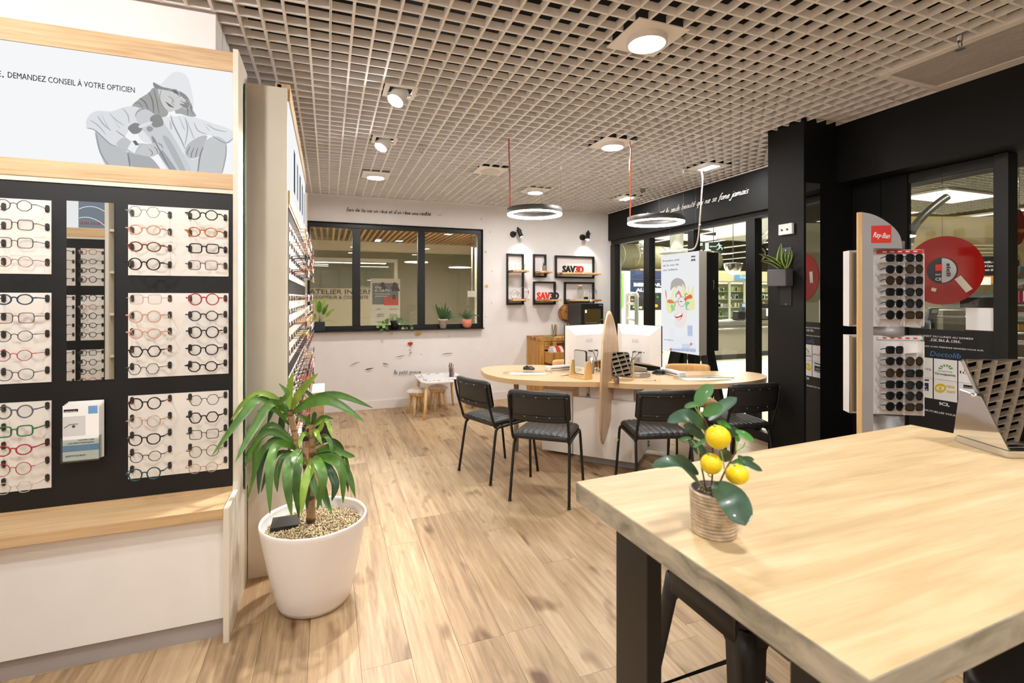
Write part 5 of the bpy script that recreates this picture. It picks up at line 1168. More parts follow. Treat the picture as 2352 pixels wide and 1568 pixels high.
def flatpot(c, w, h, m, t):
    obj('pot', MB().box((c.x - w / 2, c.y - .055, c.z), (c.x + w / 2, c.y + .03, c.z + h)), m, t, bevel=.008); obj('soil', MB().box((c.x - w / 2 + .006, c.y - .049, c.z + h), (c.x + w / 2 - .006, c.y + .024, c.z + h + .003)), M_SOIL, t)
sv = struct('window_sill', MB().box((-.27, 6.54, 1.015), (2.03, 6.6, 1.030)), M_BLKMET)
c = sillpos(734, 758); c.y = 6.585; t = thing('potted_plant', 'leafy green plant in a dark square pot, left on the window sill', 'plant', tuple(c)); flatpot(c, .125, .115, M_NAVY, t)
for i, (dx, dz, b, w) in enumerate(((-.05, .30, -.02, .05), (.0, .27, .0, .045), (.06, .31, .02, .045), (.10, .22, .05, .045), (.18, .16, .09, .04), (-.12, .15, -.06, .035), (-.09, .07, -.07, .03))):
    m = MB(); s0 = c + Vector((0, -.01, .115)); s1 = s0 + Vector((b * .8, -.01, dz * .42)); tip = s0 + Vector((dx, -.03, dz))
    m.tube([s0, s0 + (s1 - s0) * .5 + Vector((0, 0, .01)), s1], .0022, 5); leaf(m, [s1, s1 + (tip - s1) * .5 + Vector((0, -.01, .012)), tip], w, up=Vector((0, -1, .2))); obj('leaf', m, M_GREEN if i % 2 else M_LGREEN, t)
c = sillpos(906, 756); c.y = 6.585; t = thing('potted_plant', 'round-leaved trailing plant in a black pot, middle of the window sill', 'plant', tuple(c))
potlathe([(.04, 0), (.05, .09), (.058, .1), (.058, .118), (.05, .118), (.048, .105), (.001, .105)], c, 'pot', M_BLKPL, t); rn = random.Random(11)
for i in range(26):
    a = rn.uniform(-1.0, 1.0); sdx = math.copysign(.03 + abs(a) ** 1.3 * .20, a); dz = .16 - abs(sdx) * .55 + rn.uniform(-.05, .03); 
    if abs(sdx) > .09: dz = rn.uniform(-.02, .12)
    tip = c + Vector((sdx, -.03 + rn.uniform(-.03, .03), dz)); s0 = c + Vector((sdx * .15, 0, .11)); md = c + Vector((sdx * .6, -.02, max(.13, dz + .05)))
    r = rn.uniform(.016, .024); m = MB().tube(catmull([s0, md, tip + Vector((0, 0, r * .5))], 4), .0014, 4)
    m.poly([tip + Vector((r * math.cos(b), -.006 + .004 * math.sin(b), r * math.sin(b))) for b in [2 * PI * k / 10 for k in range(10)]]); obj('leaf', m, (M_LGREEN, M_GREEN, M_DGREEN)[i % 3], t)
c = sillpos(1017, 754); c.y = 6.585; t = thing('potted_plant', 'upright snake plant in a beige pot on the window sill', 'plant', tuple(c))
potlathe([(.042, 0), (.058, .1), (.064, .102), (.066, .128), (.06, .128), (.057, .112), (.001, .112)], c, 'pot', M_BEIGE, t)
for i, (dx, dz, w) in enumerate(((-.085, .25, .04), (-.05, .2, .04), (.0, .16, .035), (.05, .20, .035), (.02, .27, .03), (.09, .1, .035), (.12, .05, .03), (.075, .15, .045), (-.02, .2, .045), (-.06, .13, .04))):
    m = MB(); s0 = c + Vector((dx * .3, -.01, .115)); tip = s0 + Vector((dx, -.02 - .01 * (i % 3), dz * .9)); leaf(m, [s0, s0 + (tip - s0) * .5 + Vector((dx * .12, -.01, .01)), tip], w, up=Vector((0, -1, .2))); obj('leaf', m, M_DGREEN, t)
c = sillpos(1072, 753); c.y = 6.585; t = thing('potted_plant', 'small spreading cactus in a terracotta pot at the sill\'s right end', 'plant', tuple(c))
potlathe([(.04, 0), (.055, .015), (.066, .05), (.066, .12), (.06, .12), (.06, .105), (.001, .105)], c, 'pot', M_TERRA, t); rn = random.Random(4)
for i in range(13):
    a = -1.25 + 2.5 * i / 12; L = .14 + .03 * (i % 3); m = MB(); s0 = c + Vector((0, 0, .11)); tip = s0 + Vector((math.sin(a) * L, rn.uniform(-.05, .02), math.cos(a) * L * .75 - .02 * abs(a))); leaf(m, [s0, s0 + (tip - s0) * .5 + Vector((0, 0, .03)), tip], .022, up=Vector((0, -1, .3)), shape=lambda f: .6 + .4 * math.sin(f * 20) if f < .95 else .2); obj('leaf', m, M_DGREEN, t)

# ================================================================ HEADER LETTERING, WHITE CABLE
hl = thing('header_lettering', 'white cursive sentence on the black header above the mall window', 'lettering', (4.055, 5, 2.5))
a = onX(1472, 505, 4.055); b = onX(1718, 442, 4.055); zl = (a.z + b.z) / 2; a.z = b.z = zl
script("L'élégance est la seule beauté qui ne se fane jamais", a, b, .034, .0042, mat('lettering_white', '#f2f0ee', .5), hl, shear=.45, sp=.03)
wc = thing('white_cable', 'thick white cable from the ceiling lamp to the hanging lit poster', 'cable', tuple(atD(1611, 395, 4.6)))
obj('cable_sheath', MB().tube(catmull([atD(1609, 388, 4.95), atD(1613, 410, 4.98), atD(1611, 450, 5.05), atD(1607, 510, 5.15), atD(1603, 550, 5.25), atD(1595, 570, 5.33), atD(1580, 574, 5.42), atD(1566, 576, 5.5)], 6), .0085, 8), mat('cable_white', '#efeae4', .5), wc)
obj('cable_clip', MB().tube([atD(1607, 514, 5.16), atD(1607, 518, 5.16)], .012, 8), M_WHITE, wc)

# ================================================================ HANGING LIT POSTER AND ITS BLACK STAND
PX, PY0, PY1, PZ0, PZ1 = 3.707, 4.222, 4.861, .8295, 1.9495
lp = thing('light_box', 'white lit poster of a laughing child with painted hands', 'illuminated poster', (PX + .05, (PY0 + PY1) / 2, PZ0))
obj('box_case', MB().box((PX + .002, PY0, PZ0), (PX + .105, PY1, PZ1)), mat('alu_frame', '#bdb6ac', .45, .3), lp, bevel=.002)
face_ = obj('lit_face', MB().box((PX, PY0 + .003, PZ0 + .003), (PX + .0019, PY1 - .003, PZ1 - .003)), emitter('poster_white', '#f3f4f6', .62), lp)
for y in (4.33, 4.76): obj('suspension_wire', MB().cyl((PX + .05, y, PZ1), (PX + .05, y, CZ + .03), .001, n=5), M_STEEL, lp)
def kp(pts, col, nm, layer, smooth=True):
    P = [(1500 + x / 5.6, 560 + y / 5.6) for x, y in pts]
    if smooth: P = [(q_.x, q_.y) for q_ in catmull([(a_, b_, 0) for a_, b_ in P], 4, True)]
    W = [onX(a_, b_, PX) for a_, b_ in P]
    obj(nm, MB().poly([(PX - .0006 - layer * .0004, w.y, w.z) for w in W]), emitter('kidprint_' + col[1:], col, .62), face_)
kp([(230,520),(250,470),(300,440),(360,450),(400,490),(420,560),(430,640),(410,620),(380,560),(340,540),(300,570),(260,560),(225,600)], '#b9b4ae', 'printed_hair', 1)
kp([(300,560),(345,530),(390,580),(420,680),(430,800),(440,900),(430,1000),(400,1060),(340,1080),(290,1050),(275,980),(270,880),(285,760),(280,650)], '#f4ebe6', 'printed_face', 1)
kp([(170,640),(190,610),(175,700),(220,720),(270,560),(290,560),(255,690),(290,740),(280,830),(240,880),(200,890),(175,830),(170,740)], '#eef0b4', 'printed_hand', 3)
kp([(375,520),(395,530),(430,600),(450,640),(455,540),(465,570),(480,640),(512,540),(525,560),(525,680),(540,760),(535,840),(470,850),(425,800),(410,720),(390,620)], '#f1ecb6', 'printed_hand', 3)
kp([(180,735),(215,712),(262,735),(275,760),(240,765),(200,758)], '#e58a5c', 'printed_paint', 4); kp([(405,700),(440,670),(480,650),(505,670),(500,700),(450,710),(415,735)], '#e5744a', 'printed_paint', 4)
kp([(160,605),(170,600),(178,690),(170,700)], '#e28a5f', 'printed_paint', 4); kp([(318,610),(340,605),(372,680),(355,680),(335,640),(310,650)], '#e08a55', 'printed_paint', 4)
kp([(425,750),(450,740),(475,760),(445,790),(440,830),(470,850),(430,845),(420,800)], '#7fd0a4', 'printed_paint', 5); kp([(225,790),(255,780),(285,840),(262,860),(235,885),(240,850)], '#9fdc8e', 'printed_paint', 5)
kp([(275,920),(300,910),(340,905),(380,885),(378,930),(350,975),(320,975),(295,950)], '#c9584c', 'printed_mouth', 3); kp([(282,915),(320,910),(378,888),(372,905),(330,930),(295,932)], '#ffffff', 'printed_teeth', 4)
kp([(305,960),(330,950),(365,940),(345,972),(320,972)], '#f7f4f2', 'printed_teeth', 4)
kp([(338,742),(365,735),(385,738),(365,745)], '#5b4a44', 'printed_eye', 4)
gl = MB(); gq = lambda x, y: onX(1500 + x / 5.6, 560 + y / 5.6, PX) + Vector((-.003, 0, 0))
gl.tube([gq(372 + 48 * math.cos(a_), 742 + 62 * math.sin(a_)) for a_ in [2 * PI * k / 24 for k in range(24)]], .0018, 5, closed=True); gl.tube([gq(325, 735), gq(305, 745), gq(285, 750), gq(282, 810)], .003, 5)
obj('printed_glasses', gl, emitter('kidprint_2a3850', '#2a3850', .62), face_)
kp([(210,1085),(270,1090),(275,1140),(300,1200),(420,1170),(440,1120),(440,1040),(510,1040),(520,1180),(560,1300),(590,1420),(440,1390),(230,1360),(215,1180)], '#eef1f6', 'printed_shirt', 1)
for k in range(9): kp([(445 + k * 7, 1050), (449 + k * 7, 1050), (452 + k * 7, 1180 + 8 * (k % 3)), (448 + k * 7, 1180)], '#8ea6d6', 'printed_stripe', 2, False)
for k in range(24): x = 240 + k * 13; kp([(x, 1345 + (k % 3) * 6), (x + 5, 1340), (x + 9, 1368 + k), (x + 3, 1370 + k)], '#5b7cc4', 'printed_stripe', 2, False)
for k in range(10): x = 375 + k * 11; kp([(x, 1285), (x + 3, 1283), (x + 6, 1350), (x + 3, 1350)], '#7d97d0', 'printed_stripe', 2, False)
kp([(475,1280),(495,1268),(510,1285),(500,1305),(480,1305)], '#d39a78', 'printed_button', 3); kp([(215,1345),(240,1340),(245,1370),(220,1370)], '#c98a68', 'printed_button', 3)
kp([(490,155),(545,150),(545,170),(490,174)], '#6d7074', 'printed_logo', 2, False); kp([(490,198),(545,190),(545,222),(518,215),(490,228)], '#6d7074', 'printed_logo', 2, False)
for (x, y, dx, dy) in ((293, 640, 34, 48), (412, 640, 34, 40)): kp([(x, y), (x + dx, y - 4), (x + dx, y + 6), (x + 8, y + 8), (x + 8, y + dy), (x, y + dy)], '#7b7b7d', 'printed_corner', 6, False)
me_ = emitter('poster_text', '#55585e', .7)
for s, (x0_, y0_), (x1_, y1_) in (('Prendre soin', (131, 234), (340, 210)), ('de la vue de', (130, 292), (330, 272)), ('ses enfants', (131, 350), (314, 333))):
    a = onX(1500 + x0_ / 5.6, 560 + y0_ / 5.6, PX); b = onX(1500 + x1_ / 5.6, 560 + y1_ / 5.6, PX); text(s, (PX - .0012, a.y, a.z), abs(a.y - b.y), .024, me_, 'X-', lp)
a = onX(1525, 780, PX); text('verres 20/20 Kids', (PX - .0012, a.y, a.z), .17, .012, me_, 'X-', lp)
bs = thing('black_stand', 'tall black display stand with splayed legs right of the lit poster', 'stand', (3.85, 4.5, 0))
obj('stand_panel', MB().box((3.82, 4.228, .87), (3.86, 4.82, 1.945)), M_BLKPL, bs, bevel=.002); obj('stand_rear', MB().box((3.864, 4.235, .87), (3.985, 4.79, 1.94)), M_BLKMET, bs, bevel=.003)
def splay(p, q_, w=.07): 
    p = Vector(p); q_ = Vector(q_); return MB().sheet([p + Vector((0, -w / 2, 0)), p + Vector((0, w / 2, 0)), q_ + Vector((0, w / 2, 0)), q_ + Vector((0, -w / 2, 0))], (.05, 0, 0))
obj('leg', splay((3.83, 4.28, .87), (3.77, 4.16, 0), .10), M_BLKMET, bs); obj('leg', splay((3.83, 4.76, .87), (3.77, 4.98, 0), .13), M_BLKMET, bs); obj('leg', splay((3.89, 4.30, .87), (4.02, 4.20, 0), .10), M_BLKMET, bs); obj('leg', splay((3.89, 4.74, .87), (4.02, 4.86, 0), .10), M_BLKMET, bs)
obj('handle', MB().tube([(3.90, 4.25, 1.64), (3.90, 4.215, 1.63), (3.90, 4.215, 1.54), (3.90, 4.25, 1.535)], .004, 6), M_STEEL, bs)
obj('lamp_cap', MB().ball((3.85, 4.25, 1.955), .038, 1, 1, .5), M_WHITE, bs)
ob = thing('office_bin', 'low black cabinet behind the right monitor under the lit poster', 'cabinet', (3.55, 4.9, 0))
obj('body', MB().box((3.3, 5.25, 0), (4.0, 5.6, .74)), M_BLKPL, ob, bevel=.01); obj('lid', MB().box((3.28, 5.23, .741), (4.02, 5.62, .76)), M_BLKPL, ob, bevel=.004)

# ================================================================ COLUMN: SOCKET AND WALL PLANTER
a = onX(1793, 541, 3.272); b = onX(1824, 518, 3.272)
t = thing('wall_switch', 'white double alarm box on the black column above the planter', 'switch', (3.27, (a.y + b.y) / 2, (a.z + b.z) / 2))
obj('switch_body', MB().box((3.248, b.y, a.z), (3.2725, a.y, a.z + .082)), M_WHITE, t, bevel=.003)
ky = MB()
for f in (.3, .7): y = b.y + (a.y - b.y) * f; ky.cyl((3.2478, y, a.z + .034), (3.2465, y, a.z + .034), .006, n=10).box((3.2465, y - .001, a.z + .03), (3.2475, y + .012, a.z + .045))
obj('keyhole', ky, M_BLKPL, t)
t = thing('wall_planter', 'grey box planter with striped plant on the black column', 'plant', (3.2, 2.8, 1.535)); M_PLG = mat('planter_grey', '#4b474b', .6)
obj('back_plate', MB().box((3.268, 2.735, 1.385), (3.2725, 2.835, 1.83)), M_BLKPL, t, bevel=.002)
obj('pot', MB().box((3.185, 2.714, 1.535), (3.262, 2.882, 1.664)), M_PLG, t, bevel=.006); obj('soil', MB().box((3.195, 2.722, 1.6645), (3.255, 2.874, 1.667)), M_SOIL, t)
obj('screw', MB().cyl((3.268, 2.785, 1.81), (3.2665, 2.785, 1.81), .005, n=8).cyl((3.268, 2.785, 1.40), (3.2665, 2.785, 1.40), .005, n=8), M_SILVER, t)
M_STRIPE = mat('leaf_margin', '#c3cf6a', .4)
pq = lambda x, y, d: atD(1740 + x / 3.017, 480 + y / 3.017, d)
for pts, w in ((((180, 415), (150, 350), (165, 235)), .042), (((190, 415), (225, 340), (232, 275)), .034), (((200, 415), (245, 360), (273, 255)), .036), (((175, 415), (110, 350), (5, 308)), .03), (((165, 415), (100, 372), (20, 360)), .028), (((185, 415), (200, 350), (205, 300)), .03), (((195, 412), (180, 330), (190, 280)), .03)):
    P = [pq(*p, 3.74 - i * .03) for i, p in enumerate(pts)]; m = MB(); leaf(m, P, w * 1.0, up=Vector((-.9, -.4, .1))); lf = obj('leaf', m, M_STRIPE, t)
    m = MB(); leaf(m, [p + Vector((-.004, -.003, .0005)) for p in P], w * .55, up=Vector((-.9, -.4, .1))); obj('leaf_centre', m, M_DGREEN, lf)

sm2 = thing('strip_mirror', 'tall narrow mirror strip on the black column reflecting the shop window', 'mirror', (3.35, 2.63, .02))
Rm = Matrix.Rotation(math.radians(-5.5), 3, 'Z'); obj('mirror_back', MB().prism([(3.286, 2.6355), (3.286, 2.632), (3.416, 2.6195), (3.416, 2.6355)], .02, 2.295), M_BLKPL, sm2); obj('mirror_glass', MB().box((3.287, 2.6292, .021), (3.416, 2.6306, 2.294), Rm, (3.287, 2.631, 0)), M_MIRROR, sm2)

# ================================================================ SUNGLASSES STAND
Lp = atD(1980, 700, 3.0); dirb = (Vector((RT[0], RT[1], 0)) * .27 - Vector((FW[0], FW[1], 0)) * .05).normalized(); nrm = Vector((dirb.y, -dirb.x, 0))
if nrm.dot(Vector((FW[0], FW[1], 0))) > 0: nrm = -nrm
sx0 = Vector((Lp.x, Lp.y, 0)); s_ = 3.0 / 1130
def bp_(du, v): # point on the board: du = px to the right of its left edge
    return sx0 + dirb * (du * s_) + Vector((0, 0, CAMH + (HY - v) * s_))
rs_ = thing('sunglasses_stand', 'tall grey and wood sunglasses stand with a red logo plate', 'display stand', tuple(sx0))
arc = catmull([bp_(0, 487) - bp_(0, 487) + bp_(0, 487), bp_(22, 493), bp_(45, 506), bp_(66, 525), bp_(78, 545), bp_(82, 570)], 4)
poly = [bp_(0, 1130 + 80)] + [bp_(23, 1130 + 80), bp_(23, 570)] + [bp_(82, 572)] + arc[::-1]
M_SGREY = mat('stand_grey', '#a5a1a0', .4, .2)
obj('spine_board', MB().sheet(poly, -nrm * .018), M_SGREY, rs_)
obj('wood_edge', MB().sheet([bp_(-.0, 487) - nrm * .0185, bp_(0, 1210) - nrm * .0185, bp_(0, 1210) + nrm * .002, bp_(0, 487) + nrm * .002], -dirb * .022), wood('stand_maple', ('#d0a064', '#e0b67c', '#ecc890'), (40, 40, 2), .4, False, .05, .1), rs_)
lg = obj('logo_plate', MB().sheet([bp_(19, 558), bp_(59, 558), bp_(59, 519), bp_(19, 519)], nrm * .003), M_RED, rs_)
rz = math.atan2(dirb.y, dirb.x)
text('Ray-Ban', bp_(22, 545) + nrm * .0045, 34 * s_, .033, M_PAPER, parent=rs_, rot=(PI / 2, .12, rz), shear=.25, bold=.01)
axc = sx0 + dirb * (76 * s_) - nrm * .13
zz_ = lambda v: CAMH + (HY - v) * (3.13 / 1130)
for va, vb in ((None, 945), (770, 748), (577, 558)): obj('column_drum', MB().cyl(axc + Vector((0, 0, zz_(va) if va else .03)), axc + Vector((0, 0, zz_(vb))), .087, n=32), M_SGREY, rs_)
obj('base_plate', MB().cyl(axc, axc + Vector((0, 0, .029)), .24, n=40), M_SGREY, rs_)
M_TRAY = mat('tray_white', '#e8e4e2', .35)
def rack(v0, v1, rows, red, names):
    z1, z0 = zz_(v0), zz_(v1); W0, W1 = -15, 131; sc = 3.13 / 1130
    P = lambda du, dn, z: sx0 + dirb * (du * sc) - nrm * (.045 - dn) + Vector((0, 0, z))
    def bx_(nm, d0, d1, n0, n1, a_, b_, m): return obj(nm, MB().sheet([P(d0, n0, a_), P(d1, n0, a_), P(d1, n0, b_), P(d0, n0, b_)], nrm * (n1 - n0)), m, rs_)
    bx_('rack_case', W0, W1, -.10, -.02, z0, z1, M_TRAY); bx_('rack_rim', W0, W0 + 3, -.02, -.008, z0, z1, M_SILVER); bx_('rack_rim', W1 - 3, W1, -.02, -.008, z0, z1, M_SILVER)
    bx_('rack_mirror', W0 + 3, 18, -.0199, -.016, z0 + .012, z1 - .012, M_MIRROR); bx_('small_logo', 0, 17, -.0159, -.0145, z0 + .012, z0 + .05, M_RED)
    bx_('red_band' if red else 'logo_band', 40, W1 - 3, -.0199, -.008, z1 - .022, z1 - .004, M_RED if red else M_TRAY)
    for k in range(5): bx_('band_mark', 50 + k * 15, 58 + k * 15, -.0079, -.0072, z1 - .017, z1 - .009, M_PAPER if red else M_RED)
    for k in range(2): bx_('divider_plate', 84 + k * 38, 86 + k * 38, -.0199, .03, z0 + .01, z1 - .03, M_TRAY)
    for i, v in enumerate(rows):
        for j in (0, 1):
            z = zz_(v); c = P(64 + j * 38, .052, z)
            obj('ledge', MB().sheet([P(46 + j * 38, -.0199, z - .024), P(80 + j * 38, -.0199, z - .024), P(80 + j * 38, .02, z - .014), P(46 + j * 38, .02, z - .024)], (0, 0, -.0015)), M_TRAY, rs_)
            if names == 'lower' and i == 0 and j == 1: continue
            brown = (i + j) % 4 == 2
            g_ = sung(('brown-lensed' if brown else 'dark') + f' sunglasses, {names} rack, {ordn(i)} row, ' + ('left', 'right')[j] + ' column', c, rz + .55, brown, i + j)
_S = {}
def sung(label, c, rzz, brown, var):
    k = (brown, var % 3)
    if k not in _S:
        kd = ('square', 'panto', 'round')[var % 3]; lm = mat('sun_lens_brown' if brown else 'sun_lens_dark', '#3a2c18' if brown else '#15171a', .06, spec=.8); fm_ = mat('acetate_dark_brown', '#2c160b', .25) if brown else fmat('black')
        P = outline(kd, .0265, .024); f = MB(); l = MB(); tm = MB()
        for sx in (-1, 1):
            cx = sx * .0325; f.tube([(cx + sx * x, abs(cx + sx * x) * .12, z) for x, z in P], .0032, 6, closed=True); l.poly([(cx + sx * x, abs(cx + sx * x) * .12, z) for x, z in (P if sx > 0 else P[::-1])])
            tm.tube([(sx * .060, .008, .008), (sx * .064, .02, .006), (sx * .062, .045, 0)], .0028, 6)
        f.tube([(-.008, 0, .006), (0, -.002, .01), (.008, 0, .006)], .003, 6)
        _S[k] = (f.mesh('frame_front', fm_), l.mesh('lens', lm), tm.mesh('temple', fm_), fm_, lm)
    s = _S[k]; t = thing('sunglasses', label, 'sunglasses', tuple(c), rzz - .3, 'sunglasses on the grey stand', world=False); t.scale = (.9, 1.0, 1.05)
    obj('frame_front', s[0], None, t); obj('lenses', s[1], None, t); obj('temples', s[2], None, t); return t
rack(577, 748, (597, 621.5, 646, 671, 696, 721), True, 'upper'); rack(768, 943, (797, 821, 847, 872, 896, 920), False, 'lower')

# ================================================================ WINDOW SIGN, DISC AND PAPERS ON THE SHOP WINDOW
GX = 3.796
wsn = thing('window_sign', 'black opening-hours sign with white logo tiles on the shop window', 'sign', (GX, 2.0, .3))
def wz(u, v): return onX(u, v, GX)
zt_ = wz(2180, 757.5).z; obj('sign_film', MB().box((GX + .001, 1.775, .12), (GX + .003, 2.262, zt_)), mat('film_black', '#100f10', .45), wsn)
def wt(s, x0_, y0_, x1_, h, m=M_PAPER, bold=.006, dz=0, **k):
    A = wz(2060 + x0_ / 2.527, 380 + y0_ / 2.527); B = wz(2060 + x1_ / 2.527, 380 + y0_ / 2.527); text(s, (GX - .0003, A.y, A.z + dz), abs(A.y - B.y), h, m, 'X-', wsn, bold=bold, ext=.0004, **k)
wt('OUVERT DU LUNDI AU SAMEDI', 122, 990, 442, .012); wt('DE 9H À 19H', 200, 1018, 362, .018); wt('VOUS POUVEZ AUSSI PRENDRE RENDEZ-VOUS SUR', 75, 1043, 503, .009)
obj('rule', MB().box((GX - .0003, wz(2208, 785).y, wz(2170, 785).z), (GX + .0008, wz(2135, 785).y, wz(2170, 785).z + .0015)), M_PAPER, wsn)
wt('Doctolib', 192, 1103, 372, .034, mat('print_sky_blue', '#4a7ec4', .5), .0, shear=.2)
tl = []
for r_, (v0, v1) in enumerate(((1112, 1232), (1228, 1345))):
    for c_, (a_, b_) in enumerate(((82, 208), (215, 350), (357, 500))):
        A = wz(2060 + a_ / 2.527, 380 + (v0 + c_ * 9) / 2.527); B = wz(2060 + b_ / 2.527, 380 + (v1 + c_ * 9) / 2.527); zc_ = wz(2060 + 150 / 2.527, 380 + v0 / 2.527).z; zb_ = wz(2060 + 150 / 2.527, 380 + v1 / 2.527).z
        obj('logo_tile', MB().box((GX - .0004, B.y, zb_ + .003), (GX + .0008, A.y, zc_)), M_PAPER, wsn)
GXo = GX; GX = GX - .0012
dk_ = mat('print_ink_dark', '#2a3040', .6)
wt('ACTIL', 138, 1182, 202, .013, dk_, .0); wt('LE GROUPE', 240, 1192, 320, .005, dk_, 0); wt('Groupama', 220, 1210, 340, .016, mat('print_dark_green', '#2c5a2c', .6), .01)
wt('lu', 366, 1205, 410, .018, M_BLKPL, 0)
def wp(pts, col): obj('logo_mark', MB().poly([(GX - .0002, wz(2060 + x / 2.527, 380 + y / 2.527).y, wz(2060 + x / 2.527, 380 + y / 2.527).z) for x, y in pts]), mat('logo_' + col[1:], col, .6), wsn)
wp([(92, 1175), (108, 1150), (128, 1178), (118, 1180), (108, 1165), (102, 1177)], '#3d4a8c'); wp([(110, 1152), (122, 1150), (132, 1178), (122, 1172)], '#d0344e')
for k in range(6): a_ = math.radians(20 + k * 28); wp([(283 + 22 * math.cos(a_ - .12), 1186 - 20 * math.sin(a_ - .12)), (283 + 44 * math.cos(a_ - .14), 1186 - 32 * math.sin(a_ - .14)), (283 + 44 * math.cos(a_ + .14), 1186 - 32 * math.sin(a_ + .14)), (283 + 22 * math.cos(a_ + .12), 1186 - 20 * math.sin(a_ + .12))], '#3f9a3a')
wp([(390, 1180), (400, 1178), (400, 1196), (390, 1194)], '#e0642a')
wp([(108, 1236), (186, 1242), (186, 1250), (108, 1244)], '#1c2230'); wp([(108, 1256), (184, 1262), (184, 1308), (108, 1300)], '#1c2742')
wt('CARTE', 122, 1280, 170, .009, M_PAPER, .01); wt('BLANCHE', 113, 1295, 178, .009, M_PAPER, .01)
ye = '#e3c11f'; wp([(218 + 34 + 34 * math.cos(a_), 1292 + 27 * math.sin(a_)) for a_ in [2 * PI * k / 18 for k in range(18)]], ye); 
GX -= .0004; wp([(252 + 24 * math.cos(a_), 1292 + 12 * math.sin(a_)) for a_ in [2 * PI * k / 14 for k in range(14)]], '#f4f2ee'); GX -= .0004; wp([(252 + 10 * math.cos(a_), 1292 + 9 * math.sin(a_)) for a_ in [2 * PI * k / 14 for k in range(14)]], ye); GX += .0008
wt('100%', 289, 1288, 335, .017, mat('print_yellow', ye, .6), .02); wt('SANTÉ', 289, 1316, 338, .014, mat('print_yellow', ye, .6), .02)
wp([(386, 1270), (470, 1282), (470, 1300), (386, 1290)], '#1d1d1f'); wt('Votre opticien', 390, 1286, 450, .006, M_PAPER); wp([(405, 1318), (448, 1322), (448, 1348), (405, 1342)], '#3a3a3e')
GX = GXo
wt('ICI,', 248, 1388, 306, .020, M_PAPER, .03); wt('100% DES MUTUELLES VOUS REMBOURSENT', 72, 1405, 520, .012)
p1 = (wz(2218, 740), wz(2284, 740)); t = thing('paper_sheet', 'blank white paper taped to the shop window at right', 'paper', (GX, 1.85, 1.2), group='white papers on the shop window')
obj('sheet', MB().box((GX, p1[1].y, wz(2250, 758.5).z), (GX + .001, p1[0].y, wz(2250, 707).z)), M_PAPER, t)
t = thing('paper_sheet', 'blank white paper on the window partly behind the sunglasses stand', 'paper', (GX, 2.2, 1.2), group='white papers on the shop window')
obj('sheet', MB().box((GX, wz(2115, 700).y, wz(2100, 752).z), (GX + .001, 2.248, wz(2100, 689).z)), M_PAPER, t)
# big translucent red disc
dc = onX(2164, 621, 3.74); rd = .222
dsc = thing('red_disc', 'large translucent red disc with a round label hanging in the window', 'disc', tuple(dc))
mr_ = bpy.data.materials.new('red_translucent'); mr_.use_nodes = True; nt = mr_.node_tree; bs_ = nt.nodes['Principled BSDF']; bs_.inputs['Base Color'].default_value = lin('#a01a12'); bs_.inputs['Roughness'].default_value = .12
tr_ = nt.nodes.new('ShaderNodeBsdfTransparent'); tr_.inputs[0].default_value = lin('#d8402c'); mxs = nt.nodes.new('ShaderNodeMixShader'); mxs.inputs[0].default_value = .78
nt.links.new(tr_.outputs[0], mxs.inputs[1]); nt.links.new(bs_.outputs[0], mxs.inputs[2]); nt.links.new(mxs.outputs[0], nt.nodes['Material Output'].inputs[0])
def disc(r, x0_, x1_, m, nm, n=56): return obj(nm, MB().cyl((x0_, dc.y, dc.z), (x1_, dc.y, dc.z), r, n=n), m, dsc)
disc(rd, 3.738, 3.742, mr_, 'disc_body'); disc(.086, 3.7365, 3.7378, M_BLKPL, 'label_ring'); 
obj('label_half', MB().poly([(3.7362, dc.y, dc.z - .08)] + [(3.7362, dc.y - .08 * math.sin(a_), dc.z - .08 * math.cos(a_)) for a_ in [PI * k / 16 for k in range(17)]] + [(3.7362, dc.y, dc.z + .08)]), mat('label_grey', '#b9b5b4', .6), dsc)
obj('label_red', MB().box((3.7355, dc.y - .002, dc.z - .0), (3.7361, dc.y + .035, dc.z + .04)), M_RED, dsc)
text('sicli', (3.7352, dc.y - .028, dc.z + .045), .085, .022, M_BLKPL, parent=dsc, rot=Matrix(((0, 0, -1), (0, -1, 0), (-1, 0, 0))).to_euler(), bold=.03)
text('CE', (3.7352, dc.y + .035, dc.z - .065), .035, .020, M_PAPER, 'X-', dsc); text('0333', (3.7352, dc.y + .035, dc.z - .03), .03, .009, M_PAPER, 'X-', dsc)
for (u, v, w_, h_, a_, nm) in ((2107, 625, .035, .095, .08, 'pale sticker'), (2213, 652, .04, .105, -.62, 'pale sticker'), (2145, 665, .028, .022, .3, 'small sticker')):
    p = onX(u, v, 3.7355); R = Matrix.Rotation(a_, 3, 'X'); obj('sticker', MB().box(p + Vector((-.0005, -w_ / 2, -h_ / 2)), p + Vector((.0005, w_ / 2, h_ / 2)), R, p), mat('sticker_pale', '#c9c3ae', .6), dsc)
obj('hook_wire', MB().cyl((3.74, dc.y, dc.z + rd), (3.74, dc.y, 2.31), .001, n=5), M_STEEL, dsc)

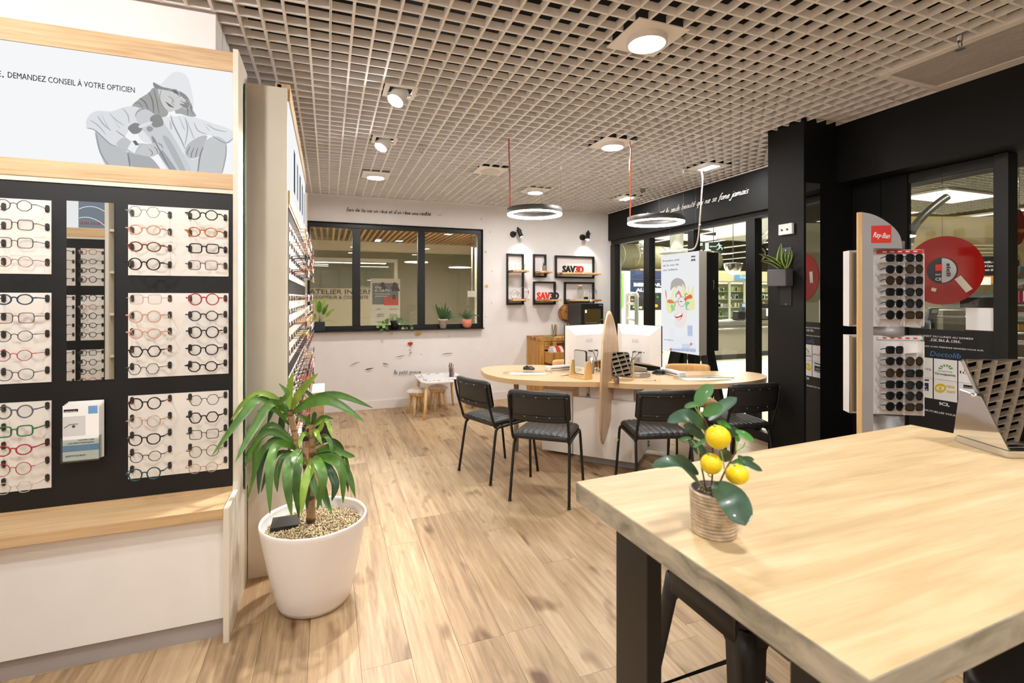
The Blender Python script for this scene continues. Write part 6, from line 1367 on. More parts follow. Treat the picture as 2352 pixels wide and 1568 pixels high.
# ================================================================ WHITE PLANTER WITH YUCCA
pc = Vector((-.062, 2.543, 0)); pt_ = thing('planter', 'large white oval planter filled with gravel', 'planter', tuple(pc))
obj('planter_body', MB().lathe([(.13, .0), (.155, .006), (.168, .03), (.185, .10), (.205, .2), (.224, .3), (.238, .38), (.241, .398), (.238, .404), (.232, .402), (.229, .39), (.222, .34), (.001, .335)], tuple(pc), 64, 1.0, .98, caps=False).lathe([(.001, .0005), (.13, .0005)], tuple(pc), 40, caps=False), mat('planter_white', '#eae4df', .32, coat=.3), pt_)
obj('black_insert', MB().box((pc.x - .19, pc.y - .02, .336), (pc.x - .07, pc.y + .10, .382)), M_BLKPL, pt_)
rn = random.Random(21); gv = MB(); rr_ = []
for i in range(15):
    r = .214 * i / 14; rr_.append([(pc.x + r * math.cos(a_) , pc.y + r * .98 * math.sin(a_), .352 + .014 * (1 - (i / 14) ** 2) + rn.uniform(-.002, .002)) for a_ in [2 * PI * k / 40 for k in range(41)]])
gv.grid(rr_); 
def pebble(m, c, r):
    d = [Vector((1, 0, 0)), Vector((-1, 0, 0)), Vector((0, 1, 0)), Vector((0, -1, 0)), Vector((0, 0, .7)), Vector((0, 0, -.7))]; q4 = Matrix.Rotation(rn.uniform(0, 6), 3, Vector((rn.random(), rn.random(), rn.random() + .1)).normalized())
    v = [c + (q4 @ x) * r * rn.uniform(.7, 1.2) for x in d]; m._add(v, [(0, 2, 4), (2, 1, 4), (1, 3, 4), (3, 0, 4), (2, 0, 5), (1, 2, 5), (3, 1, 5), (0, 3, 5)], True)
gms = [MB(), MB(), MB()]
for i in range(5200):
    r = .216 * math.sqrt(rn.random()); a_ = rn.uniform(0, 2 * PI); c = Vector((pc.x + r * math.cos(a_), pc.y + r * .98 * math.sin(a_), .356 + .014 * (1 - (r / .216) ** 2) + rn.uniform(-.001, .003))); pebble(gms[i % 3], c, rn.uniform(.0028, .0052))
obj('gravel_bed', gv, mat('gravel_dark', '#5a4b38', .9), pt_)
for m, cc, k in zip(gms, ('#c6ae84', '#8f7c5c', '#dccaa6'), range(3)): o = obj('gravel', m, mat('gravel_%d' % k, cc, .8), pt_); o['kind'] = 'stuff'
yu = thing('yucca_plant', 'green yucca with long arching leaves and two stems in the white planter', 'plant', (pc.x + .03, pc.y, .36))
M_BARK = wood('bark', ('#3f2a1c', '#6e4f36', '#9c7b58'), (18, 18, 60), .9, False, .9, .6)
D0 = 2.36
def stem(pts, rs):
    P = catmull([atD(*p) for p in pts], 7); n = len(P); rr = [rs[0] + (rs[1] - rs[0]) * k / (n - 1) + .0022 * (k % 2) for k in range(n)]; return obj('stem', MB().tube(P, .01, 12, rs=rr), M_BARK, yu)
stem([(714, 1215, D0), (714, 1150, D0), (712, 1090, D0), (718, 1050, D0 + .01), (717, 1010, D0 + .02), (716, 975, D0 + .03)], (.021, .013))
stem([(712, 1095, D0), (700, 1060, D0 + .0), (686, 1030, D0 - .01), (676, 990, D0), (668, 955, D0), (666, 940, D0)], (.015, .013))
def L(pts, w, m=M_GREEN):
    """arching leaf; each pt = sight line and distance"""
    P = [atD(*p) for p in pts]; mb = MB(); mid = (P[0] + P[-1]) / 2 - CAM
    leaf(mb, P, w * .78, cup=.35, n=5, up=Vector((-mid.x * .6, -mid.y * .6, .55)).normalized(), shape=lambda f: max(.06, (min(1, .32 + 2.0 * f) if f < .35 else 1.0) * (1 if f < .6 else max(0, 1 - ((f - .6) / .4) ** 1.7))))
    obj('leaf', mb, m, yu)
A = (668, 948)
for pts, w, m in [
 ([(666,945,2.36),(600,915,2.30),(560,950,2.22),(487,1046,2.12)], .050, M_GREEN), ([(664,950,2.36),(625,925,2.28),(585,980,2.2),(541,1060,2.1)], .050, M_GREEN),
 ([(668,940,2.36),(664,905,2.36),(672,853,2.34)], .040, M_LGREEN), ([(670,942,2.36),(690,900,2.32),(731,857,2.26)], .045, M_LGREEN),
 ([(672,945,2.36),(720,915,2.36),(780,908,2.38),(857,937,2.42)], .045, M_GREEN), ([(672,950,2.36),(720,925,2.30),(770,925,2.26),(838,969,2.22)], .052, M_GREEN),
 ([(662,948,2.36),(650,920,2.42),(630,930,2.48),(614,975,2.5)], .042, M_DGREEN), ([(664,955,2.36),(640,920,2.32),(600,903,2.30),(560,925,2.28),(530,965,2.26)], .034, M_LGREEN),
 ([(660,960,2.36),(650,955,2.42),(645,990,2.45),(640,1030,2.46)], .040, M_DGREEN), ([(664,975,2.36),(630,940,2.30),(590,945,2.28)], .028, M_GREEN),
 ([(672,935,2.36),(690,895,2.4),(718,912,2.42),(735,932,2.42)], .024, M_DGREEN), ([(660,948,2.36),(640,930,2.30),(660,905,2.3),(640,880,2.3)], .03, M_GREEN),
 # upper right crown
 ([(717,975,2.39),(722,955,2.39),(722,945,2.39)], .028, M_DGREEN), ([(716,978,2.39),(700,960,2.36),(680,955,2.34)], .022, M_GREEN), ([(718,978,2.39),(740,958,2.36),(766,962,2.34)], .024, M_GREEN),
 ([(720,980,2.39),(748,965,2.34),(758,985,2.32),(762,1003,2.3)], .026, M_LGREEN), ([(712,985,2.39),(706,970,2.42),(712,950,2.42)], .028, M_GREEN), ([(716,1000,2.39),(735,985,2.33),(745,960,2.3)], .026, M_LGREEN),
 ([(716,1010,2.38),(725,990,2.35),(730,1000,2.3),(740,1020,2.28)], .03, M_LGREEN), ([(714,1005,2.38),(700,995,2.34),(690,1010,2.32),(688,1030,2.3)], .026, M_LGREEN), ([(720,1020,2.38),(745,1000,2.36),(760,1020,2.34),(764,1055,2.33)], .026, M_GREEN),
 ([(722,1040,2.38),(760,1030,2.36),(800,1045,2.32),(816,1048,2.3)], .034, M_GREEN), ([(722,1035,2.38),(765,1020,2.4),(790,1040,2.42),(806,1094,2.42)], .024, M_GREEN), ([(720,1025,2.38),(760,1010,2.4),(785,1030,2.42),(788,1068,2.42)], .026, M_DGREEN),
 # middle drooping crowns
 ([(690,1030,2.35),(670,1055,2.22),(660,1100,2.15),(670,1188,2.12)], .056, M_GREEN), ([(690,1035,2.35),(685,1060,2.24),(680,1110,2.2),(687,1190,2.18)], .052, M_GREEN), ([(700,1060,2.34),(715,1070,2.26),(700,1110,2.18),(692,1184,2.14)], .050, M_LGREEN),
 ([(686,1030,2.35),(640,1015,2.28),(600,1040,2.24),(568,1150,2.2)], .038, M_GREEN), ([(686,1032,2.35),(640,1020,2.26),(620,1070,2.16),(620,1180,2.1)], .050, M_GREEN), ([(684,1025,2.35),(630,990,2.3),(590,1010,2.26),(562,1075,2.24)], .034, M_GREEN),
 ([(682,1020,2.35),(625,975,2.34),(590,1020,2.3),(582,1100,2.28)], .036, M_GREEN), ([(684,1035,2.35),(630,1010,2.3),(600,1060,2.26),(594,1135,2.22)], .040, M_DGREEN), ([(688,1040,2.35),(650,1050,2.26),(636,1090,2.22),(637,1130,2.2)], .034, M_GREEN),
 ([(684,1028,2.35),(640,1000,2.4),(605,1000,2.42),(560,1060,2.42),(558,1110,2.42)], .03, M_GREEN), ([(682,1040,2.35),(640,1040,2.32),(615,1080,2.3),(600,1130,2.3)], .028, M_DGREEN),
 ([(716,1050,2.37),(730,1060,2.24),(742,1100,2.18),(728,1172,2.16)], .052, M_GREEN), ([(718,1050,2.37),(760,1055,2.26),(785,1080,2.22),(788,1155,2.2)], .05, M_GREEN), ([(718,1048,2.37),(770,1050,2.3),(800,1090,2.26),(816,1142,2.24)], .044, M_GREEN),
 ([(716,1055,2.37),(712,1080,2.24),(722,1120,2.2),(740,1165,2.18)], .042, M_GREEN), ([(718,1052,2.37),(750,1070,2.28),(770,1110,2.24),(762,1150,2.22)], .048, M_DGREEN), ([(720,1060,2.37),(740,1110,2.3),(750,1150,2.28),(762,1178,2.26)], .036, M_GREEN),
 ([(716,1060,2.37),(700,1100,2.3),(706,1130,2.27),(704,1170,2.26)], .034, M_DGREEN), ([(718,1050,2.37),(755,1040,2.42),(790,1070,2.44),(800,1130,2.44)], .036, M_DGREEN)]:
    L(pts, w, m)

# ================================================================ BAR TABLE
TZ = 1.0
bt = thing('bar_table', 'high wooden bar table with black metal legs in the foreground', 'table', (1.25, .75, 0))
tc_ = [(.567, 1.074), (.598, .395), (1.98, .44), (1.935, 1.141)]
obj('table_top', MB().prism(tc_, TZ - .048, TZ), [M_TABLE, M_TEDGE], bt, bevel=.003)
me__ = bt.children[0].data
for p in me__.polygons:
    if abs(p.normal.z) < .5: p.material_index = 1
for x in (.60, 1.86):
    for y, y2 in ((.405, .505), (.83, .945)): obj('leg', MB().box((x, y, 0), (x + .035, y2, TZ - .049)), M_BLKMET, bt, bevel=.002)
    obj('cross_bar', MB().box((x, .506, 0), (x + .035, .829, .04)), M_BLKMET, bt)
    obj('top_plate', MB().box((x, .506, TZ - .056), (x + .035, .829, TZ - .049)), M_BLKMET, bt)
def tolix(label, cx, cy, rz_):
    t = thing('bar_stool', label, 'stool', (cx, cy, 0), rz_, 'black metal bar stools', world=False); H = .65; h = .155
    def rs(hx, r, z, n=5):
        P = []
        for sx, sy, a0 in ((1, 1, 0), (-1, 1, 90), (-1, -1, 180), (1, -1, 270)):
            for j in range(n + 1): a = math.radians(a0 + 90 * j / n); P.append((sx * (hx - r) + r * math.cos(a), sy * (hx - r) + r * math.sin(a), z))
        P.append(P[0]); return P
    m = MB().grid([rs(.05, .04, H - .012), rs(h - .02, .05, H - .010), rs(h - .006, .055, H - .002), rs(h, .055, H - .003), rs(h + .004, .055, H - .012), rs(h + .006, .055, H - .07)])
    m.grid([rs(.004, .003, H - .012), rs(.05, .04, H - .012)]); obj('seat', m, M_BLKMET, t, solid=.003)
    for sx in (-1, 1):
        for sy in (-1, 1):
            f = .205; tp = Vector((sx * (h - .02), sy * (h - .02), H - .03)); bt_ = Vector((sx * f, sy * f, 0)); rows = []
            for i in range(9):
                g = i / 8; c = tp.lerp(bt_, g); w = .068 * (1 - g) + .03 * g; o1 = Vector((-sx, 0, 0)) * w; o2 = Vector((0, -sy, 0)) * w; cr_ = c + Vector((sx, sy, 0)) * .018
                rows.append([cr_ + o1, cr_ + o1 * .25, cr_ + o1 * .06 + o2 * .06, cr_ + o2 * .25, cr_ + o2])
            obj('leg', MB().grid(rows), M_BLKMET, t, solid=.004); obj('foot_cap', MB().cyl(bt_ + Vector((0, 0, 0)), bt_ + Vector((0, 0, .02)), .022, n=12), M_BLKPL, t)
    sk = MB()
    for i in range(4):
        R = Matrix.Rotation(i * PI / 2, 3, 'Z'); pts = []
        for x_, z_ in ((-h + .03, H - .012), (h - .03, H - .012), (h - .03, H - .16), (h - .055, H - .09), (h - .08, H - .062), (-h + .08, H - .062), (-h + .055, H - .09), (-h + .03, H - .16)): pts.append(R @ Vector((x_, -h - .004, z_)))
        sk.sheet(pts, R @ Vector((0, .004, 0)))
    obj('apron', sk, M_BLKMET, t)
    obj('foot_ring', MB().tube([(x_, y_, .25) for x_, y_ in ((-.18, -.18), (.18, -.18), (.18, .18), (-.18, .18))], .009, 8, closed=True), M_BLKMET, t)
    return t
tolix('black metal bar stool under the left end of the bar table', 1.115, 1.09, .02)
tolix('black metal bar stool under the near side of the bar table, bottom right', 1.44, .52, .15)

# ---- lemon plant
lc = onZ(1640, 1208, TZ); lc = Vector((0, 0, 0)) + atD(1640, 1200, .945); lc.z = TZ + .001
lpn = thing('lemon_plant', 'artificial lemon tree in a rope-wrapped pot on the bar table', 'plant', tuple(lc))
M_ROPE = mat('sisal_rope', '#cfba9d', .9, bump=.9, bscale=420, var=.3, vscale=60)
rp = MB(); nring = 13; ph_ = .080
for k in range(nring):
    z = .0025 + k * (ph_ - .004) / (nring - 1); r = .0375 + .0045 * (z / ph_)
    rp.tube([(lc.x + (r + .0004 * math.sin(a_ * 23 + k)) * math.cos(a_), lc.y + (r + .0004 * math.sin(a_ * 23 + k)) * math.sin(a_), lc.z + z + .0008 * math.sin(a_ + k)) for a_ in [2 * PI * i / 48 for i in range(48)]], .0034, 6, closed=True)
obj('rope_wrap', rp, M_ROPE, lpn); obj('pot', MB().lathe([(.001, 0), (.036, 0), (.041, .078), (.0415, .083), (.039, .083), (.038, .07), (.001, .07)], tuple(lc), 32, caps=False), mat('pot_dark_grey', '#47413c', .7), lpn)
pb = [MB(), MB()]
for i in range(120):
    r = .034 * math.sqrt(rn.random()); a_ = rn.uniform(0, 6.283); pebble(pb[i % 2], lc + Vector((r * math.cos(a_), r * math.sin(a_), .072 + rn.uniform(0, .006))), rn.uniform(.003, .0055))
for m, cc in zip(pb, ('#b99f72', '#7d6743')): o = obj('pebbles', m, mat('pebble_' + cc[1:], cc, .6), lpn, subd=1); o['kind'] = 'stuff'
lq = lambda x, y, d=.945: atD(1480 + x / 3.919, 860 + y / 3.919, d)
M_TWIG = mat('twig_brown', '#5f3a26', .7); M_STALK = mat('stalk_green', '#9bb04e', .6)
for pts in (((555, 1050), (535, 930), (520, 850), (500, 700)), ((600, 1050), (612, 900), (620, 700), (560, 450), (530, 390)), ((680, 970), (720, 880), (790, 750), (825, 690))):
    P = [lq(*p) for p in pts]; obj('twig', MB().tube(catmull(P, 5), .0016, 7), M_TWIG, lpn)
for pts in (((530, 390), (470, 320), (455, 280)), ((530, 390), (490, 320), (480, 280)), ((825, 690), (890, 650), (905, 610)), ((825, 690), (830, 640), (835, 600)), ((560, 1040), (500, 980), (470, 930)), ((490, 740), (480, 660), (430, 590)), ((560, 520), (500, 480), (470, 460)), ((600, 920), (580, 910), (570, 880)), ((720, 850), (710, 780), (690, 690)), ((680, 970), (640, 1000), (632, 975))):
    P = [lq(*p) for p in pts]; obj('stalk', MB().tube(catmull(P, 4), .0011, 6), M_STALK, lpn)
M_WAX = mat('wax_leaf', '#35523a', .36, var=.25, vscale=30, coat=.15); M_WAXG = mat('wax_leaf_bright', '#3f8a2c', .38, coat=.15); M_WAXM = mat('wax_leaf_mid', '#4e7e44', .38, var=.2, vscale=30, coat=.15)
def lleaf(pts, w, m, ds=None, tilt=(0, 0, 0)):
    ds = ds or [.945] * len(pts); P = [lq(p[0], p[1], d) for p, d in zip(pts, ds)]; mb = MB(); nv = (CAM - P[0]).normalized() + Vector(tilt)
    leaf(mb, P, w * .000212, cup=.22, n=6, up=nv.normalized(), shape=lambda f: max(.03, math.sin(PI * min(1, f * .97 + .02)) ** .62 * (.82 + .3 * f) * (1 if f < .85 else max(.05, 1 - ((f - .85) / .15) ** 1.5 * .9)))); obj('leaf', mb, m, lpn)
lleaf([(475, 285), (520, 190), (612, 92)], 125, M_WAXM); lleaf([(492, 268), (430, 270), (358, 295)], 52, M_WAXM); lleaf([(580, 410), (690, 300), (832, 205)], 115, M_WAX, [.95, .965, .98], (.1, 0, .5)); lleaf([(530, 365), (620, 310), (708, 292)], 115, M_WAXM, [.94, .93, .92])
lleaf([(560, 490), (400, 370), (205, 430)], 125, M_WAX, [.95, .93, .91], (0, 0, .35)); lleaf([(545, 590), (450, 500), (350, 455)], 100, M_WAX, [.96, .965, .97]); lleaf([(440, 655), (500, 615), (556, 578)], 36, M_WAXM); lleaf([(300, 592), (360, 575), (425, 572)], 32, M_WAXG)
lleaf([(482, 965), (300, 790), (62, 832)], 120, M_WAX, [.94, .90, .87], (0, 0, .6)); lleaf([(485, 900), (380, 800), (288, 720)], 82, M_WAX, [.93, .91, .9]); lleaf([(780, 485), (720, 440), (655, 428)], 50, M_WAXG, [.95, .96, .97]); lleaf([(822, 505), (900, 540), (985, 600)], 62, M_WAXG, [.95, .94, .93], (0, 0, .3))
lleaf([(838, 608), (838, 580), (832, 548)], 44, M_WAXG); lleaf([(840, 730), (930, 790), (1062, 868)], 66, M_WAX, [.95, .94, .93]); lleaf([(935, 820), (880, 780), (832, 790)], 70, M_WAXG, [.94, .945, .95]); lleaf([(760, 480), (800, 510), (835, 560)], 95, M_WAX, [.97, .97, .97]); lleaf([(680, 680), (720, 720), (770, 775)], 120, M_WAX, [.97, .98, .98]); lleaf([(400, 590), (480, 650), (555, 760)], 100, M_WAX, [.99, .98, .97])
lleaf([(632, 972), (790, 1130), (908, 1358)], 250, M_WAX, [.92, .875, .85], (.15, 0, .35)); lleaf([(770, 800), (900, 760), (990, 765)], 55, M_WAX, [.99, 1.0, 1.0]); lleaf([(620, 560), (560, 500), (520, 480)], 60, M_WAX, [.97, .98, .98])
M_LEMON = mat('lemon_yellow', '#efcf14', .38, bump=.12, bscale=500, var=.05)
for (x, y, r, d, s) in ((662, 562, 112, .92, (1, 1, .95)), (602, 802, 95, .92, (1, 1, .98)), (835, 898, 102, .93, (1.04, 1, .86))):
    c = lq(x, y, d); R_ = r * .000212 * .96; lm_ = obj('lemon', MB().ball(c, R_, *s, n=28, m=18), M_LEMON, lpn); obj('lemon_calyx', MB().cyl(c + Vector((-.3 * R_, 0, R_ * s[2] * .93)), c + Vector((-.35 * R_, 0, R_ * s[2] * 1.1)), .003, .0015, n=8), M_STALK, lm_)

# ---- chrome tabletop mirror
tm_ = thing('tabletop_mirror', 'chrome-framed tilting mirror on the bar table reflecting the ceiling grid', 'mirror', tuple(atD(2300, 1030, 1.41)))
Rv = Vector((RT[0], RT[1], 0)); Fv = Vector((FW[0], FW[1], 0)); Uz = Vector((0, 0, 1))
bl = atD(2303, 1020, 1.41); tl_ = atD(2212, 824, 1.533); up_ = (tl_ - bl); Wm = .24; nm_ = Rv.cross(up_).normalized()
if nm_.dot(CAM - bl) < 0: nm_ = -nm_
obj('mirror_glass', MB().sheet([bl + Rv * .006 + up_ * .03, bl + Rv * Wm + up_ * .03, tl_ + Rv * Wm - up_ * .02, tl_ + Rv * .006 - up_ * .02], nm_ * -.004), M_MIRROR, tm_)
fr = MB(); tk = nm_ * -.012; b_ = .008
fr.sheet([bl, bl + Rv * b_, tl_ + Rv * b_, tl_], tk).sheet([bl + Rv * Wm, bl + Rv * (Wm + b_), tl_ + Rv * (Wm + b_), tl_ + Rv * Wm], tk).sheet([tl_ - up_ * .03, tl_ - up_ * .03 + Rv * Wm, tl_ + Rv * Wm, tl_], tk).sheet([bl, bl + Rv * Wm, bl + up_ * .035 + Rv * Wm, bl + up_ * .035], tk)
obj('mirror_frame', fr, M_CHROME, tm_, bevel=.0015)
zb_ = TZ + .001
base0 = Vector((bl.x, bl.y, zb_)) - Fv * .035
bs2 = MB(); o_ = base0 - Rv * .02
bs2.sheet([o_, o_ + Rv * (Wm + .03), o_ + Rv * (Wm + .03) + Uz * .02, o_ + Uz * .02], Fv * .16)
obj('base_box', bs2, M_CHROME, tm_, bevel=.001)
mid_ = bl + up_ * .55
for off_ in (-.012, Wm + .012):
    p_ = mid_ + Rv * off_ ; q0 = Vector((bl.x, bl.y, zb_)) + Rv * off_
    obj('side_bracket', MB().sheet([q0 - Fv * .035 + Uz * .02, q0 + Fv * .14 + Uz * .02, p_ + Fv * .05 + Uz * .01, p_ - Fv * .02], Rv * -.004), M_CHROME, tm_, bevel=.0008)
obj('pivot_screw', MB().cyl(mid_ - Rv * .03, mid_ + Rv * .005, .006, n=12), M_CHROME, tm_)

# ================================================================ HALL BEHIND THE BACK WINDOW
M_HALLW = mat('hall_wall', '#b3ab97', .8); M_HALLG = mat('hall_ceiling_grey', '#8f8676', .8)
struct('hall_floor', MB().box((-6, 6.72, -.05), (4.3, 14.2, -.001)), mat('hall_floor_tile', '#b3a78e', .5))
struct('hall_wall', MB().box((-6, 13.0, 0), (4.3, 13.1, 3.6)).box((-6.1, 6.72, 0), (-6, 13.1, 3.6)), M_HALLW)
struct('hall_beam', MB().box((-6, 11.3, 2.49), (4.3, 11.6, 2.68)), mat('beam_white', '#d9cfbc', .7))
struct('hall_ceiling', MB().box((-6, 11.6, 2.95), (4.3, 13.0, 3.0)), M_HALLG)
hs = struct('slat_ceiling', MB().box((-6, 6.72, 3.0), (4.3, 11.3, 3.05)), mat('hall_void', '#1d1813', .9))
sm_ = MB().box((-.02, -2.28, 0), (.02, 2.28, .09)).mesh('slat', M_SLAT)
for k in range(74):
    x = -3.9 + k * .108; o = bpy.data.objects.new('slat', sm_); C.objects.link(o); o.parent = hs; o.location = (x, 9.02, 2.68)
for i, (x, y, l_) in enumerate(((2.75, 8.7, .7), (3.25, 10.4, .8), (1.0, 10.9, .3))):
    t = thing('strip_lamp', ('short slanted strip lamp between the hall slats, nearer', 'slanted strip lamp between the hall slats, farther', 'small lamp at the end of the hall slats')[i], 'ceiling lamp', (x, y, 2.67), group='lamps in the hall ceiling')
    obj('diffuser', MB().box((x - .05, y - l_ / 2, 2.665), (x + .05, y + l_ / 2, 2.675)), emitter('hall_led', '#fff2dc', 2.5), t); obj('lamp_case', MB().box((x - .06, y - l_ / 2 - .01, 2.6755), (x + .06, y + l_ / 2 + .01, 2.70)), M_WHITE, t)
# salon shop front opposite with lettering
sf = thing('salon_window', 'frosted salon window with black lettering across the hall', 'shop window', (.5, 11.95, 0))
obj('window_frame', MB().box((-1.4, 11.95, 2.28), (1.55, 12.0, 2.36)).box((-1.4, 11.95, 0), (-1.32, 12.0, 2.28)).box((1.47, 11.95, 0), (1.55, 12.0, 2.28)).box((-1.32, 11.95, .6), (1.47, 12.0, .68)), mat('salon_frame', '#cfc7b4', .5), sf)
obj('frosted_film', MB().box((-1.32, 11.97, .68), (1.47, 11.975, 1.66)), mat('frosted', '#b4a98e', .3), sf); obj('clear_pane', MB().box((-1.32, 11.97, 1.66), (1.47, 11.975, 2.28)), M_GLASS, sf)
obj('salon_lamp', MB().box((-.7, 12.3, 2.22), (.0, 12.34, 2.23)).box((-.7, 12.6, 2.20), (.0, 12.64, 2.21)).box((.7, 12.5, 2.2), (1.4, 12.54, 2.21)), emitter('hall_led', '#fff2dc', 2.5), sf)
A = onY(711, 675, 11.94); B = onY(850, 672, 11.94); text("L'ATELIER INTERMÈDE", (A.x - .12, 11.94, A.z), B.x + .55 - A.x, .115, M_INK, parent=sf)
A = onY(724, 686, 11.94); B = onY(846, 686, 11.94); text('COIFFEUR & COLORISTE', (A.x, 11.94, A.z), B.x - A.x, .075, M_INK, parent=sf)
a = onY(851, 755, 8.6); b = onY(919, 640, 8.6)
ps2 = thing('club_poster', 'tall white poster with portraits and a red block seen through the middle pane', 'poster', (a.x, 8.6, 0))
wd_, hh = b.x - a.x, b.z - .75; X0 = a.x; Z1_ = b.z
obj('poster_sheet', MB().box((X0, 8.6, .75), (b.x, 8.61, Z1_)), mat('poster_paper', '#cfcbc4', .6), ps2); obj('poster_stand', MB().box((X0 + .1, 8.612, 0), (b.x - .1, 8.63, 1.2)).box((X0 + .05, 8.55, 0), (b.x - .05, 8.7, .03)), M_SILVER, ps2)
pz = lambda v: onY(885, v, 8.6).z
obj('photo_print', MB().box((X0 + .03, 8.597, pz(699)), (b.x - .03, 8.5995, pz(650))), mat('photo_grey', '#706f72', .6), ps2); obj('red_block', MB().box((X0 + .22, 8.594, pz(701)), (b.x - .03, 8.5965, pz(682))), mat('block_red', '#c0493a', .6), ps2); obj('card_print', MB().box((X0 + .36, 8.592, pz(687)), (b.x - .08, 8.5935, pz(677))), mat('card_blue', '#26324e', .5), ps2)
for k in (0, 1): 
    hx = X0 + .2 + k * .2; obj('portrait', MB().ball((hx, 8.595, pz(654)), .035, 1, .05, 1.25, 12, 8).sheet([(hx - .09, 8.596, pz(668)), (hx + .09, 8.596, pz(668)), (hx + .05, 8.596, pz(657)), (hx - .05, 8.596, pz(657))], (0, -.002, 0)), mat('portrait_dark', '#3c3a3b', .7), ps2)
for s, u0, v, u1, h_ in (('Oui', 862, 662, 876, .04), ('au Club Pro !', 861, 669, 899, .045), ('Inscrivez-vous', 862, 676, 896, .022), ('gratuitement', 862, 681, 890, .022)):
    A = onY(u0, v, 8.59); B = onY(u1, v, 8.59); text(s, (A.x, 8.59, A.z), B.x - A.x, h_, M_PAPER, parent=ps2, bold=.01)
for s, u0, v in (('PRIX', 866, 711), ('PROXIMITÉ', 895, 711), ('PAIEMENT', 866, 723), ('FACTURES', 895, 723), ('COMPTANT', 866, 727), ('EN LIGNE', 895, 727), ('LARGE', 866, 740)):
    A = onY(u0, v, 8.59); text(s, (A.x, 8.59, A.z), .014 * len(s) + .01, .016, M_INK, parent=ps2)
t = thing('wall_box', 'small beige junction box on the hall wall at right', 'wall box', tuple(onY(1083, 675, 9.5))); c = onY(1083, 675, 9.5)
struct('hall_side_wall', MB().box((onY(1060, 600, 9.5).x + .3, 9.5, 0), (4.3, 9.6, 3.0)), M_HALLW)
obj('box_body', MB().box(c + Vector((-.08, -.06, -.06)), c + Vector((.08, 0, .06))), M_GREYP, t); obj('conduit', MB().cyl(c + Vector((0, -.03, .06)), c + Vector((0, -.03, 1.2)), .012), M_GREYP, t)

# ================================================================ SUPERMARKET BEYOND THE MALL WINDOWS
M_MWALL = mat('market_wall', '#cfc9ad', .8); M_MWHITE = mat('market_white', '#d9dcd8', .6)
struct('market_floor', MB().box((4.33, -6, -.05), (34, 34, -.002)), mat('market_floor_tile', '#bcb9ab', .45))
struct('market_roof', MB().box((4.33, -6, 6.0), (34, 34, 6.1)), mat('market_roof', '#a79f83', .9))
struct('market_wall_far', MB().box((33.8, -6, 0), (34, 34, 6)).box((4.33, 33.8, 0), (33.8, 34, 6)).box((4.33, -6.1, 0), (34, -6, 6)), M_MWALL)
struct('market_partition', MB().box((4.33, 9.8, 0), (4.5, 33, 6)), M_MWHITE)
# roof beams and long light strips
for k in range(7):
    y = 9 + k * 3.4; tag(obj('roof_beam', MB().box((4.6, y, 5.3), (33, y + .25, 5.75)), mat('beam_cream', '#c4b98e', .8)), f'cream steel roof beam of the supermarket, {ordn(k)} from the salon side', 'roof beam', 'supermarket roof beams')
for k, x in enumerate((12.8, 15.5, 18.2, 21.0, 24.0, 27.5)):
    t = thing('light_strip', f'long white light strip under the supermarket roof, {ordn(k)} from the shop', 'strip light', (x, 16, 4.3), group='supermarket light strips')
    obj('diffuser', MB().box((x - .06, 5, 4.25), (x + .06, 32, 4.27)), emitter('market_led', '#fff8e8', 2.0), t); obj('rail', MB().box((x - .08, 5, 4.271), (x + .08, 32, 4.33)), M_WHITE, t)
for k, (u, v, d) in enumerate(((1575, 548, 13), (1725, 532, 12.5), (1650, 525, 14))):
    c = atD(u, v, d); t = thing('panel_lamp', ('bright flat lamp above the lit poster', 'bright flat lamp beside the narrow mullion', 'bright flat lamp above the exit sign')[k], 'ceiling lamp', tuple(c), group='flat supermarket lamps'); obj('diffuser', MB().box(c + Vector((-.9, -.35, 0)), c + Vector((.9, .35, .02))), emitter('market_lamp_face', '#fffaf0', 2.2), t); obj('lamp_case', MB().box(c + Vector((-.95, -.4, .021)), c + Vector((.95, .4, .06))), M_WHITE, t)
# large duct and hanging air unit
dct = thing('air_duct', 'big round grey ventilation duct under the supermarket roof', 'duct', (8, 14, 3.9)); c0_ = atD(1400, 585, 17); c1_ = atD(1640, 600, 20); obj('duct_tube', MB().cyl(c0_, c1_, .42, n=24), mat('duct_olive', '#8f8a6c', .6), dct)
for k in range(8): p = c0_.lerp(c1_, k / 8 + .05); dv_ = (c1_ - c0_).normalized(); obj('duct_seam', MB().cyl(p, p + dv_ * .05, .44, n=24), mat('duct_seam', '#a19c7c', .6), dct)
c = atD(1554, 552, 12); dd = thing('down_pipe', 'vertical silver duct with a flared foot above the lit poster', 'duct', tuple(c)); obj('pipe', MB().cyl(c + Vector((0, 0, -.25)), c + Vector((0, 0, 1.6)), .16, n=20), M_SILVER, dd); obj('flare', MB().cyl(c + Vector((0, 0, -.32)), c + Vector((0, 0, -.25)), .42, .2, n=24), M_GREYP, dd)
c = atD(1712, 527, 10.5); au = thing('air_unit', 'grey boxy air unit hanging under the supermarket roof', 'air unit', tuple(c)); obj('unit_body', MB().box(c + Vector((-.35, -.5, -.18)), c + Vector((.55, .5, .22))), mat('unit_grey', '#a9a79c', .6), au, bevel=.04); obj('hanger', MB().cyl(c + Vector((.1, 0, .22)), c + Vector((.1, 0, 2)), .01, n=6), M_STEEL, au)
c = atD(1740, 545, 8.5); sp2 = thing('slanted_pipe', 'slanted silver pipe behind the round hanging sign', 'pipe', tuple(c)); obj('pipe', MB().cyl(atD(1742, 560, 9), atD(1790, 515, 8.4), .05, n=14), M_SILVER, sp2)
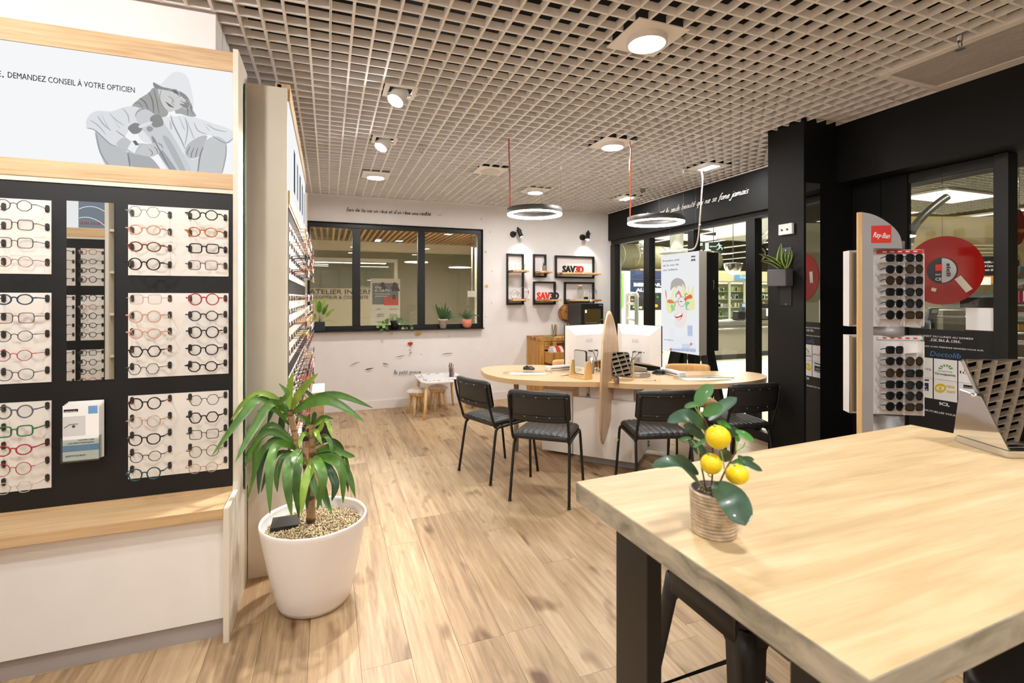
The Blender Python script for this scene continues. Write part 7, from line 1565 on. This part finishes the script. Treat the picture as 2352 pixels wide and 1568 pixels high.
c = atD(1473, 565, 9); t = thing('hanging_speaker', 'small white hanging cylinder lamp in the left mall window', 'lamp', tuple(c)); obj('lamp_body', MB().cyl(c + Vector((0, 0, -.02)), c + Vector((0, 0, .14)), .045, n=14), M_WHITE, t); obj('lamp_pipe', MB().cyl(c + Vector((0, 0, -.14)), c + Vector((0, 0, -.02)), .035, n=14), M_SILVER, t); obj('cord', MB().cyl(c + Vector((0, 0, .14)), c + Vector((0, 0, 2.2)), .008, n=5), M_WHITE, t)
# exit sign
dE = 7.0; a = atD(1615.5, 576, dE); b = atD(1662, 556, dE); Rv3 = Vector((RT[0], RT[1], 0)); Fv3 = Vector((FW[0], FW[1], 0)); rzE = math.atan2(RT[1], RT[0])
ex = thing('exit_sign', 'green emergency exit sign with running figure and left arrow', 'exit sign', tuple(a)); wE = (b - a).dot(Rv3); hE = b.z - a.z; e0 = Vector((a.x, a.y, a.z))
E3 = lambda s, z, n=0: e0 + Rv3 * (s * wE) + Vector((0, 0, z * hE)) - Fv3 * n
eb = obj('sign_plate', MB().sheet([E3(0, 0), E3(1, 0), E3(1, 1), E3(0, 1)], Fv3 * .03), mat('exit_green', '#1f6b3c', .5), ex)
def ep(pts, n=.003): return [E3(x, z, n) for x, z in pts]
wE_m = emitter('exit_white', '#eef5ee', .8)
obj('pale_panel', MB().poly(ep([(.08, .18), (.27, .12), (.27, .95), (.08, .95)])), wE_m, ex)
obj('arrow', MB().poly(ep([(.30, .5), (.38, .38), (.38, .46), (.66, .46), (.66, .54), (.38, .54), (.38, .62)])), wE_m, ex)
obj('running_figure', MB().poly(ep([(.76 + .035 * math.cos(k), .86 + .08 * math.sin(k)) for k in [2 * PI * j / 10 for j in range(10)]])).poly(ep([(.72, .78), (.82, .74), (.86, .48), (.78, .42)])).poly(ep([(.80, .52), (.94, .38), (.95, .12), (.90, .12), (.88, .32), (.76, .42)])).poly(ep([(.76, .46), (.74, .28), (.64, .16), (.68, .10), (.80, .24), (.84, .44)])).poly(ep([(.70, .76), (.64, .58), (.68, .56), (.75, .70)])).poly(ep([(.82, .72), (.93, .62), (.92, .56), (.80, .64)])), wE_m, ex)
obj('hanger', MB().cyl(E3(.5, 1), E3(.5, 1) + Vector((0, 0, 2)), .006, n=5), M_STEEL, ex)
# half-dome mirror
c = atD(1683.5, 606, 7.5); dm_ = thing('dome_mirror', 'silver half-dome security mirror hanging in the mall', 'mirror', tuple(c)); obj('dome', MB().lathe([(.135 * math.cos(a_), -.17 * math.sin(a_)) for a_ in [PI / 2 * k / 10 * .98 for k in range(11)]], tuple(c), 28, caps=False), M_MIRROR, dm_); obj('dome_rim', MB().lathe([(.139, -.006), (.139, .006), (.13, .01), (.001, .012)], tuple(c), 28, caps=False), M_SILVER, dm_); obj('hanger', MB().cyl(c, c + Vector((0, 0, 2.4)), .006, n=5), M_STEEL, dm_)
# round hanging sign
c = atD(1742, 583, 6.6); rg = thing('round_sign', 'round black and blue hanging sign beside the column planter', 'sign', tuple(c))
obj('sign_disc', MB().cyl(c + Fv3 * .02, c, .125, n=36), M_BLKPL, rg); obj('white_ring', MB().cyl(c, c - Fv3 * .003, .098, n=36), M_PAPER, rg); obj('blue_disc', MB().cyl(c - Fv3 * .003, c - Fv3 * .006, .075, n=30), mat('sign_blue', '#1c3f86', .5), rg); obj('small_white_disc', MB().cyl(c + Vector((0.02, 0, -.06)) - Fv3 * .006, c + Vector((0.02, 0, -.06)) - Fv3 * .009, .045, n=20), M_PAPER, rg); obj('hanger', MB().cyl(c + Vector((0, 0, .12)), c + Vector((0, 0, 2.6)), .005, n=5), M_STEEL, rg)
# welcome wall
yw_ = 12.0
def yb_(u, v): return onY(u, v, yw_)
a, b = yb_(1446, 712), yb_(1520, 622)
ww_ = thing('welcome_wall', 'dark blue welcome wall with white words and fruit pictures', 'advertising wall', (a.x, yw_, 0)); xr = a.x + 1.35
obj('white_base', MB().box((a.x, yw_, 0), (xr, yw_ + .1, a.z)), M_MWHITE, ww_); obj('blue_panel', MB().box((a.x, yw_ - .005, a.z), (xr, yw_ + .1, b.z)), mat('welcome_blue', '#1f3156', .6), ww_); obj('ledge', MB().box((a.x, yw_ - .02, yb_(1480, 642).z), (xr, yw_ - .005, yb_(1480, 641).z)), M_SILVER, ww_)
obj('photo_band', MB().box((a.x, yw_ - .009, a.z), (xr, yw_ - .0055, yb_(1480, 674).z)), mat('fruit_photo_dark', '#2a2c34', .6), ww_)
text('BIENVENUE', (yb_(1455, 655).x, yw_ - .012, yb_(1455, 657).z), yb_(1529, 655).x - yb_(1455, 655).x, .095, M_PAPER, parent=ww_, bold=.05); text('AU', (yb_(1460, 668).x, yw_ - .012, yb_(1460, 669.5).z), yb_(1480, 668).x - yb_(1460, 668).x, .095, M_PAPER, parent=ww_, bold=.05)
obj('club_plate', MB().box((yb_(1483, 668).x, yw_ - .012, yb_(1480, 672).z), (yb_(1520, 668).x, yw_ - .0095, yb_(1480, 661).z)), M_PAPER, ww_); text('Club', (yb_(1487, 668).x, yw_ - .014, yb_(1487, 669).z), .27, .07, M_BLKPL, parent=ww_, bold=.03)
rn = random.Random(8)
for k, (u, v, r, cn) in enumerate(((1452, 688, .05, '#e2783a'), (1461, 694, .065, '#ee8b2f'), (1456, 705, .055, '#8fb93f'), (1471, 706, .06, '#e9dca0'), (1487, 708, .07, '#d9d28c'), (1506, 702, .075, '#f0b21c'), (1510, 682, .05, '#4e8f3a'), (1495, 678, .045, '#c9c9bc'), (1466, 680, .05, '#c0463a'), (1480, 686, .04, '#7a9a3a'), (1498, 694, .04, '#efefef'))):
    p = yb_(u, v); obj('printed_fruit', MB().poly([(p.x + r * math.cos(a_), yw_ - .0105 - .0005 * (k % 3), p.z + r * .62 * math.sin(a_)) for a_ in [2 * PI * j / 14 for j in range(14)]]), mat('fruit_' + cn[1:], cn, .6), ww_)
gb = thing('green_banner', 'bright green banner at the far left of the mall window', 'banner', tuple(yb_(1422, 700))); obj('banner_cloth', MB().box((yb_(1405, 700).x, 11.9, yb_(1420, 706).z), (yb_(1428, 700).x, 11.93, yb_(1420, 627).z)), mat('banner_green', '#79b84c', .6), gb); text('US ?', (yb_(1416, 660).x, 11.89, yb_(1420, 650).z), .12, .07, M_PAPER, parent=gb)
obj('banner_wall', MB().box((4.6, 11.94, 0), (a.x - .02, 12.04, yb_(1420, 622).z)), M_MWHITE, gb)
gate = thing('security_gate', 'white ladder-shaped security gate in the left mall window', 'security gate', tuple(atD(1450, 740, 8.0)))
g0 = atD(1441, 740, 8.2); g1 = atD(1462, 740, 7.6); g0.z = g1.z = 0; gt = MB(); zt2 = 1.5
gt.tube(catmull([g0, g0 + Vector((0, 0, .8)), g0 + Vector((0, 0, 1.44)), g0.lerp(g1, .15) + Vector((0, 0, 1.5)), g0.lerp(g1, .85) + Vector((0, 0, 1.5)), g1 + Vector((0, 0, 1.44)), g1 + Vector((0, 0, .8)), g1], 3), .032, 8)
obj('gate_frame', gt, M_MWHITE, gate)
for z in (.4, .85, 1.1, 1.35): obj('rung', MB().cyl(g0 + Vector((0, 0, z)), g1 + Vector((0, 0, z)), .022, n=8), M_MWHITE, gate)
# glass-door fridges
yf = 14.0; fz = lambda v: onY(1680, v, yf).z; ztop = fz(645.5)
fg = thing('fridge_row_header', 'beige header above the glass-door fridges with a blue sign', 'fridge header', (15, yf, ztop))
obj('header_board', MB().box((9.8, yf - .05, ztop), (24, yf + .6, fz(622))), mat('fridge_beige', '#cdbf98', .6), fg)
sA = onY(1688.5, 643.5, yf - .1); sB = onY(1735, 632, yf - .1); obj('sign_plate', MB().box((sA.x, yf - .1, sA.z), (sB.x, yf - .06, sB.z)), mat('crust_blue', '#5a93c8', .5), fg); text('Crustacés', (sA.x + .22, yf - .105, sA.z + .08), sB.x - sA.x - .35, .10, M_PAPER, parent=fg, bold=.01)
edges = [onY(u, 700, yf).x for u in (1640, 1674.5, 1709, 1743, 1777)]; edges = [edges[0] - (edges[1] - edges[0]) * k for k in (3, 2, 1)] + edges + [edges[-1] + .9 * k for k in (1, 2, 3, 4)]
rn = random.Random(31); pm_ = [mat('food_%d' % k, cc, .5) for k, cc in enumerate(('#e6e0cc', '#c9b98e', '#8fae6a', '#d9a24a', '#b9c4c8', '#7d8f5c', '#efe9dc'))]
for i, (xa, xb) in enumerate(zip(edges[:-1], edges[1:])):
    t = thing('display_fridge', f'tall glass-door supermarket fridge with lit food shelves, {ordn(i)} from left', 'fridge', ((xa + xb) / 2, yf, 0), group='glass-door fridges in the supermarket')
    obj('cabinet_shell', MB().box((xa, yf + .55, 0), (xb, yf + .6, ztop)).box((xa, yf, 0), (xb, yf + .55, .25)).box((xa, yf, ztop - .05), (xb, yf + .55, ztop - .001)), mat('fridge_inside', '#dfe0cf', .6), t)
    obj('inner_light', MB().box((xa + .04, yf + .02, ztop - .10), (xb - .04, yf + .06, ztop - .055)).box((xa + .03, yf + .03, .3), (xa + .05, yf + .06, ztop - .12)), emitter('fridge_led', '#fff6d8', 1.6), t)
    obj('door_frame', MB().box((xa, yf - .03, .2), (xa + .05, yf, ztop - .002)).box((xb - .05, yf - .03, .2), (xb, yf, ztop - .002)).box((xa + .05, yf - .03, ztop - .05), (xb - .05, yf, ztop - .002)).box((xa + .05, yf - .03, .2), (xb - .05, yf, .26)), mat('door_alu', '#b9b9a8', .4, .3), t); obj('door_glass', MB().box((xa + .05, yf - .018, .26), (xb - .05, yf - .012, ztop - .05)), M_GLASS, t)
    for z in (.45, .78, 1.1, 1.4, 1.68):
        obj('shelf', MB().box((xa + .03, yf + .08, z - .02), (xb - .03, yf + .54, z)), M_MWHITE, t)
        for gk in range(3):
            fm_ = MB(); x = xa + .08 + gk * .09
            while x < xb - .1: w_ = rn.uniform(.06, .12); h_ = rn.uniform(.07, .18); fm_.box((x, yf + .12, z), (x + w_, yf + .3, z + h_)); x += w_ + rn.uniform(.05, .2)
            if fm_.v: o = obj('packed_food', fm_, pm_[rn.randrange(7)], t, bevel=.01); o['kind'] = 'stuff'
# checkout counters
yc_ = 9.0
def yc(u, v): return onY(u, v, yc_)
def counter(label, u0, u1, y0_, gr, belt=True):
    xa, xb = onY(u0, 700, y0_).x, onY(u1, 700, y0_).x; t = thing('checkout_counter', label, 'counter', ((xa + xb) / 2, y0_, 0), group='supermarket checkout counters'); zt3 = 1.45 - 56 * (y0_ / 9.0) * 11.6 / 1130 * (9.0 / 9.0)
    zt3 = .90
    obj('body', MB().box((xa, y0_, .12), (xb, y0_ + .9, .80)), mat('counter_taupe', '#8c8474', .5, .2), t); obj('kick', MB().box((xa + .02, y0_ + .03, 0), (xb - .02, y0_ + .87, .119)), M_BLKPL, t); obj('counter_top', MB().box((xa - .03, y0_ - .03, .801), (xb, y0_ + .93, .88)), M_SILVER, t)
    obj('bumper_rail', MB().cyl((xa, y0_ - .05, .72), (xb, y0_ - .05, .72), .022, n=10), M_SILVER, t)
    if belt: obj('belt', MB().box((xa + .1, y0_ + .05, .8805), (xb - .3, y0_ + .55, .89)), M_BLKPL, t)
    return t, xa, xb
ct, xa, xb = counter('taupe checkout counter with a silver rail behind the black stand', 1600, 1722, 9.0, 0); counter('taupe checkout counter farther right behind the narrow mullion', 1726, 1860, 9.3, 0)
s = onY(1671, 716, 9.2); t = thing('cashier_chair', 'black cashier chair back behind the checkout counter', 'chair', (s.x, 10.1, 0)); obj('backrest', MB().box((s.x - .17, 10.1, .95), (s.x + .17, 10.17, 1.30)), M_BLKPL, t, bevel=.04); obj('post', MB().cyl((s.x, 10.2, .03), (s.x, 10.15, .96), .03), M_BLKMET, t); obj('seat', MB().cyl((s.x, 10.35, .6), (s.x, 10.35, .66), .22), M_BLKPL, t); obj('base', MB().cyl((s.x, 10.2, 0), (s.x, 10.2, .03), .28), M_BLKMET, t)
s = onY(1703, 725, 9.2); t = thing('payment_terminal', 'black payment terminal on the checkout counter behind the glass', 'payment terminal', (s.x, 9.25, .89)); obj('holder', MB().box((s.x - .10, 9.2, .891), (s.x + .14, 9.4, 1.12)), M_BLKPL, t, bevel=.03); obj('terminal_body', MB().box((s.x - .02, 9.17, 1.10), (s.x + .09, 9.23, 1.32)), mat('pos_grey', '#3b4147', .4), t, bevel=.01); obj('screen', MB().box((s.x - .01, 9.165, 1.22), (s.x + .08, 9.169, 1.30)), emitter('pos_screen', '#cfe0ea', .8), t)
s = onY(1752, 712, 9.5); t = thing('cash_register', 'dark cash register with a white note behind the glass, right of the mullion', 'cash register', (s.x, 9.5, .89)); obj('register_body', MB().box((s.x - .28, 9.42, .8905), (s.x + .35, 9.8, 1.18)), mat('register_grey', '#4b463f', .5), t, bevel=.02); obj('register_top', MB().box((s.x - .2, 9.45, 1.181), (s.x + .3, 9.75, 1.30)), M_BLKPL, t, bevel=.01); obj('note', MB().box((s.x + .02, 9.41, .98), (s.x + .18, 9.418, 1.17)), M_PAPER, t)
# area seen through the shop window: low grid ceiling with big lamp, shelves, till equipment
mc = struct('mall_ceiling', MB().box((4.33, -5, 3.3), (11, 6.2, 3.34)), mat('mall_void', '#3a352c', .9)); g = MB()
for i in range(12): p = i * .1; g.box((p, 0, 0), (p + .014, 1.2, .04)).box((0, p, .0004), (1.2, p + .014, .0396))
mg = g.mesh('grid_tile', mat('mall_grid', '#a9a294', .7))
for i in range(6):
    for j in range(6): o = bpy.data.objects.new('grid_tile', mg); C.objects.link(o); o.parent = mc; o.location = (4.35 + i * 1.2 - .0, -1.0 + j * 1.2, 3.1)
c = atD(2182, 452, 6.5); c.z = 3.08; cc_ = onZ(2180, 452, 3.06); t = thing('flat_lamp', 'large rectangular lit panel in the mall ceiling seen through the shop window', 'ceiling lamp', tuple(cc_)); obj('diffuser', MB().box(cc_ + Vector((-.62, -.3, -.01)), cc_ + Vector((.62, .3, 0))), emitter('market_lamp_face', '#fffaf0', 2.2), t); obj('lamp_case', MB().box(cc_ + Vector((-.65, -.33, .001)), cc_ + Vector((.65, .33, .03))), M_WHITE, t)
area_light('mall_panel_glow', tuple(cc_ + Vector((0, 0, -.03))), 1.2, .55, 110)
c = onZ(2335, 352, 3.06); t = thing('flat_lamp', 'bright lamp at the top of the door opening, right edge', 'ceiling lamp', tuple(c)); obj('diffuser', MB().box(c + Vector((-.5, -.3, -.01)), c + Vector((.5, .2, 0))), emitter('market_lamp_face', '#fffaf0', 2.2), t); obj('lamp_case', MB().box(c + Vector((-.52, -.32, .001)), c + Vector((.52, .22, .03))), M_WHITE, t)
bwall = thing('market_shelving', 'beige market wall behind the red disc with a dark sign', 'shop wall', (11, 5, 0))
def D9(u, v, d=9.0): return atD(u, v, d)
def panel3(nm, u0, v0, u1, v1, d, m, par, th=.04):
    a = atD(u0, v1, d); b = atD(u1, v0, d); w = (b - a).dot(Rv3); h = b.z - a.z; return obj(nm, MB().sheet([a, a + Rv3 * w, a + Rv3 * w + Vector((0, 0, h)), a + Vector((0, 0, h))], Fv3 * th), m, par)
panel3('beige_wall', 2040, 497, 2420, 545, 10.5, mat('m_beige', '#c5b184', .7), bwall); panel3('lower_wall', 2040, 545, 2420, 860, 11.2, mat('m_beige2', '#8c7f66', .7), bwall); 
panel3('dark_sign', 2240, 588, 2310, 634, 9.0, mat('m_darksign', '#25221f', .6), bwall, .05)
for k, s in enumerate(('responsable, créer', 'qualité Carrefour', "et c'est élevé", 'ici')):
    a = atD(2248, 604 + k * 9, 8.98); text(s, a, .36 if k < 3 else .06, .045, M_PAPER, parent=bwall, rot=(PI / 2, 0, rzE), bold=.01)
for k in range(7): panel3('rail_strip', 2210, 562 + k * 4.2, 2295, 564 + k * 4.2, 9.6 - k * .05, mat('m_strip%d' % (k % 2), ('#e9e2cc', '#8a8160')[k % 2], .6), bwall, .02)
panel3('orange_box', 2250, 633, 2295, 652, 8.8, mat('m_orange', '#c98a4e', .7), bwall); panel3('white_label', 2250, 636, 2276, 654, 8.7, M_PAPER, bwall, .01)
tl2 = thing('till_equipment', 'grey till counter with printers behind the shop window', 'counter', tuple(atD(2180, 760, 6)))
panel3('counter_front', 2060, 728, 2420, 900, 6.3, mat('till_brown', '#5f564b', .5), tl2, .5); panel3('grey_printer', 2166, 712, 2216, 760, 6.0, mat('till_grey', '#8a8377', .5), tl2, .3); panel3('printer_wedge', 2146, 716, 2170, 758, 6.1, mat('till_grey2', '#6f767c', .4), tl2, .2); panel3('blue_shelf', 2205, 675, 2295, 682, 7.5, mat('m_ltblue', '#9cc3d8', .5), tl2); panel3('dark_device', 2205, 683, 2290, 706, 6.9, mat('till_dark', '#33343a', .5), tl2, .3); panel3('silver_rail', 2110, 726, 2215, 729, 5.9, M_SILVER, tl2, .05)
pt2 = thing('card_terminal', 'grey card terminal standing at the till behind the red disc', 'payment terminal', tuple(atD(2140, 725, 5.6))); a = atD(2131, 735, 5.6)
obj('terminal_body', MB().sheet([a, a + Rv3 * .10, a + Rv3 * .13 + Vector((0, 0, .14)), a + Rv3 * .03 + Vector((0, 0, .14))], Fv3 * .04), mat('pos_grey', '#3b4147', .4), pt2, bevel=.006); obj('screen', MB().sheet([a + Rv3 * .04 + Vector((0, 0, .08)) - Fv3 * .002, a + Rv3 * .10 + Vector((0, 0, .08)) - Fv3 * .002, a + Rv3 * .115 + Vector((0, 0, .125)) - Fv3 * .002, a + Rv3 * .045 + Vector((0, 0, .125)) - Fv3 * .002], -Fv3 * .001), mat('pos_scr', '#a9b6a6', .3), pt2); obj('post', MB().cyl(a + Rv3 * .05, Vector((a.x, a.y, 0)) + Rv3 * .05, .02), M_BLKMET, pt2)
ach = thing('curved_pipe', 'curved silver pipe above the red disc in the mall', 'pipe', tuple(atD(2120, 500, 6))); obj('pipe', MB().tube(catmull([atD(2088, 560, 6), atD(2095, 530, 6), atD(2115, 502, 6), atD(2150, 470, 6), atD(2175, 452, 6)], 6), .045, 12), M_SILVER, ach)
# through the open door
od = thing('hanging_oval_sign', 'red oval hanging sign with yellow word at the right edge', 'sign', tuple(atD(2345, 520, 5))); c = atD(2340, 521, 5.0)
obj('sign_disc', MB().sheet([c + Rv3 * (.065 * math.cos(a_)) + Vector((0, 0, .18 * math.sin(a_))) for a_ in [2 * PI * k / 28 for k in range(28)]], Fv3 * .02), mat('oval_red', '#8e2f22', .5), od); text('Qoops', atD(2328, 533, 4.98), .11, .05, mat('oval_yellow', '#d9a521', .5), parent=od, rot=(PI / 2, 0, rzE), bold=.03); obj('hanger', MB().cyl(c + Vector((0, 0, .17)), Vector((c.x, c.y, 3.1)), .004, n=5), M_STEEL, od)
od = thing('promo_sign', 'round cream promotion sign with dark number at the door opening', 'sign', tuple(atD(2335, 600, 5.2))); c = atD(2326, 605, 5.2); obj('sign_disc', MB().sheet([c + Rv3 * (.09 * math.cos(a_)) + Vector((0, 0, .16 * math.sin(a_))) for a_ in [2 * PI * k / 28 for k in range(28)]], Fv3 * .02), mat('promo_cream', '#c9b48a', .5), od); text('50', atD(2325, 611, 5.17), .075, .07, M_INK, parent=od, rot=(PI / 2, 0, rzE), bold=.04); obj('hanger', MB().cyl(c + Vector((0, 0, .15)), Vector((c.x, c.y, 3.1)), .004, n=5), M_STEEL, od)
g2 = thing('security_gate', 'white rounded security gate at the open door, right edge', 'security gate', tuple(atD(2340, 800, 4.4))); b0 = atD(2328, 700, 4.4); b1 = atD(2380, 700, 4.3); b0.z = b1.z = 0
obj('gate_frame', MB().tube(catmull([b0, b0 + Vector((0, 0, .9)), b0 + Vector((0, 0, 1.48)), b0.lerp(b1, .2) + Vector((0, 0, 1.58)), b0.lerp(b1, .8) + Vector((0, 0, 1.58)), b1 + Vector((0, 0, 1.48)), b1], 4), .024, 10), M_MWHITE, g2)
for z in (.5, .9, 1.05, 1.3): obj('rung', MB().cyl(b0 + Vector((0, 0, z)), b1 + Vector((0, 0, z)), .02, n=8), M_MWHITE, g2)
mgz = thing('magazine_rack', 'magazine rack with colourful covers beyond the open door', 'rack', tuple(atD(2350, 720, 5.6))); panel3('rack_back', 2322, 612, 2420, 860, 5.8, mat('rack_brown', '#7b6a54', .7), mgz); panel3('blue_header', 2336, 612, 2400, 622, 5.6, mat('rack_blue', '#3a86b8', .5), mgz)
for k, (u, v, w_, h_, cn) in enumerate(((2338, 640, 12, 22, '#c9a38a'), (2341, 668, 8, 26, '#c23a6a'), (2352, 668, 14, 24, '#e8e2dc'), (2334, 710, 14, 8, '#b9402f'), (2350, 712, 14, 8, '#2f66a8'), (2336, 725, 18, 12, '#d6d2c4'), (2340, 745, 14, 14, '#caa04a'))):
    panel3('magazine', u, v, u + w_, v + h_, 5.5, mat('mag_' + cn[1:], cn, .5), mgz, .01)
for v in (700, 735, 765): panel3('rack_ledge', 2322, v, 2420, v + 3, 5.45, M_MWHITE, mgz, .2)

# ---------------------------------------------------------------- render helpers
SC.cycles.use_denoising = True
SC.cycles.max_bounces = 10; SC.cycles.diffuse_bounces = 8; SC.cycles.glossy_bounces = 5; SC.cycles.transparent_max_bounces = 24; SC.cycles.transmission_bounces = 4
SC.cycles.sample_clamp_indirect = 6.0; SC.cycles.caustics_reflective = False; SC.cycles.caustics_refractive = False
